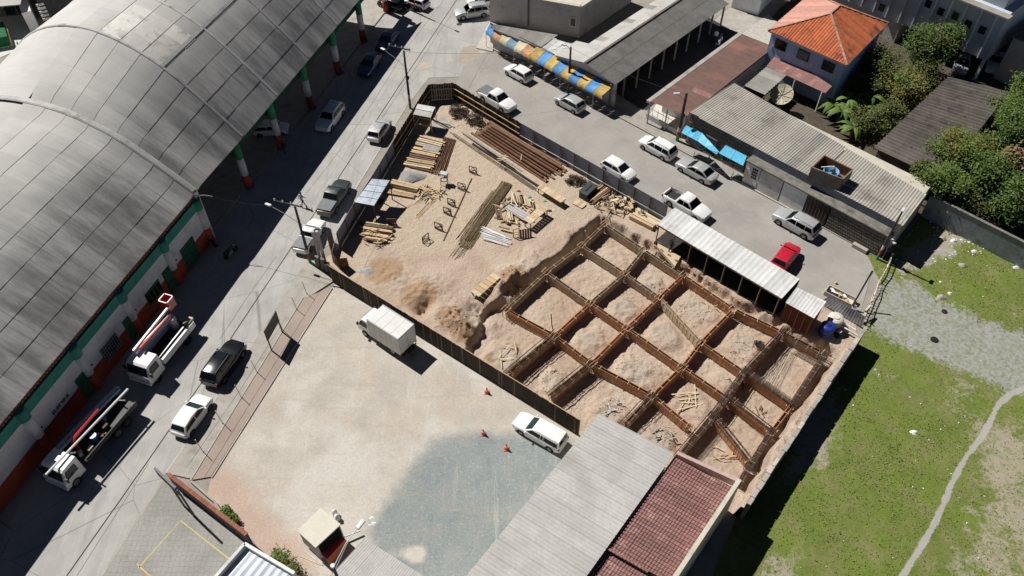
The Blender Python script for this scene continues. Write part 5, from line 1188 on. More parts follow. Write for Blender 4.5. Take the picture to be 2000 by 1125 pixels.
def place(kind, px, py, deg, label, pmat, cover=None, z=.7, cat=None, front=None, group=None):
    "copy a car of this body style, painted, standing where the photo puts it"
    cat = cat or ('pickup' if 'pickup' in kind else 'car')
    if kind not in CARS: CARS[kind] = make_car(kind, label, P_WHITE, cat=cat); c = CARS[kind]; new = True
    c = copy_tree(CARS[kind], None, {P_WHITE: pmat} if pmat is not P_WHITE else None)
    c['label'] = label; c['category'] = cat; p = G(px, py, z); c.location = (p.x, p.y, 0.012); c.rotation_euler = (0, 0, R(deg))
    k = KINDS[kind]
    if front:
        for ch in c.children_recursive:
            if ch.name.startswith('windscreen'): ch.material_slots[0].link = 'OBJECT'; ch.material_slots[0].material = front
    if cover and 'bed' in k:
        b0, b1 = k['bed']; MB().box(((b0+b1)/2, 0, k['boot']+.015), (b1-b0+.02, k['W']*.86, .05)).build('bed_cover', cover, c, bevel=.02)
    elif 'bed' in k:
        b0, b1 = k['bed']; MB().box(((b0+b1)/2, 0, k['boot']-.43), (b1-b0-.06, k['W']*.78, .04)).build('bed_liner', M_TRIM, c)
    return c
ST, SR = 73.5, -44.5   # headings along the two streets
place('hatch', 1013, 141, 180+SR, 'white three door hatchback at the kerb by the torn end of the awning', P_WHITE)
place('hatch', 1113, 199, 180+SR, 'silver hatchback at the kerb beside the pole with a green foot', P_SILVER)
place('pickup', 970, 193, SR, 'white double cab pickup with grey bed cover outside the dark board fence', P_WHITE, cover=P_COVER)
place('van', 1285, 287, 180+SR, 'white people carrier parked at the leaning utility pole', P_WHITE)
place('sedan', 1361, 331, 180+SR, 'silver saloon parked below the cyan canopies', P_SILVER)
place('hatch', 1208, 329, SR, 'white hatchback driving past the blue grey sheet fence', P_WHITE)
place('pickup', 1341, 399, SR, 'white double cab pickup with open empty bed by the long white roofed shed', P_WHITE)
place('suv', 1556, 435, 180+SR, 'silver SUV with roof rails parked before the stone infill', P_SILVER)
place('hatch', 1535, 500, 52, 'red hatchback standing across the paved street behind the white shed', P_RED)
place('hatch', 741, 252, ST, 'silver hatchback waiting beside the site fence on the left street', P_SILVER)
place('suv', 645, 228, ST+180, 'white estate car driving in the shade of the hall', P_WHITE)
place('sedan', 722, 124, ST+180, 'dark blue saloon in the shade of the hall, second car of the pair', P_BLUE)
place('sedan', 756, 78, ST+180, 'dark blue saloon in the shade nearest the end of the hall', P_BLUE)
place('pickup', 653, 385, ST, 'dark grey pickup with covered bed beside the corrugated lean-to', P_GREY, cover=P_COVER)
place('smallpickup', 604, 459, ST, 'small white pickup with grey bed cover behind the lamp pole', P_WHITE, cover=P_COVER)
place('suv', 437, 708, ST-2, 'black SUV with open sunroof on the left street', P_BLACK, front=M_GLASSG)
place('hatch', 374, 810, ST-2, 'white hatchback following the black SUV', P_WHITE, front=M_GLASSG)
place('hatch', 529, 250, 5, 'white hatchback parked inside the hall behind a painted column', P_WHITE)
place('hatch', 764, 6, 150, 'black hatchback parked at the end of the hall', P_BLACK)
place('hatch', 812, 3, 150, 'white hatchback parked behind the red motorcycle', P_WHITE)
place('suv', 922, 22, 195, 'silver SUV parked against the grey rendered wall', P_SILVER)
place('hatch', 940, 2, 195, 'white car parked beyond the silver SUV by the rendered wall', P_WHITE)
place('canopy', 1055, 842, 146, 'white small pickup with a fibreglass canopy near the traffic cones', P_WHITE, cat='pickup', front=M_GLASSG)
place('pickup', 1943, 118, -118, 'white pickup beside the pillar of the apartment block', P_WHITE, cover=P_COVER)
place('sedan', 1880, 122, -118, 'silver saloon in the open garage under the apartment block', P_SILVER)
for c in list(CARS.values()):
    for ch in c.children_recursive: bpy.data.objects.remove(ch)
    bpy.data.objects.remove(c)
# rename pickups copied from shared bodies, sunroof and canopy windows
for o in COL.objects:
    if o.get('label', '').startswith('black SUV'):
        for ch in o.children:
            if ch.name.startswith('roof_rail'): ch.material_slots[0].link = 'OBJECT'; ch.material_slots[0].material = M_TRIM
        MB().box((.0,0,1.712), (.75,.9,.03)).build('sunroof', M_GLASS, o)
# ---- box van
vt = thing('box_truck', 'white box truck with a plain white body parked beside the dark board fence', 'truck', G(757,672), R(143), local=True)
P_TRUCK = paint('truck_white', (.78,.78,.77)); M_BOX = mat('white_truck_box', (.76,.755,.73), (.68,.675,.65), scale=1.5, dirt=(.6,.58,.54), rough=.5)
p = G(753,640,1.6); vt.location = (p.x, p.y, .02)
MB().box((-.75,0,1.85), (3.6,2.1,2.2)).build('cargo_box', M_BOX, vt, bevel=.03)
for s in (1,-1): MB().box((-.75,s*1.0,2.945), (3.62,.1,.05)).build('box_rail', M_RIM, vt)
MB().box((-.75,0,.62), (4.4,.9,.22)).build('chassis', M_TRIM, vt)
M_SEAMW = plain('box_seam_grey', (.42,.42,.41), .6)
for i in range(6):
    for s in (1,-1): MB().box((-2.35+i*.64,s*1.053,1.85), (.03,.012,2.1)).build('side_rib', M_SEAMW, vt)
for i in range(3): MB().box((-1.65+i*.9,0,2.953), (.03,2.0,.01)).build('roof_seam', M_SEAMW, vt)
cb_ = MB(); cp = [(1.12,.5),(2.55,.5),(2.62,.95),(2.5,1.2),(2.1,1.98),(1.9,2.1),(1.12,2.14)]
cb_.add([(x, s*(.9 if z < 1.3 else .9-.1*(z-1.3)), z) for s in (-1,1) for x, z in cp], [tuple(range(7)), tuple(range(7,14))[::-1]]+[(i, 7+i, 7+(i+1)%7, (i+1)%7) for i in range(7)]); cb_.build('cab', P_TRUCK, vt, bevel=.04, recalc=True)
ws = MB(); ws.add([(2.5,-.78,1.26),(2.5,.78,1.26),(2.13,.72,1.95),(2.13,-.72,1.95)], [(0,1,2,3)]); ws.v = [(x+.03, y, z+.015) for x, y, z in ws.v]; ws.build('windscreen', M_GLASSG, vt)
for s in (1,-1):
    q = MB(); q.add([(2.38,s*.915,1.25),(1.4,s*.915,1.25),(1.4,s*.845,1.85),(2.08,s*.845,1.85)], [(0,1,2,3),(3,2,1,0)]); q.build('side_window', M_GLASS, vt)
    MB().box((2.35,s*1.05,1.5), (.1,.2,.3)).build('mirror', M_TRIM, vt); MB().box((2.58,s*.68,.75), (.08,.3,.18)).build('headlight', M_HEADL, vt); MB().box((-2.56,s*.9,.75), (.06,.2,.14)).build('taillight', M_TAILL, vt)
    MB().lathe((1.45,s*.3,2.12), [(.11,0),(.09,.08)], 10).build('roof_vent', M_TRIM, vt)
    for xw in (1.75,-1.55): t = inst(WM[.36][0], 'wheel', vt, (xw, s*.88, .36), (0,0,0 if s > 0 else math.pi)); inst(WM[.36][1], 'rim', t)
MB().box((-2.565,0,1.85), (.02,1.9,2.0)).build('rear_door', M_BOX, vt); MB().box((-2.58,0,1.85), (.02,.04,2.0)).build('door_bar', M_RIM, vt); MB().box((-2.6,0,.5), (.08,1.8,.12)).build('rear_bumper', M_TRIM, vt)
# ---- truck parts shared by the two utility trucks
def truck_cab(t, x0, pm):
    cp = [(x0,.55),(x0+1.75,.55),(x0+1.85,1.1),(x0+1.72,1.35),(x0+1.45,2.3),(x0+1.25,2.45),(x0,2.5)]; b = MB()
    b.add([(x, s*(1.12 if z < 1.4 else 1.12-.1*(z-1.4)), z) for s in (-1,1) for x, z in cp], [tuple(range(7)), tuple(range(7,14))[::-1]]+[(i, 7+i, 7+(i+1)%7, (i+1)%7) for i in range(7)]); b.build('cab', pm, t, bevel=.06, recalc=True)
    w_ = MB(); w_.add([(x0+1.74,-1.0,1.42),(x0+1.74,1.0,1.42),(x0+1.47,.94,2.24),(x0+1.47,-.94,2.24)], [(0,1,2,3)]); w_.v = [(x+.03,y,z+.01) for x, y, z in w_.v]; w_.build('windscreen', M_GLASS, t)
    for s in (1,-1):
        q = MB(); q.add([(x0+1.55,s*1.13,1.42),(x0+.4,s*1.13,1.42),(x0+.4,s*1.06,2.15),(x0+1.3,s*1.06,2.15)], [(0,1,2,3),(3,2,1,0)]); q.build('side_window', M_GLASS, t)
        MB().box((x0+1.6,s*1.3,1.7), (.12,.22,.45)).build('mirror', M_TRIM, t); MB().box((x0+1.8,s*.85,.85), (.12,.35,.2)).build('headlight', M_HEADL, t)
    MB().box((x0+1.84,0,.6), (.16,2.1,.3)).build('bumper', pm, t, bevel=.04)
def truck_wheels(t, xs, y=.98):
    if .46 not in WM: WM[.46] = wheel_mesh(.46, .28)
    for x in xs:
        for s in (1,-1): o = inst(WM[.46][0], 'wheel', t, (x, s*y, .46), (0,0,0 if s > 0 else math.pi)); inst(WM[.46][1], 'rim', o)
# ---- lift truck with a bucket on its folded boom
lt_ = thing('bucket_truck', 'white truck with a folded red and white boom and bucket beside the hall', 'truck', (0,0,0), R(ST+180-3), local=True)
p = G(316,680,1.2); lt_.location = (p.x, p.y, .01); P_TW = paint('utility_white', (.78,.78,.77)); M_REDB = paint('boom_red', (.55,.03,.025)); 
truck_cab(lt_, 1.35, P_TW); truck_wheels(lt_, (2.4,-1.9), .95)
MB().box((-.9,0,.8), (4.6,.8,.3)).build('chassis', M_TRIM, lt_); MB().box((-1.0,0,1.0), (4.3,2.0,.08)).build('deck', M_TRIM, lt_)
for s in (1,-1):
    MB().box((-1.0,s*.98,1.25), (4.4,.32,.62)).build('tool_locker', P_TW, lt_, bevel=.03)
    for i in range(4): MB().box((-2.7+i*1.15,s*1.15,1.25), (.95,.02,.45)).build('locker_door', P_TW, lt_)
MB().lathe((-2.4,-.35,1.05), [(.35,0),(.3,.9),(.22,1.2)], 14).build('turret', P_TW, lt_, smooth=True)
MB().bar((-2.5,-.55,2.35), (2.0,-.55,2.75), .28, .30).build('lower_boom', P_TW, lt_, bevel=.03); MB().bar((-2.45,-.28,2.75), (1.6,-.28,2.98), .12, .2).build('red_stripe', M_REDB, lt_)
MB().bar((2.0,-.62,2.98), (-3.0,-.62,3.15), .2, .22).build('upper_boom', P_TW, lt_, bevel=.03)
bk = MB(); 
for s, c in (((.85,.06,1.0),(0,-.42,0)),((.85,.06,1.0),(0,.42,0)),((.06,.85,1.0),(-.42,0,0)),((.06,.85,1.0),(.42,0,0)),((.85,.85,.06),(0,0,-.5))): bk.box((-3.3+c[0], -1.05+c[1], 3.1+c[2]), s)
bk.build('bucket', M_REDB, lt_); 
rm_ = MB()
for s, c in (((.95,.09,.08),(0,-.43,0)),((.95,.09,.08),(0,.43,0)),((.09,.95,.08),(-.43,0,0)),((.09,.95,.08),(.43,0,0))): rm_.box((-3.3+c[0], -1.05+c[1], 3.64+c[2]), s)
rm_.build('bucket_rim', P_TW, lt_)
MB().box((-3.1,.75,1.6), (.7,.4,.25)).build('work_light', M_CREAMW, lt_); MB().bar((-3.5,.75,1.6), (-2.4,.75,2.0), .08, .08).build('rear_arm', M_ROPE, lt_); MB().bar((1.2,.75,1.7), (-2.6,.75,1.7), .12, .06).build('ladder', M_STEEL, lt_)
# ---- flat bed truck loaded with poles and pipes
ft = thing('pole_truck', 'white cab flatbed truck carrying long poles and a red crane arm beside the hall', 'truck', (0,0,0), R(ST+180-6), local=True)
p = G(175,860,1.2); ft.location = (p.x, p.y, .01)
truck_cab(ft, 1.9, P_TW); truck_wheels(ft, (3.0,-1.6,-2.7), .98); MB().box((-.7,0,.85), (6.4,.85,.3)).build('chassis', M_TRIM, ft); MB().box((-1.3,0,1.12), (5.6,2.3,.1)).build('flatbed', M_TRIM, ft)
for s in (1,-1): MB().box((-1.3,s*1.15,1.35), (5.6,.06,.4)).build('side_rail', M_TRIM, ft)
MB().box((2.55,.0,2.56), (.45,.3,.1)).build('roof_hatch', M_STEEL, ft)
MB().bar((1.7,-1.0,1.2), (1.7,1.0,2.7), .1, .1).build('headboard', M_STEEL, ft); MB().bar((-3.6,-.9,1.2), (-3.6,.9,2.2), .1, .1).build('rear_rack', M_STEEL, ft)
MB().tube([(.9,-.2,1.2),(.9,-.2,2.3),(.6,-.2,2.5),(-2.0,-.2,2.6)], [.2,.16,.13,.10], 8).build('crane_arm', M_REDB, ft); MB().lathe((-.2,.45,1.2), [(.28,0),(.28,.7)], 12).build('drum', paint('blue_drum', (.05,.2,.45)), ft)
for i, (x, y, c) in enumerate([(.6,.7,M_ROPE),(1.2,.3,M_CREAMW),(-.6,.7,M_RUST),(-1.4,.4,M_WOODD),(-1.9,-.1,M_STEEL)]): MB().box((x,y,1.35), (.5,.3,.3), i).build('tool_crate', c, ft, bevel=.03)
def load(nm, lab, cat_, pts, r, m):
    W_ = [ft.matrix_basis @ Vector(q) for q in pts]; b = MB().tube([Vector(q) for q in W_], r, 8); o = b.build(nm, m); tag(o, lab, cat_); return o
bpy.context.view_layer.update()
load('steel_pole', 'long white pole lying on top of the pole truck and over its cab', 'pole', [(4.0,.35,2.78),(-4.4,.62,2.60)], .09, P_TW)
load('steel_pole', 'thick blue grey lamp pole along the hall side of the pole truck', 'pole', [(2.6,-1.25,1.9),(-4.6,-1.0,1.75)], .2, mat('blue_grey_pole', (.36,.42,.52), (.28,.34,.44), scale=2, rough=.4))
load('steel_pole', 'thin blue pole next to the thick lamp pole on the truck', 'pole', [(2.3,-.88,1.95),(-4.5,-.72,1.72)], .11, mat('pale_grey_pole', (.42,.48,.56), (.34,.4,.5), scale=2, rough=.4))
# ---- motorcycles
def moto(px, py, deg, label, col):
    t = thing('motorcycle', label, 'motorcycle', G(px, py), R(deg), local=True); M_ = paint('bike_paint_'+str(px), col)
    for x in (.62,-.62):
        b = MB().lathe((0,0,0), [(.2,-.04),(.3,-.05),(.32,0),(.3,.05),(.2,.04)], 16); b.v = [(v[0]+x, v[2], v[1]+.32) for v in b.v]; wz_ = b.build('wheel', M_TYRE, t)
    MB().bar((-.6,0,.35), (.5,0,.75), .12, .12).build('frame', M_TRIM, t); MB().box((.18,0,.82), (.5,.26,.24)).build('fuel_tank', M_, t, bevel=.06); MB().box((-.35,0,.8), (.7,.26,.12)).build('seat', M_BLACK, t, bevel=.04)
    MB().box((0,0,.45), (.4,.26,.3)).build('engine', M_STEEL, t, bevel=.03); f = MB().bar((.62,.07,.32), (.42,.07,.95), .04, .04); f.bar((.62,-.07,.32), (.42,-.07,.95), .04, .04); f.build('fork', M_RIM, t)
    MB().bar((.40,-.36,1.0), (.40,.36,1.0), .04, .04).build('handlebar', M_BLACK, t); MB().box((.55,0,.9), (.12,.16,.16)).build('headlamp', M_HEADL, t); MB().box((-.7,0,.72), (.25,.18,.08)).build('mudguard', M_, t)
moto(806, 19, -25, 'red motorcycle parked at the end of the hall', (.4,.02,.05)); moto(452, 498, 60, 'dark motorcycle leaning in the shade beside the street wall', (.03,.03,.035))
moto(412, 478, 150, 'black motorcycle standing by the corner of the painted wall', (.02,.02,.02))
# ================= things on the building site =================
RD = random.Random(21)
def pieces(name, label, cat, group, items, m, shared=None):
    "many alike loose things, each its own object: items = (p, q, width, thickness)"
    for k, it in enumerate(items):
        p, q, w_, h_ = it[:4]; p, q = Vector(p), Vector(q); mm = it[4] if len(it) > 4 else m
        d = q-p; L = d.length; o = MB().box((0,0,0), (L, w_, h_)).build(name, mm); o.location = (p+q)/2
        o.rotation_euler = (0, -math.asin(max(-1, min(1, d.z/L))), math.atan2(d.y, d.x)); tag(o, label, cat, group)
def pipes(name, label, cat, group, items, m):
    for p, q, r in items:
        o = MB().tube([Vector(p)-(Vector(p)+Vector(q))/2, Vector(q)-(Vector(p)+Vector(q))/2], r, 10).build(name, m, smooth=False); o.location = (Vector(p)+Vector(q))/2; tag(o, label, cat, group)
def stack(name, label, cat, group, a, b, nw, nl, wd, w_, h_, m, jit=.12, z0=0.0, skip=0.0, mats=None):
    "planks of length a-b lying side by side (nw) in layers (nl); wd = total width"
    d = b-a; d.z = 0; s = Vector((-d.y, d.x, 0)).normalized(); it = []
    for l in range(nl):
        for i in range(nw):
            if RD.random() < skip: continue
            y = ((i+.5)/nw-.5)*wd+RD.uniform(-.03,.03); e = d.normalized(); k0, k1 = RD.uniform(-jit,jit), RD.uniform(-jit,jit); yy = RD.uniform(-.04,.04)
            it.append((Vector((a.x,a.y,z0+h_*(l+.5)+.01*l))+s*y+e*k0, Vector((b.x,b.y,z0+h_*(l+.5)+.01*l))+s*(y+yy)+e*k1, w_*RD.uniform(.85,1.05), h_*.94, RD.choice(mats) if mats else m))
    pieces(name, label, cat, group, it, m)
def scraps(name, label, cat, group, c, rad, n, ln, w_, m, z=.05, mats=None, lift=.35):
    it = []
    for i in range(n):
        a, r = RD.uniform(0,6.28), rad*math.sqrt(RD.random()); x, y = c.x+r*math.cos(a), c.y+r*math.sin(a)*.8; b = RD.uniform(0,3.14); L = ln*RD.uniform(.5,1.2); zz = z+lift*RD.random()*(1-r/rad/1.3)
        it.append(((x-math.cos(b)*L/2, y-math.sin(b)*L/2, zz), (x+math.cos(b)*L/2, y+math.sin(b)*L/2, zz+RD.uniform(-.1,.18)), w_*RD.uniform(.7,1.3), .035, RD.choice(mats) if mats else m))
    pieces(name, label, cat, group, it, m)
# corrugated lean-to at the street
lt2 = thing('corrugated_shelter', 'lean-to shelter with shiny ribbed zinc roof at the site entrance', 'shelter', G(725,385))
q = [G(692,395,2.2), G(730,402,2.2), G(761,352,2.6), G(727,349,2.6)]; M_ZN = mat('galvanised_sheet', (.40,.44,.49), (.28,.32,.37), rough=.35, metal=.5, scale=2, kind='pos')
corr_roof(lt2, [q[1], q[2], q[3], q[0]], .9, .17, .02, M_ZN)
for p in q: MB().bar((p.x,p.y,0), (p.x,p.y,p.z-.04), .09, .09).build('post', M_WOODD, lt2)
MB().bar(q[0]-Vector((0,0,.08)), q[1]-Vector((0,0,.08)), .06, .1).build('beam', M_WOODD, lt2); MB().bar(q[1]-Vector((0,0,.08)), q[2]-Vector((0,0,.08)), .06, .1).build('beam', M_WOODD, lt2); MB().bar((q[0]+q[3])/2-Vector((0,0,1.2)), (q[1]+q[2])/2-Vector((0,0,1.2)), .9, .05).build('bench', M_WOODB, lt2)
# small white roofed stand in the far corner
sd_ = thing('guard_stand', 'small timber stand with white and grey sheet roof in the far corner of the site', 'stand', G(828,240))
q = [G(807,223,2.1), G(841,230,2.1), G(850,209,2.3), G(816,203,2.3)]; mid0, mid1 = q[0].lerp(q[3], .5), q[1].lerp(q[2], .5)
MB().slab([q[0], q[1], mid1, mid0], .03).build('roof_sheet', M_FIBL, sd_); MB().slab([mid0+Vector((0,0,.06)), mid1+Vector((0,0,.06)), q[2], q[3]], .03).build('roof_sheet', M_ZINC, sd_)
for p in q: MB().bar((p.x,p.y,0), (p.x,p.y,p.z-.05), .08, .08).build('post', M_WOODL, sd_)
MB().bar(q[0]-Vector((0,0,.3)), q[1]-Vector((0,0,.3)), .06, .1).build('rail', M_WOODL, sd_); MB().bar(q[0]-Vector((0,0,1.2)), q[1]-Vector((0,0,1.2)), .06, .1).build('rail', M_WOODL, sd_)
o = MB().prism(P2([(838,246),(868,228),(882,248),(860,262),(842,258)]), .0, .10).build('concrete_slab', M_CONC); tag(o, 'pale concrete slab on the ground before the rebar tangle', 'slab')
# lumber
L0, L1 = G(806,291,.3), G(858,305,.3)
WM_ = [M_WOODL, M_WOODP, M_WOODL, M_WOODD]
def at2(px, z=0): return G(px[0], px[1], z)
for i in range(8):
    t = i/7; a = at2((lerp(815,790,t), lerp(266,322,t))); b = at2((lerp(867,843,t), lerp(280,331,t)))
    stack('plank', 'pale plank in the big lumber stack by the dark fence', 'plank', 'big lumber stack planks', a, b, 2, 3, .55, .22, .1, M_WOODL, .25, 0, .15, WM_)
o = MB().box((0,0,0), (1.9,1.0,.04)).build('grey_sheet', M_FIB); o.location = G(843,289,.36); o.rotation_euler = (0.03,0.02,R(-18)); tag(o, 'grey sheet laid over the big lumber stack', 'sheet')
for z in (.12, .24): stack('bearer', 'dark bearer under the big lumber stack', 'beam', 'bearers under lumber', G(800,326), G(845,336), 2, 1, .5, .12, .1, M_WOODD, .1, z-.12)
pipes('steel_bar', 'red rusty bar in the bundle beside the lumber stack', 'steel bar', 'rusty bars beside the lumber', [((at2((lerp(868,890,i/8), lerp(268,274,i/8)))+Vector((0,0,.06+.05*(i%2)))).to_tuple(), (at2((lerp(838,866,i/8), lerp(338,346,i/8)))+Vector((0,0,.06+.05*(i%2)))).to_tuple(), .05) for i in range(9)], M_RUST)
def heap(name, label, cat, c, rx, ry, h, m, seed=1, n=22):
    b = MB(); vv = []; K = 8; rr = np.random.RandomState(seed)
    for j in range(K+1):
        r = j/K
        for k in range(n):
            a = 2*math.pi*k/n; w_ = 1+.18*math.sin(3*a+seed)+.1*rr.uniform(-1,1); vv.append((rx*r*w_*math.cos(a), ry*r*w_*math.sin(a), h*(1-r**1.4)*(1+.12*rr.uniform(-1,1))-.03))
    ff = [(j*n+k, (j+1)*n+k, (j+1)*n+(k+1)%n, j*n+(k+1)%n) for j in range(K) for k in range(n)]
    o = b.add(vv, ff).build(name, m, smooth=True); o.location = (c.x, c.y, .01); return o
M_GRAVEL = mat('grey_gravel', (.40,.40,.385), (.28,.28,.27), scale=12, bump=1, bscale=30, kind='pos')
stuff(heap('gravel_heap', '', '', G(803,347), 1.5, 1.1, .45, M_GRAVEL), 'grey gravel heap between the lumber stack and the zinc shelter', 'gravel')
stuff(heap('rubble_heap', '', '', G(716,530), .8, .6, .25, M_GRAVEL, 5), 'small grey rubble heap near the site entrance', 'rubble')
stack('timber', 'pale timber beam stacked beside the zinc shelter', 'timber', 'timbers by zinc shelter', G(762,360), G(818,373), 3, 3, .75, .22, .16, M_WOODL, .2, 0, .1, [M_WOODL, M_WOODP])
stack('timber', 'pale timber beam in the lower stack by the scrap pile', 'timber', 'lower timbers by zinc shelter', G(755,376), G(808,386), 3, 2, .6, .16, .12, M_WOODL, .2, 0, .1, [M_WOODL, M_WOODP, M_WOODD])
scraps('wood_scrap', 'offcut of wood in the tangled scrap pile', 'wood scrap', 'tangled wood scraps', G(838,378), 1.5, 46, 1.1, .09, M_WOODL, mats=[M_WOODL, M_WOODD, M_WOODP, M_WOODL], lift=.6)
stack('lath', 'long lath lying beside the scrap pile', 'lath', 'laths beside scrap pile', G(846,392), G(816,424), 4, 1, .5, .06, .05, M_WOODL, .3, 0, .1, [M_WOODL, M_WOODD]); stack('lath', 'long lath pointing away from the scrap pile', 'lath', 'laths from scrap pile', G(824,392), G(790,408), 3, 1, .35, .06, .05, M_WOODL, .2)
for i in range(4):
    t = i/3; stack('log', 'short weathered timber in the stack south of the zinc shelter' if False else 'short weathered timber in the firewood stack by the entrance', 'timber', 'firewood stack by the entrance', G(lerp(706,714,t), lerp(440,468,t)), G(lerp(766,752,t), lerp(448,474,t)), 3, 4-i//2, .6, .15, .12, M_WOODD, .4, 0, .2, [M_WOODD, M_WOODL, M_WOODP, M_WOODD])
scraps('stick', 'thin offcut thrown on the firewood stack', 'wood scrap', 'sticks on firewood stack', G(735,462), 1.7, 26, .9, .07, M_WOODL, z=.3, mats=[M_WOODL, M_WOODP, M_WOODD], lift=.35)
o = thing('pallet', 'upright weathered pallet in the shade of the zinc shelter', 'pallet', G(766,437)); 
for i in range(5): p = G(766,440); MB().box((p.x-.4+i*.2,p.y,.45), (.14,.04,.9)).build('slat', M_WOODD, o)
for z in (.1,.8): MB().box((p.x,p.y+.06,z), (1.0,.06,.09)).build('rail', M_WOODD, o)
# stand with white crate
ts = thing('mixing_stand', 'tall slim stand with white crate on top, alone on the sand', 'stand', G(868,358)); p = G(868,358)
for sx in (-.35,.35):
    for sy in (-.3,.3): MB().bar((p.x+sx,p.y+sy,0), (p.x+sx*.9,p.y+sy*.9,.95), .05, .05).build('leg', M_WOODD, ts)
MB().box((p.x,p.y,.97), (.85,.7,.05)).build('top', M_WOODL, ts); MB().box((p.x,p.y-.3,.5), (.75,.04,.06)).build('brace', M_WOODD, ts)
cr_ = MB().box((0,0,0), (.85,.55,.35)).build('crate', M_ZINC, bevel=.03); cr_.location = (p.x,p.y+.1,1.17); cr_.rotation_euler = (0,0,-.35); tag(cr_, 'white crate on the slim stand', 'crate')
pc = MB().lathe((0,0,0), [(.14,0),(.17,.2),(.15,.2),(.12,.03)], 12).build('bucket', M_WHT); pc.location = (p.x-.15,p.y-.3,.995); tag(pc, 'small white bucket at the edge of the slim stand', 'bucket')
# square trestles standing on the sand
TR = [(924,338,-20,'trestle nearest the long pipes'),(902,370,-20,'trestle between the white crate stand and the long ground pole'),(882,401,-24,'trestle just past the tangled scrap pile'),(874,418,-24,'trestle second from the tilted one, beside the ground pole'),(857,448,-24,'trestle next to the tilted one'),(832,471,50,'tilted trestle standing by itself at the end of the row')]
for x, y, dg, lab in TR:
    t = thing('trestle', 'small square timber '+lab, 'trestle', G(x, y), R(dg), 'timber trestles on the sand', local=True); s = .42
    for i, (a, b) in enumerate([((-s,0,0),(-s,0,.85)),((s,0,0),(s,0,.85)),((-s,0,.83),(s,0,.83)),((-s,0,.12),(s,0,.12))]): MB().bar(a, b, .07, .07).build('frame_bar', M_WOODD, t)
    MB().bar((-s,.02,.1), (0,.02,.82), .05, .05).build('brace', M_WOODD, t); MB().bar((s,.02,.1), (0,.02,.82), .05, .05).build('brace', M_WOODD, t); MB().bar((0,0,.8), (0,.55,0), .06, .06).build('strut', M_WOODD, t); MB().bar((-s,0,.1),(0,.5,.06), .05, .05).build('foot', M_WOODD, t); MB().bar((s,0,.1),(0,.5,.06), .05, .05).build('foot', M_WOODD, t)
pipes('ground_pole', 'long brown pole lying on the sand beside the trestles', 'pole', None, [(G(921,348,.06), G(866,470,.06), .06)], M_PIPE)
# straw coloured bundle of thin rods
t = rods(G(990,360), G(908,482), 46, 1.25, 'thick bundle of straw coloured thin rods across the yard', mat('straw_rod', (.36,.28,.16), (.25,.19,.11), scale=4), .035, 'rod bundles', .04)
rods(G(992,362), G(915,470), 26, .8, 'upper layer of straw coloured rods on the thick bundle', mat('straw_rod_dark', (.27,.21,.12), (.17,.13,.08), scale=4), .03, 'rod bundles', .13)
rods(G(966,372), G(895,468), 7, .5, 'loose thin rods beside the straw coloured bundle', M_PIPE, .02, 'rod bundles', .02); rods(G(908,478), G(888,505), 14, 1.1, 'faint rod ends sticking out of the sand below the bundle', M_PIPE, .012, 'rod bundles', 0)
# the long pipes
it = []
for i in range(12):
    t = i/11; a = G(lerp(925,962,t), lerp(262,238,t), .12+.14*(i % 3 == 1)); b = G(lerp(1078,1112,t), lerp(362,326,t), .12+.14*(i % 3 == 1)); k = RD.uniform(-.02,.03); it.append((a.lerp(b, -.01+k), b.lerp(a, RD.uniform(-.02,.10)), .125))
pipes('long_pipe', 'long rusty pipe in the stack along the fence', 'pipe', 'long rusty pipes along the fence', it, M_PIPE)
it = [(G(lerp(935,958,i/5), lerp(262,245,i/5), .42), G(lerp(1060,1096,i/5), lerp(345,328,i/5), .42), .11) for i in range(6)]
pipes('long_pipe', 'long reddish pipe in the top layer along the fence', 'pipe', 'top layer of long pipes', it, M_RUST)
pieces('long_board', 'long grey board laid over the pipe stack', 'board', 'grey boards on pipes', [(G(903,258,.15), G(1000,322,.58), .22, .05), (G(912,262,.2), G(1020,335,.6), .16, .05)], M_FIB)
pieces('long_beam', 'long dark squared beam on the yard side of the pipes', 'beam', None, [(G(923,281,.1), G(1056,367,.1), .2, .2)], M_WOODB)
stack('long_plank', 'long thin plank on the ground in front of the pipes', 'plank', 'long planks before pipes', G(884,262), G(990,334), 3, 1, .5, .1, .06, M_WOODD, .6); stack('long_plank', 'long grey plank past the end of the dark beam', 'plank', 'long grey planks', G(985,328), G(1048,372), 5, 1, .7, .1, .06, M_WOODD, .3, mats=[M_FIB, M_WOODD])
scraps('pipe_chip', 'pale stick caught between the long pipes', 'stick', 'sticks among pipes', G(1000,318), 1.2, 7, .9, .07, M_WOODP, z=.55, lift=.05)
# tangles of steel
def tangle(label, c, rx, ry, n, size, rz, h=.7):
    t = thing('rebar_tangle', label, 'rebar', c, rz, local=True)
    for i in range(n):
        x, y, z = RD.uniform(-rx,rx), RD.uniform(-ry,ry), RD.uniform(.05,h)*(1-.4*RD.random()); a = RD.uniform(0,6.28); s = size*RD.uniform(.5,1); tl = Matrix.Rotation(RD.uniform(-.9,.9), 3, 'X') @ Matrix.Rotation(a, 3, 'Z')
        MB().tube([Vector((x,y,z))+tl @ Vector(v) for v in ((-s,-s*.4,0),(s,-s*.4,0),(s,s*.4,0),(-s,s*.4,0),(-s,-s*.4,0))], .03, 4).build('stirrup', M_REBAR, t)
tangle('dark heap of rusty stirrups in the far corner behind the pipes', G(897,222), .9, .9, 75, .4, 0, .9); tangle('heap of rusty stirrups between the corner heap and the pipes', G(930,240), 1.2, .8, 85, .4, R(-44), .9)
tangle('reddish rebar offcuts in front of the sheet fence', G(1126,356), 1.1, .6, 60, .5, R(-30), .3)
tangle('ring of wire in the cell beside the white hut', G(1483,678,-1), .35, .35, 30, .3, 0, .3).__class__
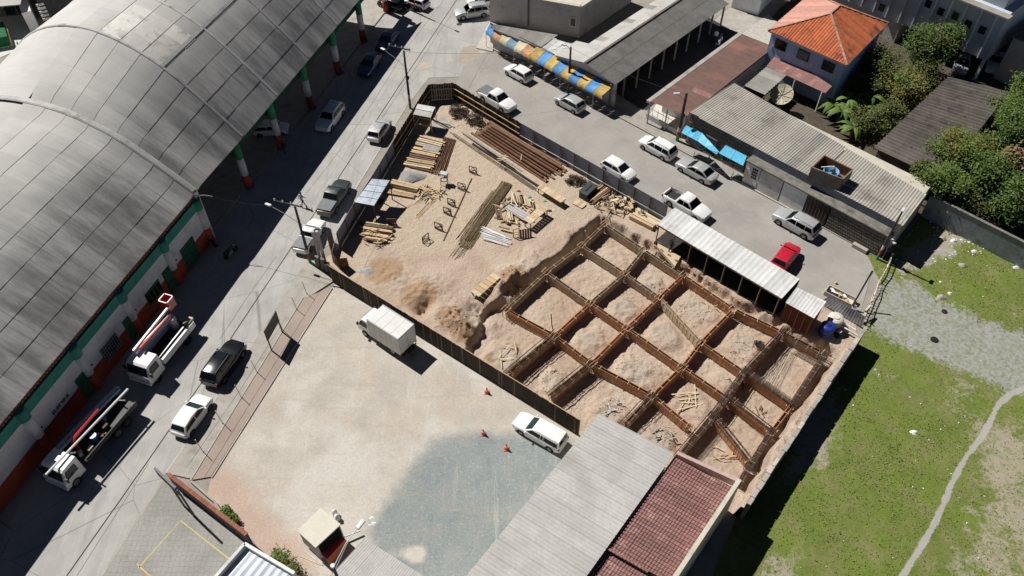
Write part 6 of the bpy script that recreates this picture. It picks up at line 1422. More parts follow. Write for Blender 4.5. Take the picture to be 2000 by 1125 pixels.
for o_ in COL.objects:
    if o_.get('label') == 'ring of wire in the cell beside the white hut': o_.location.z = -.85
# black crate, fire wood and debris by the sheet fence
bc = thing('black_skip', 'black lidded box beside the firewood along the sheet fence', 'box', G(1148,380), R(52), local=True); MB().box((0,0,.4), (1.9,1.0,.8)).build('body', M_BLACK, bc, bevel=.05); MB().box((0,0,.84), (2.0,1.1,.08)).build('lid', plain('black_lid', (.045,.055,.065), .5), bc, bevel=.03)
MB().box((0,0,.90), (1.2,.15,.05)).build('lid_rib', M_BLACK, bc)
stack('pole_stick', 'long stick leaning in the firewood along the sheet fence', 'stick', 'sticks along sheet fence', G(1150,392,.2), G(1188,364,.2), 12, 3, 1.5, .09, .12, M_WOODD, .3, 0, .1, [M_WOODD, M_WOODL, M_PIPE])
scraps('debris_stick', 'broken stick in the debris along the sheet fence', 'wood scrap', 'debris along sheet fence', G(1200,402), 2.0, 75, 1.1, .1, M_WOODD, mats=[M_WOODD, M_WOODL, M_WOODP, M_PIPE, M_WOODB], lift=.7)
scraps('debris_board', 'short pale board on the debris along the sheet fence', 'board', 'short boards on debris', G(1215,396), 1.6, 16, .8, .3, M_WOODP, z=.4, mats=[M_WOODP, M_WOODL], lift=.4)
tangle('bent wire loops on the debris along the sheet fence', G(1200,376), .6, .5, 14, .35, 0, .9)
stack('sheet_board', 'wide pale board of the neat stack by the long shed', 'board', 'neat board stack', G(1232,424), G(1277,447), 2, 6, .8, .38, .07, M_WOODP, .06, 0, 0, [M_WOODL, M_WOODP]); stack('sheet_board', 'wide pale board lying flat behind the neat stack', 'board', 'flat boards behind stack', G(1236,408), G(1290,436), 2, 1, 1.1, .5, .06, M_WOODP, .1)
scraps('offcut', 'dark offcut on the flat pale boards', 'wood scrap', 'offcuts on boards', G(1255,420), .7, 5, .5, .12, M_WOODD, z=.12, lift=.05)
def pallet(label, c, rz, lx, ly, n, z, m=M_WOODP, legs=True, nm='work_bench', cat='bench'):
    t = thing(nm, label, cat, c, rz, local=True)
    for i in range(n): MB().box(((i+.5)/n*lx-lx/2, 0, z+RD.uniform(-.01,.01)), (lx/n*.93, ly, .05)).build('slat', RD.choice([m, M_WOODL]), t)
    for s in (-1,1): MB().box((0,s*(ly/2-.08),z-.08), (lx,.07,.1)).build('rail', M_WOODD, t)
    if legs:
        for sx in (-1,1):
            for sy in (-1,1): MB().bar((sx*(lx/2-.15),sy*(ly/2-.1),0), (sx*(lx/2-.15),sy*(ly/2-.1),z-.05), .08, .08).build('leg', M_WOODD, t)
    return t
pallet('long slatted bench casting a deep shadow near the white pipes', G(1047,432), R(50), 2.9, .9, 8, .95); pallet('narrow slatted bench between pipes and debris', G(1076,388), R(-44), 3.3, .8, 12, .75); pallet('low slatted panel on the ground by the debris', G(1132,400), R(-40), 1.2, .8, 6, .12, legs=False, nm='slatted_panel', cat='panel')
pallet('low platform of pale panels beside the dug edge', G(949,563), R(51), 3.1, .95, 6, .5)
stack('grey_plank', 'wide grey plank in the middle of the timber yard', 'plank', 'grey planks amid the timber', G(992,402,.4), G(1030,425,.4), 3, 2, .9, .35, .08, M_FIBL, .1, .3); 
for i, px in enumerate([(1010,385),(1030,392),(1048,404),(978,416),(1000,420)]):
    for k in range(6): stack('block_plank', 'short pale timber in the cross piled rows of the timber yard', 'timber', 'cross piled short timbers', G(px[0]-10+k*4, px[1]-4+k*2), G(px[0]-6+k*4, px[1]+12+k*2), 1, 3, .2, .16, .13, M_WOODL, .1, 0, .2, [M_WOODL, M_WOODP, M_WOODD])
scraps('yard_scrap', 'offcut scattered among the cross piled timbers', 'wood scrap', 'scraps in timber yard', G(1005,412), 2.4, 60, .9, .12, M_WOODL, mats=[M_WOODL, M_WOODP, M_WOODD, M_WOODB], lift=.7)
M_PVC = plain('white_plastic_pipe', (.74,.75,.76), .4); M_PVCG = plain('grey_plastic_pipe', (.33,.36,.40), .4)
pipes('plastic_pipe', 'white plastic pipe in the pile at the end of the straw bundle', 'pipe', 'white plastic pipes', [(G(936+RD.uniform(-3,5)+i, 440+i*3.2, .07+.07*(i % 3)), G(990+RD.uniform(-6,6)+i, 462+i*2.4, .07+.07*(i % 2)), .06) for i in range(9)], M_PVC)
pipes('plastic_pipe', 'grey plastic pipe on the ground beside the white ones', 'pipe', None, [(G(947,466,.08), G(982,478,.08), .09)], M_PVCG)
rl = MB().tube([(-.55,0,.12),(.55,0,.12)], .12, 12).build('roll', M_WOODL); rl.location = G(985,446,.3); rl.rotation_euler = (0,0,R(-20)); tag(rl, 'tan roll lying on the white pipes', 'roll')
ch = thing('timber_chair', 'rough timber frame chair shape at the end of the slatted bench', 'chair', G(1008,462), R(20), local=True)
for a, b in [((-.3,0,0),(-.3,0,1.1)),((.3,0,0),(.3,0,1.1)),((-.3,0,1.05),(.3,0,1.05)),((-.3,0,.6),(.3,0,.6)),((-.3,0,.3),(.3,0,.3))]: MB().bar(a, b, .08, .08).build('frame_bar', M_WOODL, ch)
lb_ = thing('leaning_boards', 'brown boards leaning against the end of the slatted bench', 'boards', G(1026,462), R(15), local=True)
for i in range(5): MB().bar((-.5+i*.25,-.25,0), (-.45+i*.25,.15,.9), .2, .04, (0,-1,.4)).build('board', M_WOODD, lb_)
for px, c_, lab in [((1035,392),(.02,.35,.33),'turquoise cloth on the cross piled timbers'),((1013,380),(.35,.03,.08),'dark red cloth at the top of the timber rows'),((1063,406),(.1,.45,.1),'small green cap on the slatted bench')]:
    h_ = heap('cloth', lab, 'cloth', G(*px), .25, .2, .12, plain('cloth_'+lab[:5], c_, .8), 3, 8); h_.location.z = .5 if px[0] != 1063 else .96; tag(h_, lab, 'cloth')
# debris lying in the cells
for px, n_, ln, mm, lab in [((1347,778),9,2.0,M_WOODP,'long pale lath fallen into the third cell from the warehouse'),((990,690),5,1.6,M_WOODP,'crossed pale plank on the soil below the fourth row'),((1075,628),1,2.6,M_WOODP,'single pale lath leaning on the fourth row'),((1295,848),12,.7,M_CONC,'broken pale rubble piece beside the warehouse roof'),((1200,790),7,.8,M_GREYW,'grey scrap on the mound next to the warehouse'),((1415,885),12,1.0,M_WOODL,'wood chip in the cell at the tiled parapet'),((1390,600),6,.9,M_WOODL,'thin stick in the wide far cell'),((1440,740),5,.9,M_WOODD,'short dark stick in the cell past the second row'),((1480,800),5,.8,M_WOODD,'short dark stick in the cell past the third row')]:
    scraps('cell_debris', lab, 'debris', 'debris: '+lab, G(*px, -.7), 1.0 if n_ > 1 else .01, n_, ln, .09, mm, z=float(max(site_z(np.array([G(*px,-.7).x+k_*.5]), np.array([G(*px,-.7).y]))[0] for k_ in (-1,0,1)))+.06, lift=.12)
rb = MB(); 
for i in range(700):
    c = RD.choice([((1295,845),1.6),((1195,790),1.2),((1160,690),1.0),((1240,700),1.6),((1290,560),1.3),((1345,600),1.5),((1460,680),1.4),((880,625),1.6),((1005,545),1.6),((1085,735),1.3)]); p = G(*c[0]); a, r = RD.uniform(0,6.28), c[1]*math.sqrt(RD.random()); x, y = p.x+r*math.cos(a), p.y+r*math.sin(a)
    z = float(site_z(np.array([x]), np.array([y]))[0]); s = RD.uniform(.03,.10); rb.box((x,y,z+s*.2), (s*1.3,s,s*.8), RD.uniform(0,3), Matrix.Rotation(RD.uniform(-.5,.5),3,'X'))
stuff(rb.build('soil_clods', mat('dry_clods', (.56,.45,.36), (.46,.34,.26), scale=5, kind='pos')), 'dry clods and stones scattered on the dug soil', 'clods')
# stakes behind the far row
for i in range(14):
    p = NODE['a1'].lerp(NODE['a3'], i/13)+Vector((.55,.6,0)); o = MB().box((0,0,.2), (.28,.1,.5)).build('stake', M_FORM); o.location = (p.x+RD.uniform(-.1,.1), p.y+RD.uniform(-.1,.1), .0); o.rotation_euler = (RD.uniform(-.3,.3),0,R(-44)+RD.uniform(-.4,.4)); tag(o, 'short brown stake behind the far formwork row', 'stake', 'stakes behind the far row')
# ---- long white roofed shed
ls = thing('long_shed', 'long open shed with white ribbed zinc roof on timber posts', 'shed', G(1420,510))
q = [G(1284,438,2.5), G(1527,583,2.5), G(1562,545,2.85), G(1318,405,2.85)]; corr_roof(ls, q, .98, .49, .012, M_ZINC, sub=6)
dS = (q[1]-q[0]).normalized()
for i in range(8):
    p = q[0].lerp(q[1], (i+.1)/7.2); MB().bar((p.x,p.y,-.1), (p.x,p.y,2.45), .1, .1).build('post', M_WOODD, ls); p = q[3].lerp(q[2], (i+.1)/7.2); MB().bar((p.x,p.y,-.1), (p.x,p.y,2.8), .1, .1).build('post', M_WOODD, ls)
MB().bar(q[0]-Vector((0,0,.1)), q[1]-Vector((0,0,.1)), .08, .14).build('beam', M_WOODD, ls); MB().bar(q[3]-Vector((0,0,.1)), q[2]-Vector((0,0,.1)), .08, .14).build('beam', M_WOODD, ls)
n = 48
for i in range(n):
    p = q[3].lerp(q[2], (i+.5)/n); inst(bdm, 'board', ls, rel(ls, (p.x+.06,p.y+.05,1.3)), (0,0,math.atan2(dS.y,dS.x)), ((q[2]-q[3]).length/n*.97,.03,2.6))
MB().slab([q[0].lerp(q[3],.55)+dS*4-Vector((0,0,1.75)), q[0].lerp(q[3],.55)+dS*12-Vector((0,0,1.75)), q[0].lerp(q[3],.9)+dS*12-Vector((0,0,1.75)), q[0].lerp(q[3],.9)+dS*4-Vector((0,0,1.75))], .06).build('work_top', M_WOODD, ls)
q_ = [Vector((v.x,v.y,.16)) for v in (q[0],q[1],q[2],q[3])]; MB().slab(q_, .3).build('dark_floor', mat('shed_dark_floor', (.055,.05,.045), (.035,.032,.03), kind='pos'), ls)  # dark slab added over sunlit soil so the shed interior looks shaded
o = MB().slab([G(1285,472,.3), G(1330,500,.3), G(1318,520,.3), G(1284,482,.3)], .3).build('pale_board', M_WOODP); tag(o, 'pale board on the ground at the open end of the long shed', 'board')
# ---- hut with white roof
hu_ = thing('site_hut', 'rust brown hut with a white ribbed roof by the water tanks', 'hut', G(1570,620))
q = [G(1534,591,2.3), G(1590,622,2.3), G(1614,589,2.5), G(1556,561,2.5)]; corr_roof(hu_, q, 1.0, .33, .012, M_ZINC, sub=6); cc = (q[0]+q[1]+q[2]+q[3])/4
W_ = [cc+(p-cc)*.93 for p in q]; MB().prism([xy(p) for p in W_], -.1, 2.25).build('wall', mat('rust_brown_panels', (.24,.075,.035), (.17,.055,.03), scale=2, kind='pos'), hu_)
dh = (W_[1]-W_[0]); nh = Vector((dh.y,-dh.x,0)).normalized()
for i in range(5): p = W_[0].lerp(W_[1], (i+.02)/4.05)+nh*.03; MB().bar((p.x,p.y,-.05), (p.x,p.y,2.2), .08, .06).build('batten', M_WOODD, hu_)
# tanks
M_TB = plain('deep_blue_plastic', (.02,.045,.30), .3); wt = thing('blue_barrel', 'deep blue plastic barrel standing in front of the white tank', 'barrel', G(1611,650)); p = G(1611,652)
MB().lathe((p.x,p.y,0), [(.55,0),(.62,.1),(.64,.5),(.60,.52),(.64,.58),(.64,1.1),(.55,1.22),(.2,1.25)], 20).build('shell', M_TB, wt, smooth=True); MB().lathe((p.x,p.y,1.25), [(.2,0),(.2,.06)], 12).build('cap', M_BLACK, wt)
wt = thing('white_tank', 'dusty white tank between the hut and the boundary wall', 'tank', G(1628,634)); p = G(1627,634)
MB().lathe((p.x,p.y,0), [(.62,0),(.68,.4),(.7,.9),(.66,1.0),(.3,1.06)], 20).build('shell', mat('dusty_white_plastic', (.62,.6,.54), (.5,.48,.43), scale=3), wt, smooth=True); MB().lathe((p.x,p.y,1.06), [(.3,0),(.28,.07)], 12).build('lid', M_CREAMW, wt)
bb = heap('rubbish_bag', '', '', G(1642,655), .7, .5, .6, plain('black_polythene', (.015,.015,.018), .3), 8, 12); tag(bb, 'black rubbish bags beside the blue barrel', 'rubbish bag')
pipes('white_beam', 'white beam lying behind the tanks', 'beam', 'white beams at the wall', [(G(1632,630,.5), G(1675,655,.5), .08), (G(1626,617,.6), G(1672,645,.6), .06)], M_WHT); 
ws_ = thing('zinc_sheet_stack', 'leaning ribbed zinc sheets closing the end of the paved street', 'sheets', G(1650,600))
corr_roof(ws_, [G(1600,590,.1), G(1684,640,.1), G(1690,618,1.4), G(1622,577,1.4)], .95, .24, .02, M_ZN)
# rubbish skip with white frame at the end of the street
rs = thing('rubbish_crate', 'white wooden crate full of rubbish at the end of the paved street', 'crate', G(1640,583), R(-38), local=True)
for c, s in (((0,-.5,.25),(2.7,.07,.5)),((0,.5,.25),(2.7,.07,.5)),((-1.35,0,.25),(.07,1.0,.5)),((1.35,0,.25),(.07,1.0,.5)),((0,0,.04),(2.7,1.0,.06))): MB().box(c, s).build('side', M_CREAMW, rs)
for i in range(9): MB().box((RD.uniform(-1.1,1.1),RD.uniform(-.35,.35),.3+RD.uniform(0,.15)), (RD.uniform(.3,.8),.25,.08), RD.uniform(0,3)).build('scrap', RD.choice([M_WHT,M_WOODL,M_BRK,M_BLACK]), rs)
yb = MB().lathe((0,0,0), [(.02,-.13),(.09,-.09),(.13,0),(.09,.09),(.02,.13)], 12).build('ball', plain('yellow_plastic', (.7,.45,.05), .4), smooth=True); yb.location = G(1633,552,.13); tag(yb, 'yellow ball on the paved street near the rubbish crate', 'ball')
pl = thing('leaning_pole', 'leaning dark pole with rusty foot at the end of the street', 'pole', G(1660,604)); p0_, p1_ = G(1660,606), G(1704,529,3.9); MB().tube([p0_, p0_.lerp(p1_,.25)], .10, 8).build('rusty_foot', M_RUST, pl); MB().tube([p0_.lerp(p1_,.25), p1_], .075, 8).build('shaft', M_BLACK, pl)
wb = MB().lathe((0,0,0), [(.25,0),(.28,.45),(.24,.45),(.22,.1)], 14).build('white_bucket', M_WHT); wb.location = G(1667,606); tag(wb, 'white bucket at the foot of the leaning pole', 'bucket')
# broken picket fence to the field
pf = thing('picket_fence', 'broken pale picket fence between the paved street and the field', 'fence', G(1710,560)); A_, B_ = G(1737,508), G(1682,632)
for i in range(24):
    p = A_.lerp(B_, i/23); MB().bar((p.x+RD.uniform(-.06,.06),p.y,-.05), (p.x+RD.uniform(-.12,.12),p.y+RD.uniform(-.1,.1),1.15+RD.uniform(-.2,.1)), .07, .05).build('picket', RD.choice([M_WOODD, M_CREAMW]), pf)
for z in (.45, 1.0):
    pts = [A_.lerp(B_, i/8)+Vector((RD.uniform(-.1,.1),RD.uniform(-.08,.08),z+RD.uniform(-.08,.08))) for i in range(9)]; MB().tube(pts, .05, 6).build('rail', M_CREAMW, pf)
o = MB().tube([G(1690,608,1.2), G(1700,596,1.3), G(1683,625,.3)], .12, 6).build('bent_cap', M_CREAMW, pf)
# ================= poles and wires =================
M_CPOLE = mat('dark_concrete_pole', (.075,.07,.065), (.045,.042,.04), scale=2); M_LAMP = plain('pale_lamp_housing', (.6,.62,.62), .4)
def upole(label, bpx, h, lamp=None, armz=None, cross=None, foot=True, r=.14, lean=(0,0), m=M_CPOLE):
    p = G(*bpx); t = thing('utility_pole', label, 'pole', p); P = lambda z: Vector((p.x+lean[0]*z/h, p.y+lean[1]*z/h, z))
    z = 0
    if foot:
        MB().tube([P(-.2), P(.75)], r*1.05, 12).build('green_foot', M_GRN, t); MB().tube([P(.75), P(1.35)], r*1.04, 12).build('red_band', M_RED, t); MB().tube([P(1.35), P(1.9)], r*1.03, 12).build('pale_band', M_GREYW, t); z = 1.9
    MB().tube([P(z), P(h)], [r, r*.72], 12).build('shaft', m, t)
    if cross:
        a, b = G(*cross[0], h-.05), G(*cross[1], h-.05); MB().bar(a, b, .1, .12).build('crossarm', M_CPOLE, t)
        for k in (.02,.32,.62,.95): c = a.lerp(b, k); MB().lathe((c.x,c.y,h), [(.07,0),(.09,.06),(.05,.12),(.08,.18),(.03,.24)], 8).build('insulator', M_LAMP, t)
    if lamp:
        a = P(armz); b = G(*lamp, armz+1.0 if armz+1 < h+.6 else armz+.3); MB().tube([a, a.lerp(b,.5)+Vector((0,0,.12)), b], .03, 6).build('lamp_arm', M_STEEL, t)
        d = (b-a); an = math.atan2(d.y, d.x); MB().box(b+Vector((0,0,.02)), (.65,.26,.16), an).build('lamp_head', M_LAMP, t, bevel=.05); MB().box(b-Vector((0,0,.08)), (.4,.2,.05), an).build('lens', M_HEADL, t)
    for i in range(5): q = P(h*.45+i*.45); MB().box(q+Vector((.12,0,0)), (.12,.05,.05)).build('step_bolt', M_STEEL, t)
    MB().box(P(h*.55)+Vector((.16,-.05,0)), (.22,.18,.35)).build('junction_box', M_CPOLE, t)
    return t, P(h-.1)
_, W1 = upole('dark utility pole with long lamp arm and crossarm at the site entrance', (606.4,513.6), 7.3, (524,400), 5.2, ((536,392),(589,404)))
_, W0 = upole('utility pole with crossarm and lamp at the far corner of the left street', (801.4,211), 7.5, (748,96), 5.4, ((760,89),(801,98)))
_, W2 = upole('slim utility pole with greenish lamp in front of the striped awning', (1109.6,178), 5.9, (1102,87), 5.5)
_, W3 = upole('leaning black utility pole beside the cyan canopies', (1322,276), 6.2, (1322,183), 5.2, r=.19, lean=(.1,.15))
_, W4 = upole('street lamp pole with red and green foot at the end of the paved street', (1712,507), 6.3, (1764,410), 6.0, r=.11, lean=(.25,.1))
upole('short thin lamp post next to the red and green footed pole', (1722,507), 2.6, (1745,472), 2.4, foot=False, r=.05, m=M_STEEL)
upole('green footed pole at the end of the hall behind the motorcycle', (789,14), 7, (820,-70), 6.2)
lp = G(650,1106,7.0); t = thing('street_lamp', 'pale street lamp reaching over the snack trailer', 'street lamp', (lp.x,lp.y,0)); MB().tube([(lp.x,lp.y,-.1),(lp.x,lp.y,7.0)], [.14,.09], 12).build('shaft', M_CPOLE, t); hd_ = G(704,1024,7.6); MB().tube([(lp.x,lp.y,6.8), lp.lerp(hd_,.5)+Vector((0,0,.3)), hd_], .035, 6).build('lamp_arm', M_LAMP, t); MB().tube([(lp.x,lp.y,6.3), lp.lerp(hd_,.6)+Vector((0,0,.2))], .02, 6).build('arm_stay', M_LAMP, t); MB().box(hd_, (.7,.32,.18), ang(lp, hd_)).build('lamp_head', M_LAMP, t, bevel=.06)
MB().lathe((lp.x,lp.y,6.95), [(.14,0),(.14,.2)], 10).build('cap', M_LAMP, t)
M_WIRE = plain('black_cable', (.02,.02,.02), .7)
def wire(a, b, sag, label):
    pts = [a.lerp(b, i/14)-Vector((0,0,sag*4*(i/14)*(1-i/14))) for i in range(15)]; tag(MB().tube(pts, .014, 4).build('power_cable', M_WIRE), label, 'cable')
hc = HO+HU*-15.6+Vector((0,0,5.9))
wire(W1, W0, .7, 'cable along the left street between the two crossarm poles'); wire(W1, hc, .3, 'cable from the entrance pole to the hall corner'); wire(W0, W2, .5, 'cable across the crossing to the awning pole'); wire(W2, W3, .5, 'cable from the awning pole to the leaning pole'); wire(W3, W4, .6, 'cable above the stone fronted house'); wire(W0, W0+HU*40, .6, 'cable running on along the left street past the hall')
# ================= parking lot =================
sg = thing('notice_board', 'dark notice board on two posts by the brick pavement', 'sign', G(531.5,686)); b0_, b1_ = G(531.5,686), G(551.7,649.6)
for p in (b0_, b1_): MB().bar((p.x,p.y,-.1), (p.x,p.y,2.9), .09, .09).build('post', M_WOODD, sg)
MB().bar(b0_.lerp(b1_,-.05)+Vector((0,0,2.2)), b0_.lerp(b1_,1.05)+Vector((0,0,2.2)), .06, 1.35).build('board', plain('charcoal_board', (.035,.036,.04), .6), sg)
for i, px in enumerate([(398,884),(436,828),(472.8,777.6),(503,728.5),(553.5,647),(580.5,606),(600,575)]):
    p = G(*px); o = thing('thin_post', 'thin leaning fence post along the brick pavement', 'post', p, 0, 'thin posts along the brick pavement'); MB().tube([(p.x,p.y,-.05),(p.x-.18,p.y+.10,1.75)], .028, 6).build('shaft', M_STEEL, o); MB().lathe((p.x,p.y,0.06), [(.09,0),(.05,.08)], 8).build('foot', M_CONCD, o)
M_CONE = plain('orange_cone', (.62,.11,.05), .5); M_CONEW = plain('white_cone_band', (.75,.72,.68), .5)
for px, lab in [((951,767),'traffic cone close to the dark board fence'),((944,848),'traffic cone on the edge of the grey gravel'),((989,877),'traffic cone nearest the white canopy pickup')]:
    p = G(*px); t = thing('traffic_cone', 'small orange and white '+lab, 'traffic cone', p); MB().box((p.x,p.y,.045), (.42,.42,.05)).build('base', M_CONE, t); MB().lathe((p.x,p.y,.07), [(.17,0),(.12,.25)], 12).build('lower_cone', M_CONE, t); MB().lathe((p.x,p.y,.32), [(.12,0),(.075,.2)], 12).build('white_band', M_CONEW, t); MB().lathe((p.x,p.y,.52), [(.075,0),(.03,.22)], 12).build('tip', M_CONE, t)
# snack trailer
tr = thing('snack_trailer', 'snack trailer with white roof and a red counter flap', 'trailer', G(622,1060)); q = [G(580,1037,2.5), G(616,1070,2.5), G(666,1024,2.5), G(626,991,2.5)]
MB().slab(q, .08).build('roof', mat('cream_trailer_roof', (.70,.67,.57), (.62,.59,.49), scale=1.2, dirt=(.55,.52,.42)), tr, bevel=.02); cc = (q[0]+q[1]+q[2]+q[3])/4
W_ = [cc+(p-cc)*.94 for p in q]; MB().prism([xy(p) for p in W_], .45, 2.4).build('body', M_GREYW, tr)
dq = (q[2]-q[1]); nq = Vector((dq.y,-dq.x,0)).normalized(); nq = nq if nq.dot(q[1]-q[0]) > 0 else -nq
a, b = W_[1].lerp(W_[2],.08)+nq*.02, W_[1].lerp(W_[2],.95)+nq*.02; MB().bar((a.x,a.y,1.6), (b.x,b.y,1.6), .05, 1.3).build('hatch_opening', M_DARK, tr)
M_RC = plain('crimson_counter', (.55,.04,.075), .5); cq = [G(627,1082,1.15), G(662,1041,1.15), G(674,1052,1.15), G(639,1092,1.15)]; MB().slab(cq, .06).build('counter_top', M_RC, tr)
a2, b2 = cq[3], cq[2]; MB().bar((a2.x,a2.y,.62), (b2.x,b2.y,.62), .05, .95).build('counter_front', plain('orange_front', (.5,.16,.04), .6), tr)
for s in (.25,.6):
    p = W_[0].lerp(W_[3], s); b = MB().lathe((0,0,0), [(.2,-.08),(.3,-.08),(.3,.08),(.2,.08)], 14); b.v = [(v[0]*math.cos(1)+p.x, v[0]*math.sin(1)+p.y+v[2]*.3, v[1]+.3) for v in b.v]; b.build('wheel', M_TYRE, tr)
p = W_[2]; MB().bar((p.x,p.y,.5), (p.x+1.1,p.y+.5,.45), .1, .1).build('tow_bar', M_STEEL, tr); MB().bar(W_[0].lerp(W_[3],.3)*1.0-Vector((0,0,2.2)), W_[1].lerp(W_[2],.3)-Vector((0,0,2.2)), .2, .2).build('chassis', M_TRIM, tr)
for px, lab in [((655,1005),'white gas bottle at the corner of the snack trailer'),((660,1014),'second white gas bottle behind the snack trailer')]:
    p = G(*px); g_ = MB().lathe((0,0,0), [(.18,0),(.2,.1),(.2,.5),(.1,.6),(.08,.7)], 12).build('gas_bottle', M_WHT, smooth=True); g_.location = p; tag(g_, lab, 'gas bottle')
for px, s in [((726,1012),.35),((730,1022),.3),((723,1026),.25)]: o = heap('paper_litter', '', '', G(*px), s, s*.6, .08, M_WHT, px[0], 8); tag(o, 'crumpled white litter on the lot beyond the snack trailer', 'litter', 'litter beyond the snack trailer')
pipes('white_bar', 'long white bar lying beside the bush and the snack trailer', 'bar', None, [(G(547,1072,.06), G(616,1128,.06), .07)], M_CREAMW); pipes('white_bar', 'thin white bar close to the snack trailer wheels', 'bar', 'thin bars by trailer', [(G(594,1076,.05), G(630,1104,.05), .045), (G(586,1086,.05), G(626,1103,.05), .03)], M_CREAMW)
# hoarding and low walls at the lower corner
dwl = thing('dark_low_wall', 'dark low wall with red brick capping at the corner of the paved yard', 'wall', G(420,1005)); a, b = G(341,945), G(492,1062); da = (b-a).normalized()
MB().bar((a.x,a.y,.75), (b.x,b.y,.75), .2, 1.5).build('wall', plain('charcoal_wall', (.06,.055,.06), .8), dwl)
n = 40
for i in range(n): p = a.lerp(b, (i+.5)/n); MB().box((p.x,p.y,1.54), ((b-a).length/n*.94,.3,.09), math.atan2(da.y,da.x)).build('brick', M_BRK, dwl)
hbd = thing('hoarding', 'tall narrow hoarding seen edge on above the dark low wall', 'sign', G(369,991)); s0_, s1_ = G(302,914,4.2), G(343,953,4.2); MB().bar(s0_-Vector((0,0,.5)), s1_-Vector((0,0,.5)), .16, 1.1).build('panel', mat('grey_hoarding', (.26,.26,.27), (.2,.2,.21)), hbd)
for p in (s0_.lerp(s1_,.55), s1_.lerp(s0_,-.05)): MB().tube([(p.x,p.y,0), (p.x,p.y,4.1)], .07, 8).build('post', M_BLACK, hbd)
rl_ = thing('white_low_rail', 'low white topped concrete edge beside the dark low wall', 'kerb', G(400,965)); 
for u_, v_ in (((376,944),(421,983)),((421,983),(436,1008))): p, q_ = G(*u_), G(*v_); MB().bar((p.x,p.y,.2), (q_.x,q_.y,.2), .16, .4).build('edge_stone', M_KERB, rl_)
# ================= plants =================
def m_leaf(nm, a, b, c=None):
    m = NT(nm); co = m.coord('pos'); k = m.mix(m.noise(co, 1.1, 4, .6, .35, .65), a, b); k = m.mix(m.ramp(m.noise(co, 6, 3), .35, .7, 0, .7), k, c or sc(b, 1.4))
    m.b.inputs['Subsurface Weight'].default_value = 0
    return m.done(k, .6, spec=.25)
LF1 = m_leaf('olive_leaves', (.055,.075,.018), (.095,.11,.03)); LF2 = m_leaf('mid_green_leaves', (.04,.085,.015), (.08,.13,.03)); LF3 = m_leaf('bright_leaves', (.06,.105,.018), (.105,.155,.032)); LF4 = m_leaf('yellowing_leaves', (.11,.12,.025), (.17,.15,.04)); LFD = m_leaf('dry_brown_fronds', (.17,.115,.05), (.22,.16,.08)); M_BARK = mat('grey_bark', (.16,.13,.1), (.1,.08,.06), scale=4, bump=.5)
def leafcloud(c, rad, n, size, rs, clumps=26, flat=.8):
    cs = []
    for i in range(clumps):
        d = rs.normal(size=3); d /= np.linalg.norm(d); r = rs.uniform(.45, .98); cs.append(d*r*np.array(rad))
    cs = np.array(cs); idx = rs.randint(0, clumps, n); sp = np.array(rad).mean()*.24
    pos = cs[idx]+rs.normal(size=(n,3))*sp; pos[:,2] *= 1; pos = pos+np.array(c)
    a = rs.uniform(0, 2*np.pi, n); tl = rs.normal(scale=.55, size=n); ln = size*rs.uniform(.6,1.3,n)
    u = np.stack([np.cos(a), np.sin(a), tl], -1); u /= np.linalg.norm(u, axis=1)[:,None]; w_ = np.stack([-np.sin(a), np.cos(a), rs.normal(scale=.5, size=n)], -1); w_ /= np.linalg.norm(w_, axis=1)[:,None]
    return [pos-u*ln[:,None]*.5, pos+w_*ln[:,None]*.26, pos+u*ln[:,None]*.5, pos-w_*ln[:,None]*.26]
def quadmesh(name, q, m, parent):
    n = len(q[0]); V_ = np.stack(q, 1).reshape(-1, 3)
    if parent is not None: V_ = V_-np.array(parent.location)
    M = bpy.data.meshes.new(name); M.vertices.add(4*n); M.vertices.foreach_set('co', V_.ravel()); M.loops.add(4*n); M.loops.foreach_set('vertex_index', np.arange(4*n)); M.polygons.add(n); M.polygons.foreach_set('loop_start', np.arange(0,4*n,4)); M.polygons.foreach_set('loop_total', np.full(n,4)); M.update(); M.materials.append(m)
    o = bpy.data.objects.new(name, M); COL.objects.link(o); o.parent = parent; return o
def tree(label, px, zc, rad, n, size, m, seed, name='leafy_tree', cat='tree', base=None, m2=None):
    if cat != 'shrub': rad = tuple(r*1.22 for r in rad); n = int(n*1.35); zc = zc*1.1
    c = G(*px, zc); rs = np.random.RandomState(seed); t = thing(name, label, cat, (c.x,c.y,0)); 
    pts = [(c.x,c.y,-.1),(c.x+.1,c.y-.05,zc*.4),(c.x-.05,c.y+.05,zc*.8)]; MB().tube(pts, [.16,.12,.08], 8).build('trunk', M_BARK, t, smooth=True)
    for i in range(7):
        a = 6.28*i/7+seed; MB().tube([(c.x,c.y,zc*.5), (c.x+rad[0]*.35*math.cos(a), c.y+rad[1]*.35*math.sin(a), zc*.85), (c.x+rad[0]*.75*math.cos(a), c.y+rad[1]*.75*math.sin(a), zc+rad[2]*.3*math.sin(i*2))], [.07,.045,.02], 5).build('limb', M_BARK, t)
    quadmesh('crown', leafcloud((c.x,c.y,zc), rad, n, size, rs, clumps=30), m, t)
    if m2: quadmesh('young_leaves', leafcloud((c.x,c.y,zc+rad[2]*.3), [r*.9 for r in rad], n//3, size, rs, clumps=12), m2, t)
    return t
tree('round olive green tree behind the blue house', (1715,128), 2.6, (1.9,1.8,1.5), 5200, .26, LF1, 1); tree('tall dark green tree before the finned apartment block', (1812,92), 3.6, (1.9,1.8,2.0), 5600, .28, LF2, 2, m2=LF1); tree('small leafy tree rising against the apartment wall', (1855,72), 4.2, (1.1,1.1,1.5), 2600, .26, LF2, 3)
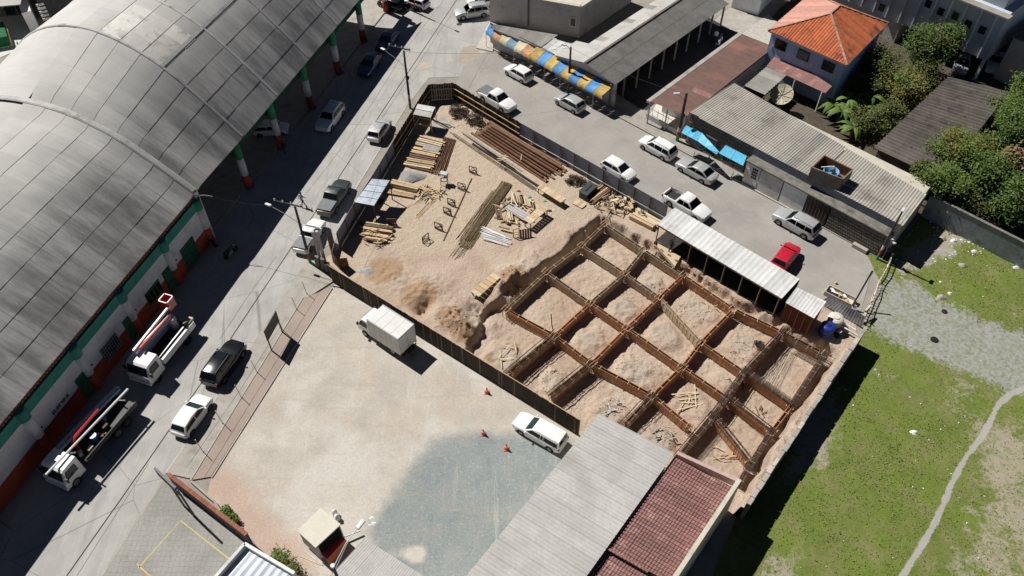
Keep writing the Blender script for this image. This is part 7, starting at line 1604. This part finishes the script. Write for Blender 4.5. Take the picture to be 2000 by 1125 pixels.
tree('yellowish bushy tree between the banana plants and the mossy roof', (1765,175), 1.9, (2.3,1.8,1.4), 6000, .26, LF4, 4, m2=LF3); tree('dark low bush above the rubbish behind the stone fronted house', (1690,240), 1.2, (2.0,1.3,1.0), 3800, .26, LF1, 5, 'garden_bush', 'bush'); tree('dim bush under the tall tree by the mossy roof', (1800,150), 1.6, (1.6,1.4,1.2), 3200, .26, LF1, 6, 'garden_bush', 'bush')
tree('bright creeper spilling over the mossy roof', (1878,292), 3.2, (2.6,1.9,.9), 8000, .24, LF3, 7, 'creeper', 'creeper', m2=LF4); tree('creeper mass at the end of the stone fronted house', (1842,352), 3.4, (1.9,1.4,1.1), 5600, .24, LF3, 8, 'creeper', 'creeper'); tree('bright bush beside the corner of the mossy roof', (1958,225), 2.4, (1.7,1.7,1.5), 4600, .26, LF3, 9); tree('dense garden tree behind the garden wall', (1925,345), 2.6, (2.1,1.7,1.7), 5200, .28, LF2, 10, m2=LF3); tree('dark tree at the far end of the garden wall', (1990,395), 2.6, (1.8,1.6,1.9), 4600, .28, LF2, 11); tree('dry brown tree among the green ones behind the garden wall', (1975,315), 3.6, (1.0,1.1,1.1), 1900, .34, LFD, 12); tree('low shrubs along the foot of the garden wall inside', (1880,400), 1.5, (2.2,1.2,1.0), 4200, .25, LF1, 13, 'garden_bush', 'bush')
tree('olive bush filling the gap beside the blue house wall', (1690,165), 1.8, (1.5,1.3,1.2), 3200, .24, LF1, 17, 'garden_bush', 'bush'); tree('sparse dark tree over the rubbish behind the long roof', (1735,225), 1.6, (1.4,1.2,1.0), 2800, .24, LF1, 18); tree('leafy tree standing clear of the mossy roof at the right', (1996,250), 3.6, (1.6,1.6,1.6), 3800, .28, LF2, 14); tree('tree at the end of the dark yard by the apartment cars', (2010,170), 3.2, (1.4,1.6,1.8), 3200, .28, LF3, 15)
tree('green creeper rim on the edge of the corrugated roof', (1800,330), 3.6, (.9,.7,.6), 1700, .24, LF1, 16, 'creeper', 'creeper')
def banana(label, px, h, n, seed, m=LF3):
    c = G(*px); rs = random.Random(seed); t = thing('banana_plant', label, 'banana plant', c); MB().tube([(c.x,c.y,-.1),(c.x+.05,c.y,h*.6)], [.16,.1], 8).build('stem', LF4, t)
    for i in range(n):
        a = 6.28*i/n+rs.uniform(-.3,.3); L = rs.uniform(1.5,2.3); wd = rs.uniform(.22,.34); K = 7; b = MB(); vv = []; up = rs.uniform(.5,1.1)
        for k in range(K+1):
            s = k/K; r = .15+L*s*.85; z = h*.6+up*L*.75*s-1.1*L*s*s*.8; w_ = wd*math.sin(math.pi*min(1,.12+s*.9))**.7; d = Vector((math.cos(a), math.sin(a), 0)); sd = Vector((-d.y, d.x, 0)); p = c+d*r; p.z = z
            vv += [p+sd*w_+Vector((0,0,-.07)), p, p-sd*w_+Vector((0,0,-.07))]
        b.add(vv, [(3*k+j, 3*k+3+j, 3*k+4+j, 3*k+1+j) for k in range(K) for j in (0,1)]); b.build('leaf', m if rs.random() < .8 else LF2, t, smooth=False)
banana('banana plant crowding the wall of the porch', (1637,240), 2.8, 12, 11); banana('young banana plant under the yellowish tree', (1706,236), 2.5, 12, 12, LF2); banana('banana plant right behind the corrugated roof edge', (1660,268), 2.4, 11, 13); banana('tall banana plant with broad leaves behind the porch', (1652,222), 3.4, 13, 1); banana('broad banana plant nearest the satellite dish', (1622,226), 2.6, 11, 2); banana('banana plant beside the yellowish bushy tree', (1690,212), 3.0, 12, 3); banana('banana plant at the edge of the rubbish pile', (1668,250), 2.2, 10, 4, LF2); banana('ragged banana plant behind the garden wall', (1935,405), 2.4, 10, 5, LF2); banana('banana plant next to the dry brown tree', (1955,385), 2.8, 10, 6); banana('banana plant in the far corner by the apartment cars', (1992,160), 3.2, 10, 7)
pt = thing('palm_trunk', 'slanting bare pale trunk behind the garden wall', 'trunk', G(1936,395)); MB().tube([G(1938,405), G(1955,345,2.2), G(1968,318,3.4)], [.13,.11,.09], 8).build('trunk', M_CONC, pt)
for k, (px, s) in enumerate([((446,1006),.5),((455,1014),.45),((440,998),.4)]): banana_ = tree('small glossy shrub beside the dark low wall', px, .35, (s,s,.4), 260, .22, LF3, 30+k, 'shrub', 'shrub'); banana_['group'] = 'shrubs by the dark low wall'
for k, (px, s, m_) in enumerate([((545,1088),.7,LF3),((560,1105),.7,LF4),((572,1118),.6,LF1)]): b_ = tree('straggly bush along the white parapet of the blue roofed shop', px, .5, (s,s,.5), 420, .18, m_, 40+k, 'shrub', 'shrub'); b_['group'] = 'bushes by the blue roof'
# field grass as tufts
rs = np.random.RandomState(5); N = 110000
fx = np.array([p[0] for p in FIELD]); fy = np.array([p[1] for p in FIELD]); X = rs.uniform(16, 62, N); Y = rs.uniform(14, 66, N); ins = inpoly(X, Y, FIELD)[0]; g, s_, tr_ = field_mask(X, Y, X*0); dens = fbm(X, Y, .5, 4); keep = ins & (rs.rand(N) > g*1.5) & (rs.rand(N) > s_*1.15) & (tr_ < .3) & (dens+rs.uniform(-.2,.2,N) > .42); X, Y = X[keep], Y[keep]; n = len(X); Z = field_z(X, Y)
a = rs.uniform(0, 6.28, n); h = rs.uniform(.03,.09,n); wd = rs.uniform(.02,.07,n); lx, ly = rs.normal(scale=.07,size=n), rs.normal(scale=.07,size=n)
q = [np.stack([X-np.cos(a)*wd, Y-np.sin(a)*wd, Z-.02], -1), np.stack([X+np.cos(a)*wd, Y+np.sin(a)*wd, Z-.02], -1), np.stack([X+lx+np.cos(a)*wd*.5, Y+ly+np.sin(a)*wd*.5, Z+h], -1), np.stack([X+lx-np.cos(a)*wd*.6, Y+ly-np.sin(a)*wd*.6, Z+h*.8], -1)]
GR = m_leaf('grass_blades', (.11,.155,.028), (.16,.205,.05), (.23,.24,.08)); stuff(quadmesh('grass', q, GR, None), 'uneven green grass of the empty field', 'grass')
# litter
lm = [M_WHT, plain('pale_plastic', (.7,.72,.75), .4), mat('torn_cardboard', (.45,.36,.24)), plain('green_bottle_plastic', (.05,.45,.25), .3), M_WHT]
lit = MB(); RL = random.Random(9)
def litter_spot(px, s, m, lab, grp=None): o = heap('litter', '', '', G(*px), s, s*.7, s*.55, m, int(px[0]), 9); o.location.z = .11; tag(o, lab, 'litter', grp)
for px, s, m, lab in [((1863,472),.45,lm[0],'white bag torn open near the foot of the garden wall'),((1840,468),.5,lm[2],'tan cardboard lump at the edge of the rubbish corner'),((1902,493),.4,lm[0],'big white bag lying on the grass by the garden wall'),((1823,492),.3,lm[1],'pale plastic heap at the border of the shade'),((1877,470),.25,lm[1],'small pale bag beside the torn white one'),((1892,475),.25,lm[0],'little white bag near the big one'),((1880,520),.5,M_CONC,'long pale stone slab on the grass'),((1855,575),.35,M_CREAMW,'cream broken slab in the grass'),((1836,552),.2,lm[0],'white scrap in the middle of the grass strip'),((1810,564),.12,lm[3],'green plastic bottle near the gravel'),((1932,633),.16,lm[3],'green plastic bag on the gravel track'),((1784,846),.35,lm[0],'crumpled white bag in the wide grass'),((1838,583),.6,M_CONC,'line of pale rubble in the grass'),((1984,524),.35,M_WHT,'white lump at the foot of the garden wall'),((1710,724),.25,M_CONC,'flat pale stone on the grass near the wall shadow')]: litter_spot(px, s, m, lab)
sm_ = MB()
for i in range(260):
    if i < 120: px = (RL.uniform(1730,1920), RL.uniform(430,520))
    elif i < 200: px = (RL.uniform(1520,1990), RL.uniform(520,1110))
    else: px = (RL.uniform(1640,1720), RL.uniform(225,285))
    p = G(*px); s = RL.uniform(.04,.12)*(1.5 if i < 120 else 1)
    if i < 200 and not inpoly(np.array([p.x]), np.array([p.y]), FIELD)[0][0]: continue
    sm_.box((p.x,p.y,.13+.05*RL.random()), (s,s*.7,s*.4), RL.uniform(0,3), Matrix.Rotation(RL.uniform(-.6,.6),3,'X'))
stuff(sm_.build('scattered_litter', lm[1]), 'tiny pale scraps of litter in the rubbish corner and grass', 'litter')
tyre = MB().lathe((0,0,0), [(.12,0),(.2,0),(.32,.03),(.34,.1),(.32,.17),(.2,.2)], 16).build('discarded_ring', M_TYRE); tyre.location = G(1824,665,.09); tag(tyre, 'black old tyre on the pale gravel', 'tyre')
tyre = MB().lathe((0,0,0), [(.1,0),(.25,.03),(.25,.1),(.1,.12)], 12).build('old_disc', M_BLACK); tyre.location = G(1844,609,.1); tag(tyre, 'small dark disc where gravel meets grass', 'disc')
for k, (px, lab) in enumerate([((897,47),'round drain cover beside the silver SUV')]): o = MB().lathe((0,0,0), [(.38,0),(.36,.014)], 18).build('drain_cover', M_SEAM); o.location = G(*px, .003); tag(o, lab, 'drain cover')
# ================= people =================
SKIN = plain('skin', (.30,.17,.11), .6)
def person(label, px, deg, shirt, trousers, pose='walk', z=0.0):
    c = G(*px, z); t = thing('person', label, 'person', c, R(deg), local=True); sit = pose == 'sit'; st = .22 if pose == 'walk' else .04; hip = .92 if not sit else .45
    J = {'pel':(0,0,hip),'ch':(.03,0,hip+.42),'nk':(.04,0,hip+.56),'hd':(.07,0,hip+.66),'ht':(.07,0,hip+.80)}
    for s, n_ in ((1,'l'),(-1,'r')):
        f = st*s
        J['hp'+n_] = (0,.1*s,hip-.04); J['kn'+n_] = (f*.9+.06,.11*s,hip*.52) if not sit else (.42,.13*s,.46); J['an'+n_] = (f*1.3-.02,.11*s,.08) if not sit else (.42,.13*s,.08); J['to'+n_] = (f*1.3+.14,.12*s,.04) if not sit else (.58,.13*s,.04)
        J['sh'+n_] = (.02,.19*s,hip+.50); J['el'+n_] = (-f*.7-.02,.25*s,hip+.22); J['wr'+n_] = (-f*1.0+.12,.24*s,hip+.02); J['fi'+n_] = (-f*1.05+.17,.23*s,hip-.10)
    E_ = [('pel','ch'),('ch','nk'),('nk','hd'),('hd','ht')]+[e for n_ in 'lr' for e in (('pel','hp'+n_),('hp'+n_,'kn'+n_),('kn'+n_,'an'+n_),('an'+n_,'to'+n_),('ch','sh'+n_),('sh'+n_,'el'+n_),('el'+n_,'wr'+n_),('wr'+n_,'fi'+n_))]
    rad = dict(pel=.14,ch=.155,nk=.06,hd=.095,ht=.085); rad.update({k+n_: v for n_ in 'lr' for k, v in dict(hp=.095,kn=.065,an=.045,to=.04,sh=.07,el=.045,wr=.035,fi=.035).items()})
    ks = list(J); M = bpy.data.meshes.new('body'); M.from_pydata([J[k] for k in ks], [(ks.index(a), ks.index(b)) for a, b in E_], []); o = bpy.data.objects.new('body', M); COL.objects.link(o); o.parent = t
    md = o.modifiers.new('skin', 'SKIN'); md.use_smooth_shade = True
    for i, k in enumerate(ks): M.skin_vertices[0].data[i].radius = (rad[k], rad[k]); M.skin_vertices[0].data[i].use_root = k == 'pel'
    o.modifiers.new('sub', 'SUBSURF').levels = 1
    m = NT('clothes_'+label[:14]); tc = m.n('SeparateXYZ'); m.l(m.n('TexCoord').outputs['Object'], tc.inputs[0]); zz = tc.outputs['Z']
    k_ = m.mix(m.math('GREATER_THAN', zz, hip+.02), trousers, shirt); k_ = m.mix(m.math('GREATER_THAN', zz, hip+.57), k_, (.30,.17,.11)); k_ = m.mix(m.math('LESS_THAN', zz, .09), k_, (.03,.03,.03)); M.materials.append(m.done(k_, .8))
    h = MB().lathe((.055,0,hip+.70), [(.10,0),(.115,.06),(.105,.13),(.05,.19)], 12).build('hair', plain('hair_'+label[:8], (.02,.015,.012), .7), t, smooth=True)
    return t
person('person in pale blue shirt and dark trousers walking on the left street', (592,402), 60, (.32,.42,.52), (.04,.05,.08)); person('person in dark clothes standing on the pale board at the long shed', (1308,492), 210, (.05,.045,.045), (.03,.03,.04), 'walk'); person('person in white shirt standing in the dark lane', (1396,82), -120, (.7,.7,.72), (.05,.06,.1), 'stand'); person('person in light shirt sitting by the lane wall', (1403,92), 150, (.5,.55,.65), (.06,.08,.16), 'sit'); person('person in pale top sitting closest to the tiled garage', (1407,84), 190, (.55,.57,.62), (.05,.05,.06), 'sit'); person('person in dark clothes beside a painted hall column', (556,300), 30, (.03,.03,.035), (.03,.03,.03), 'stand')
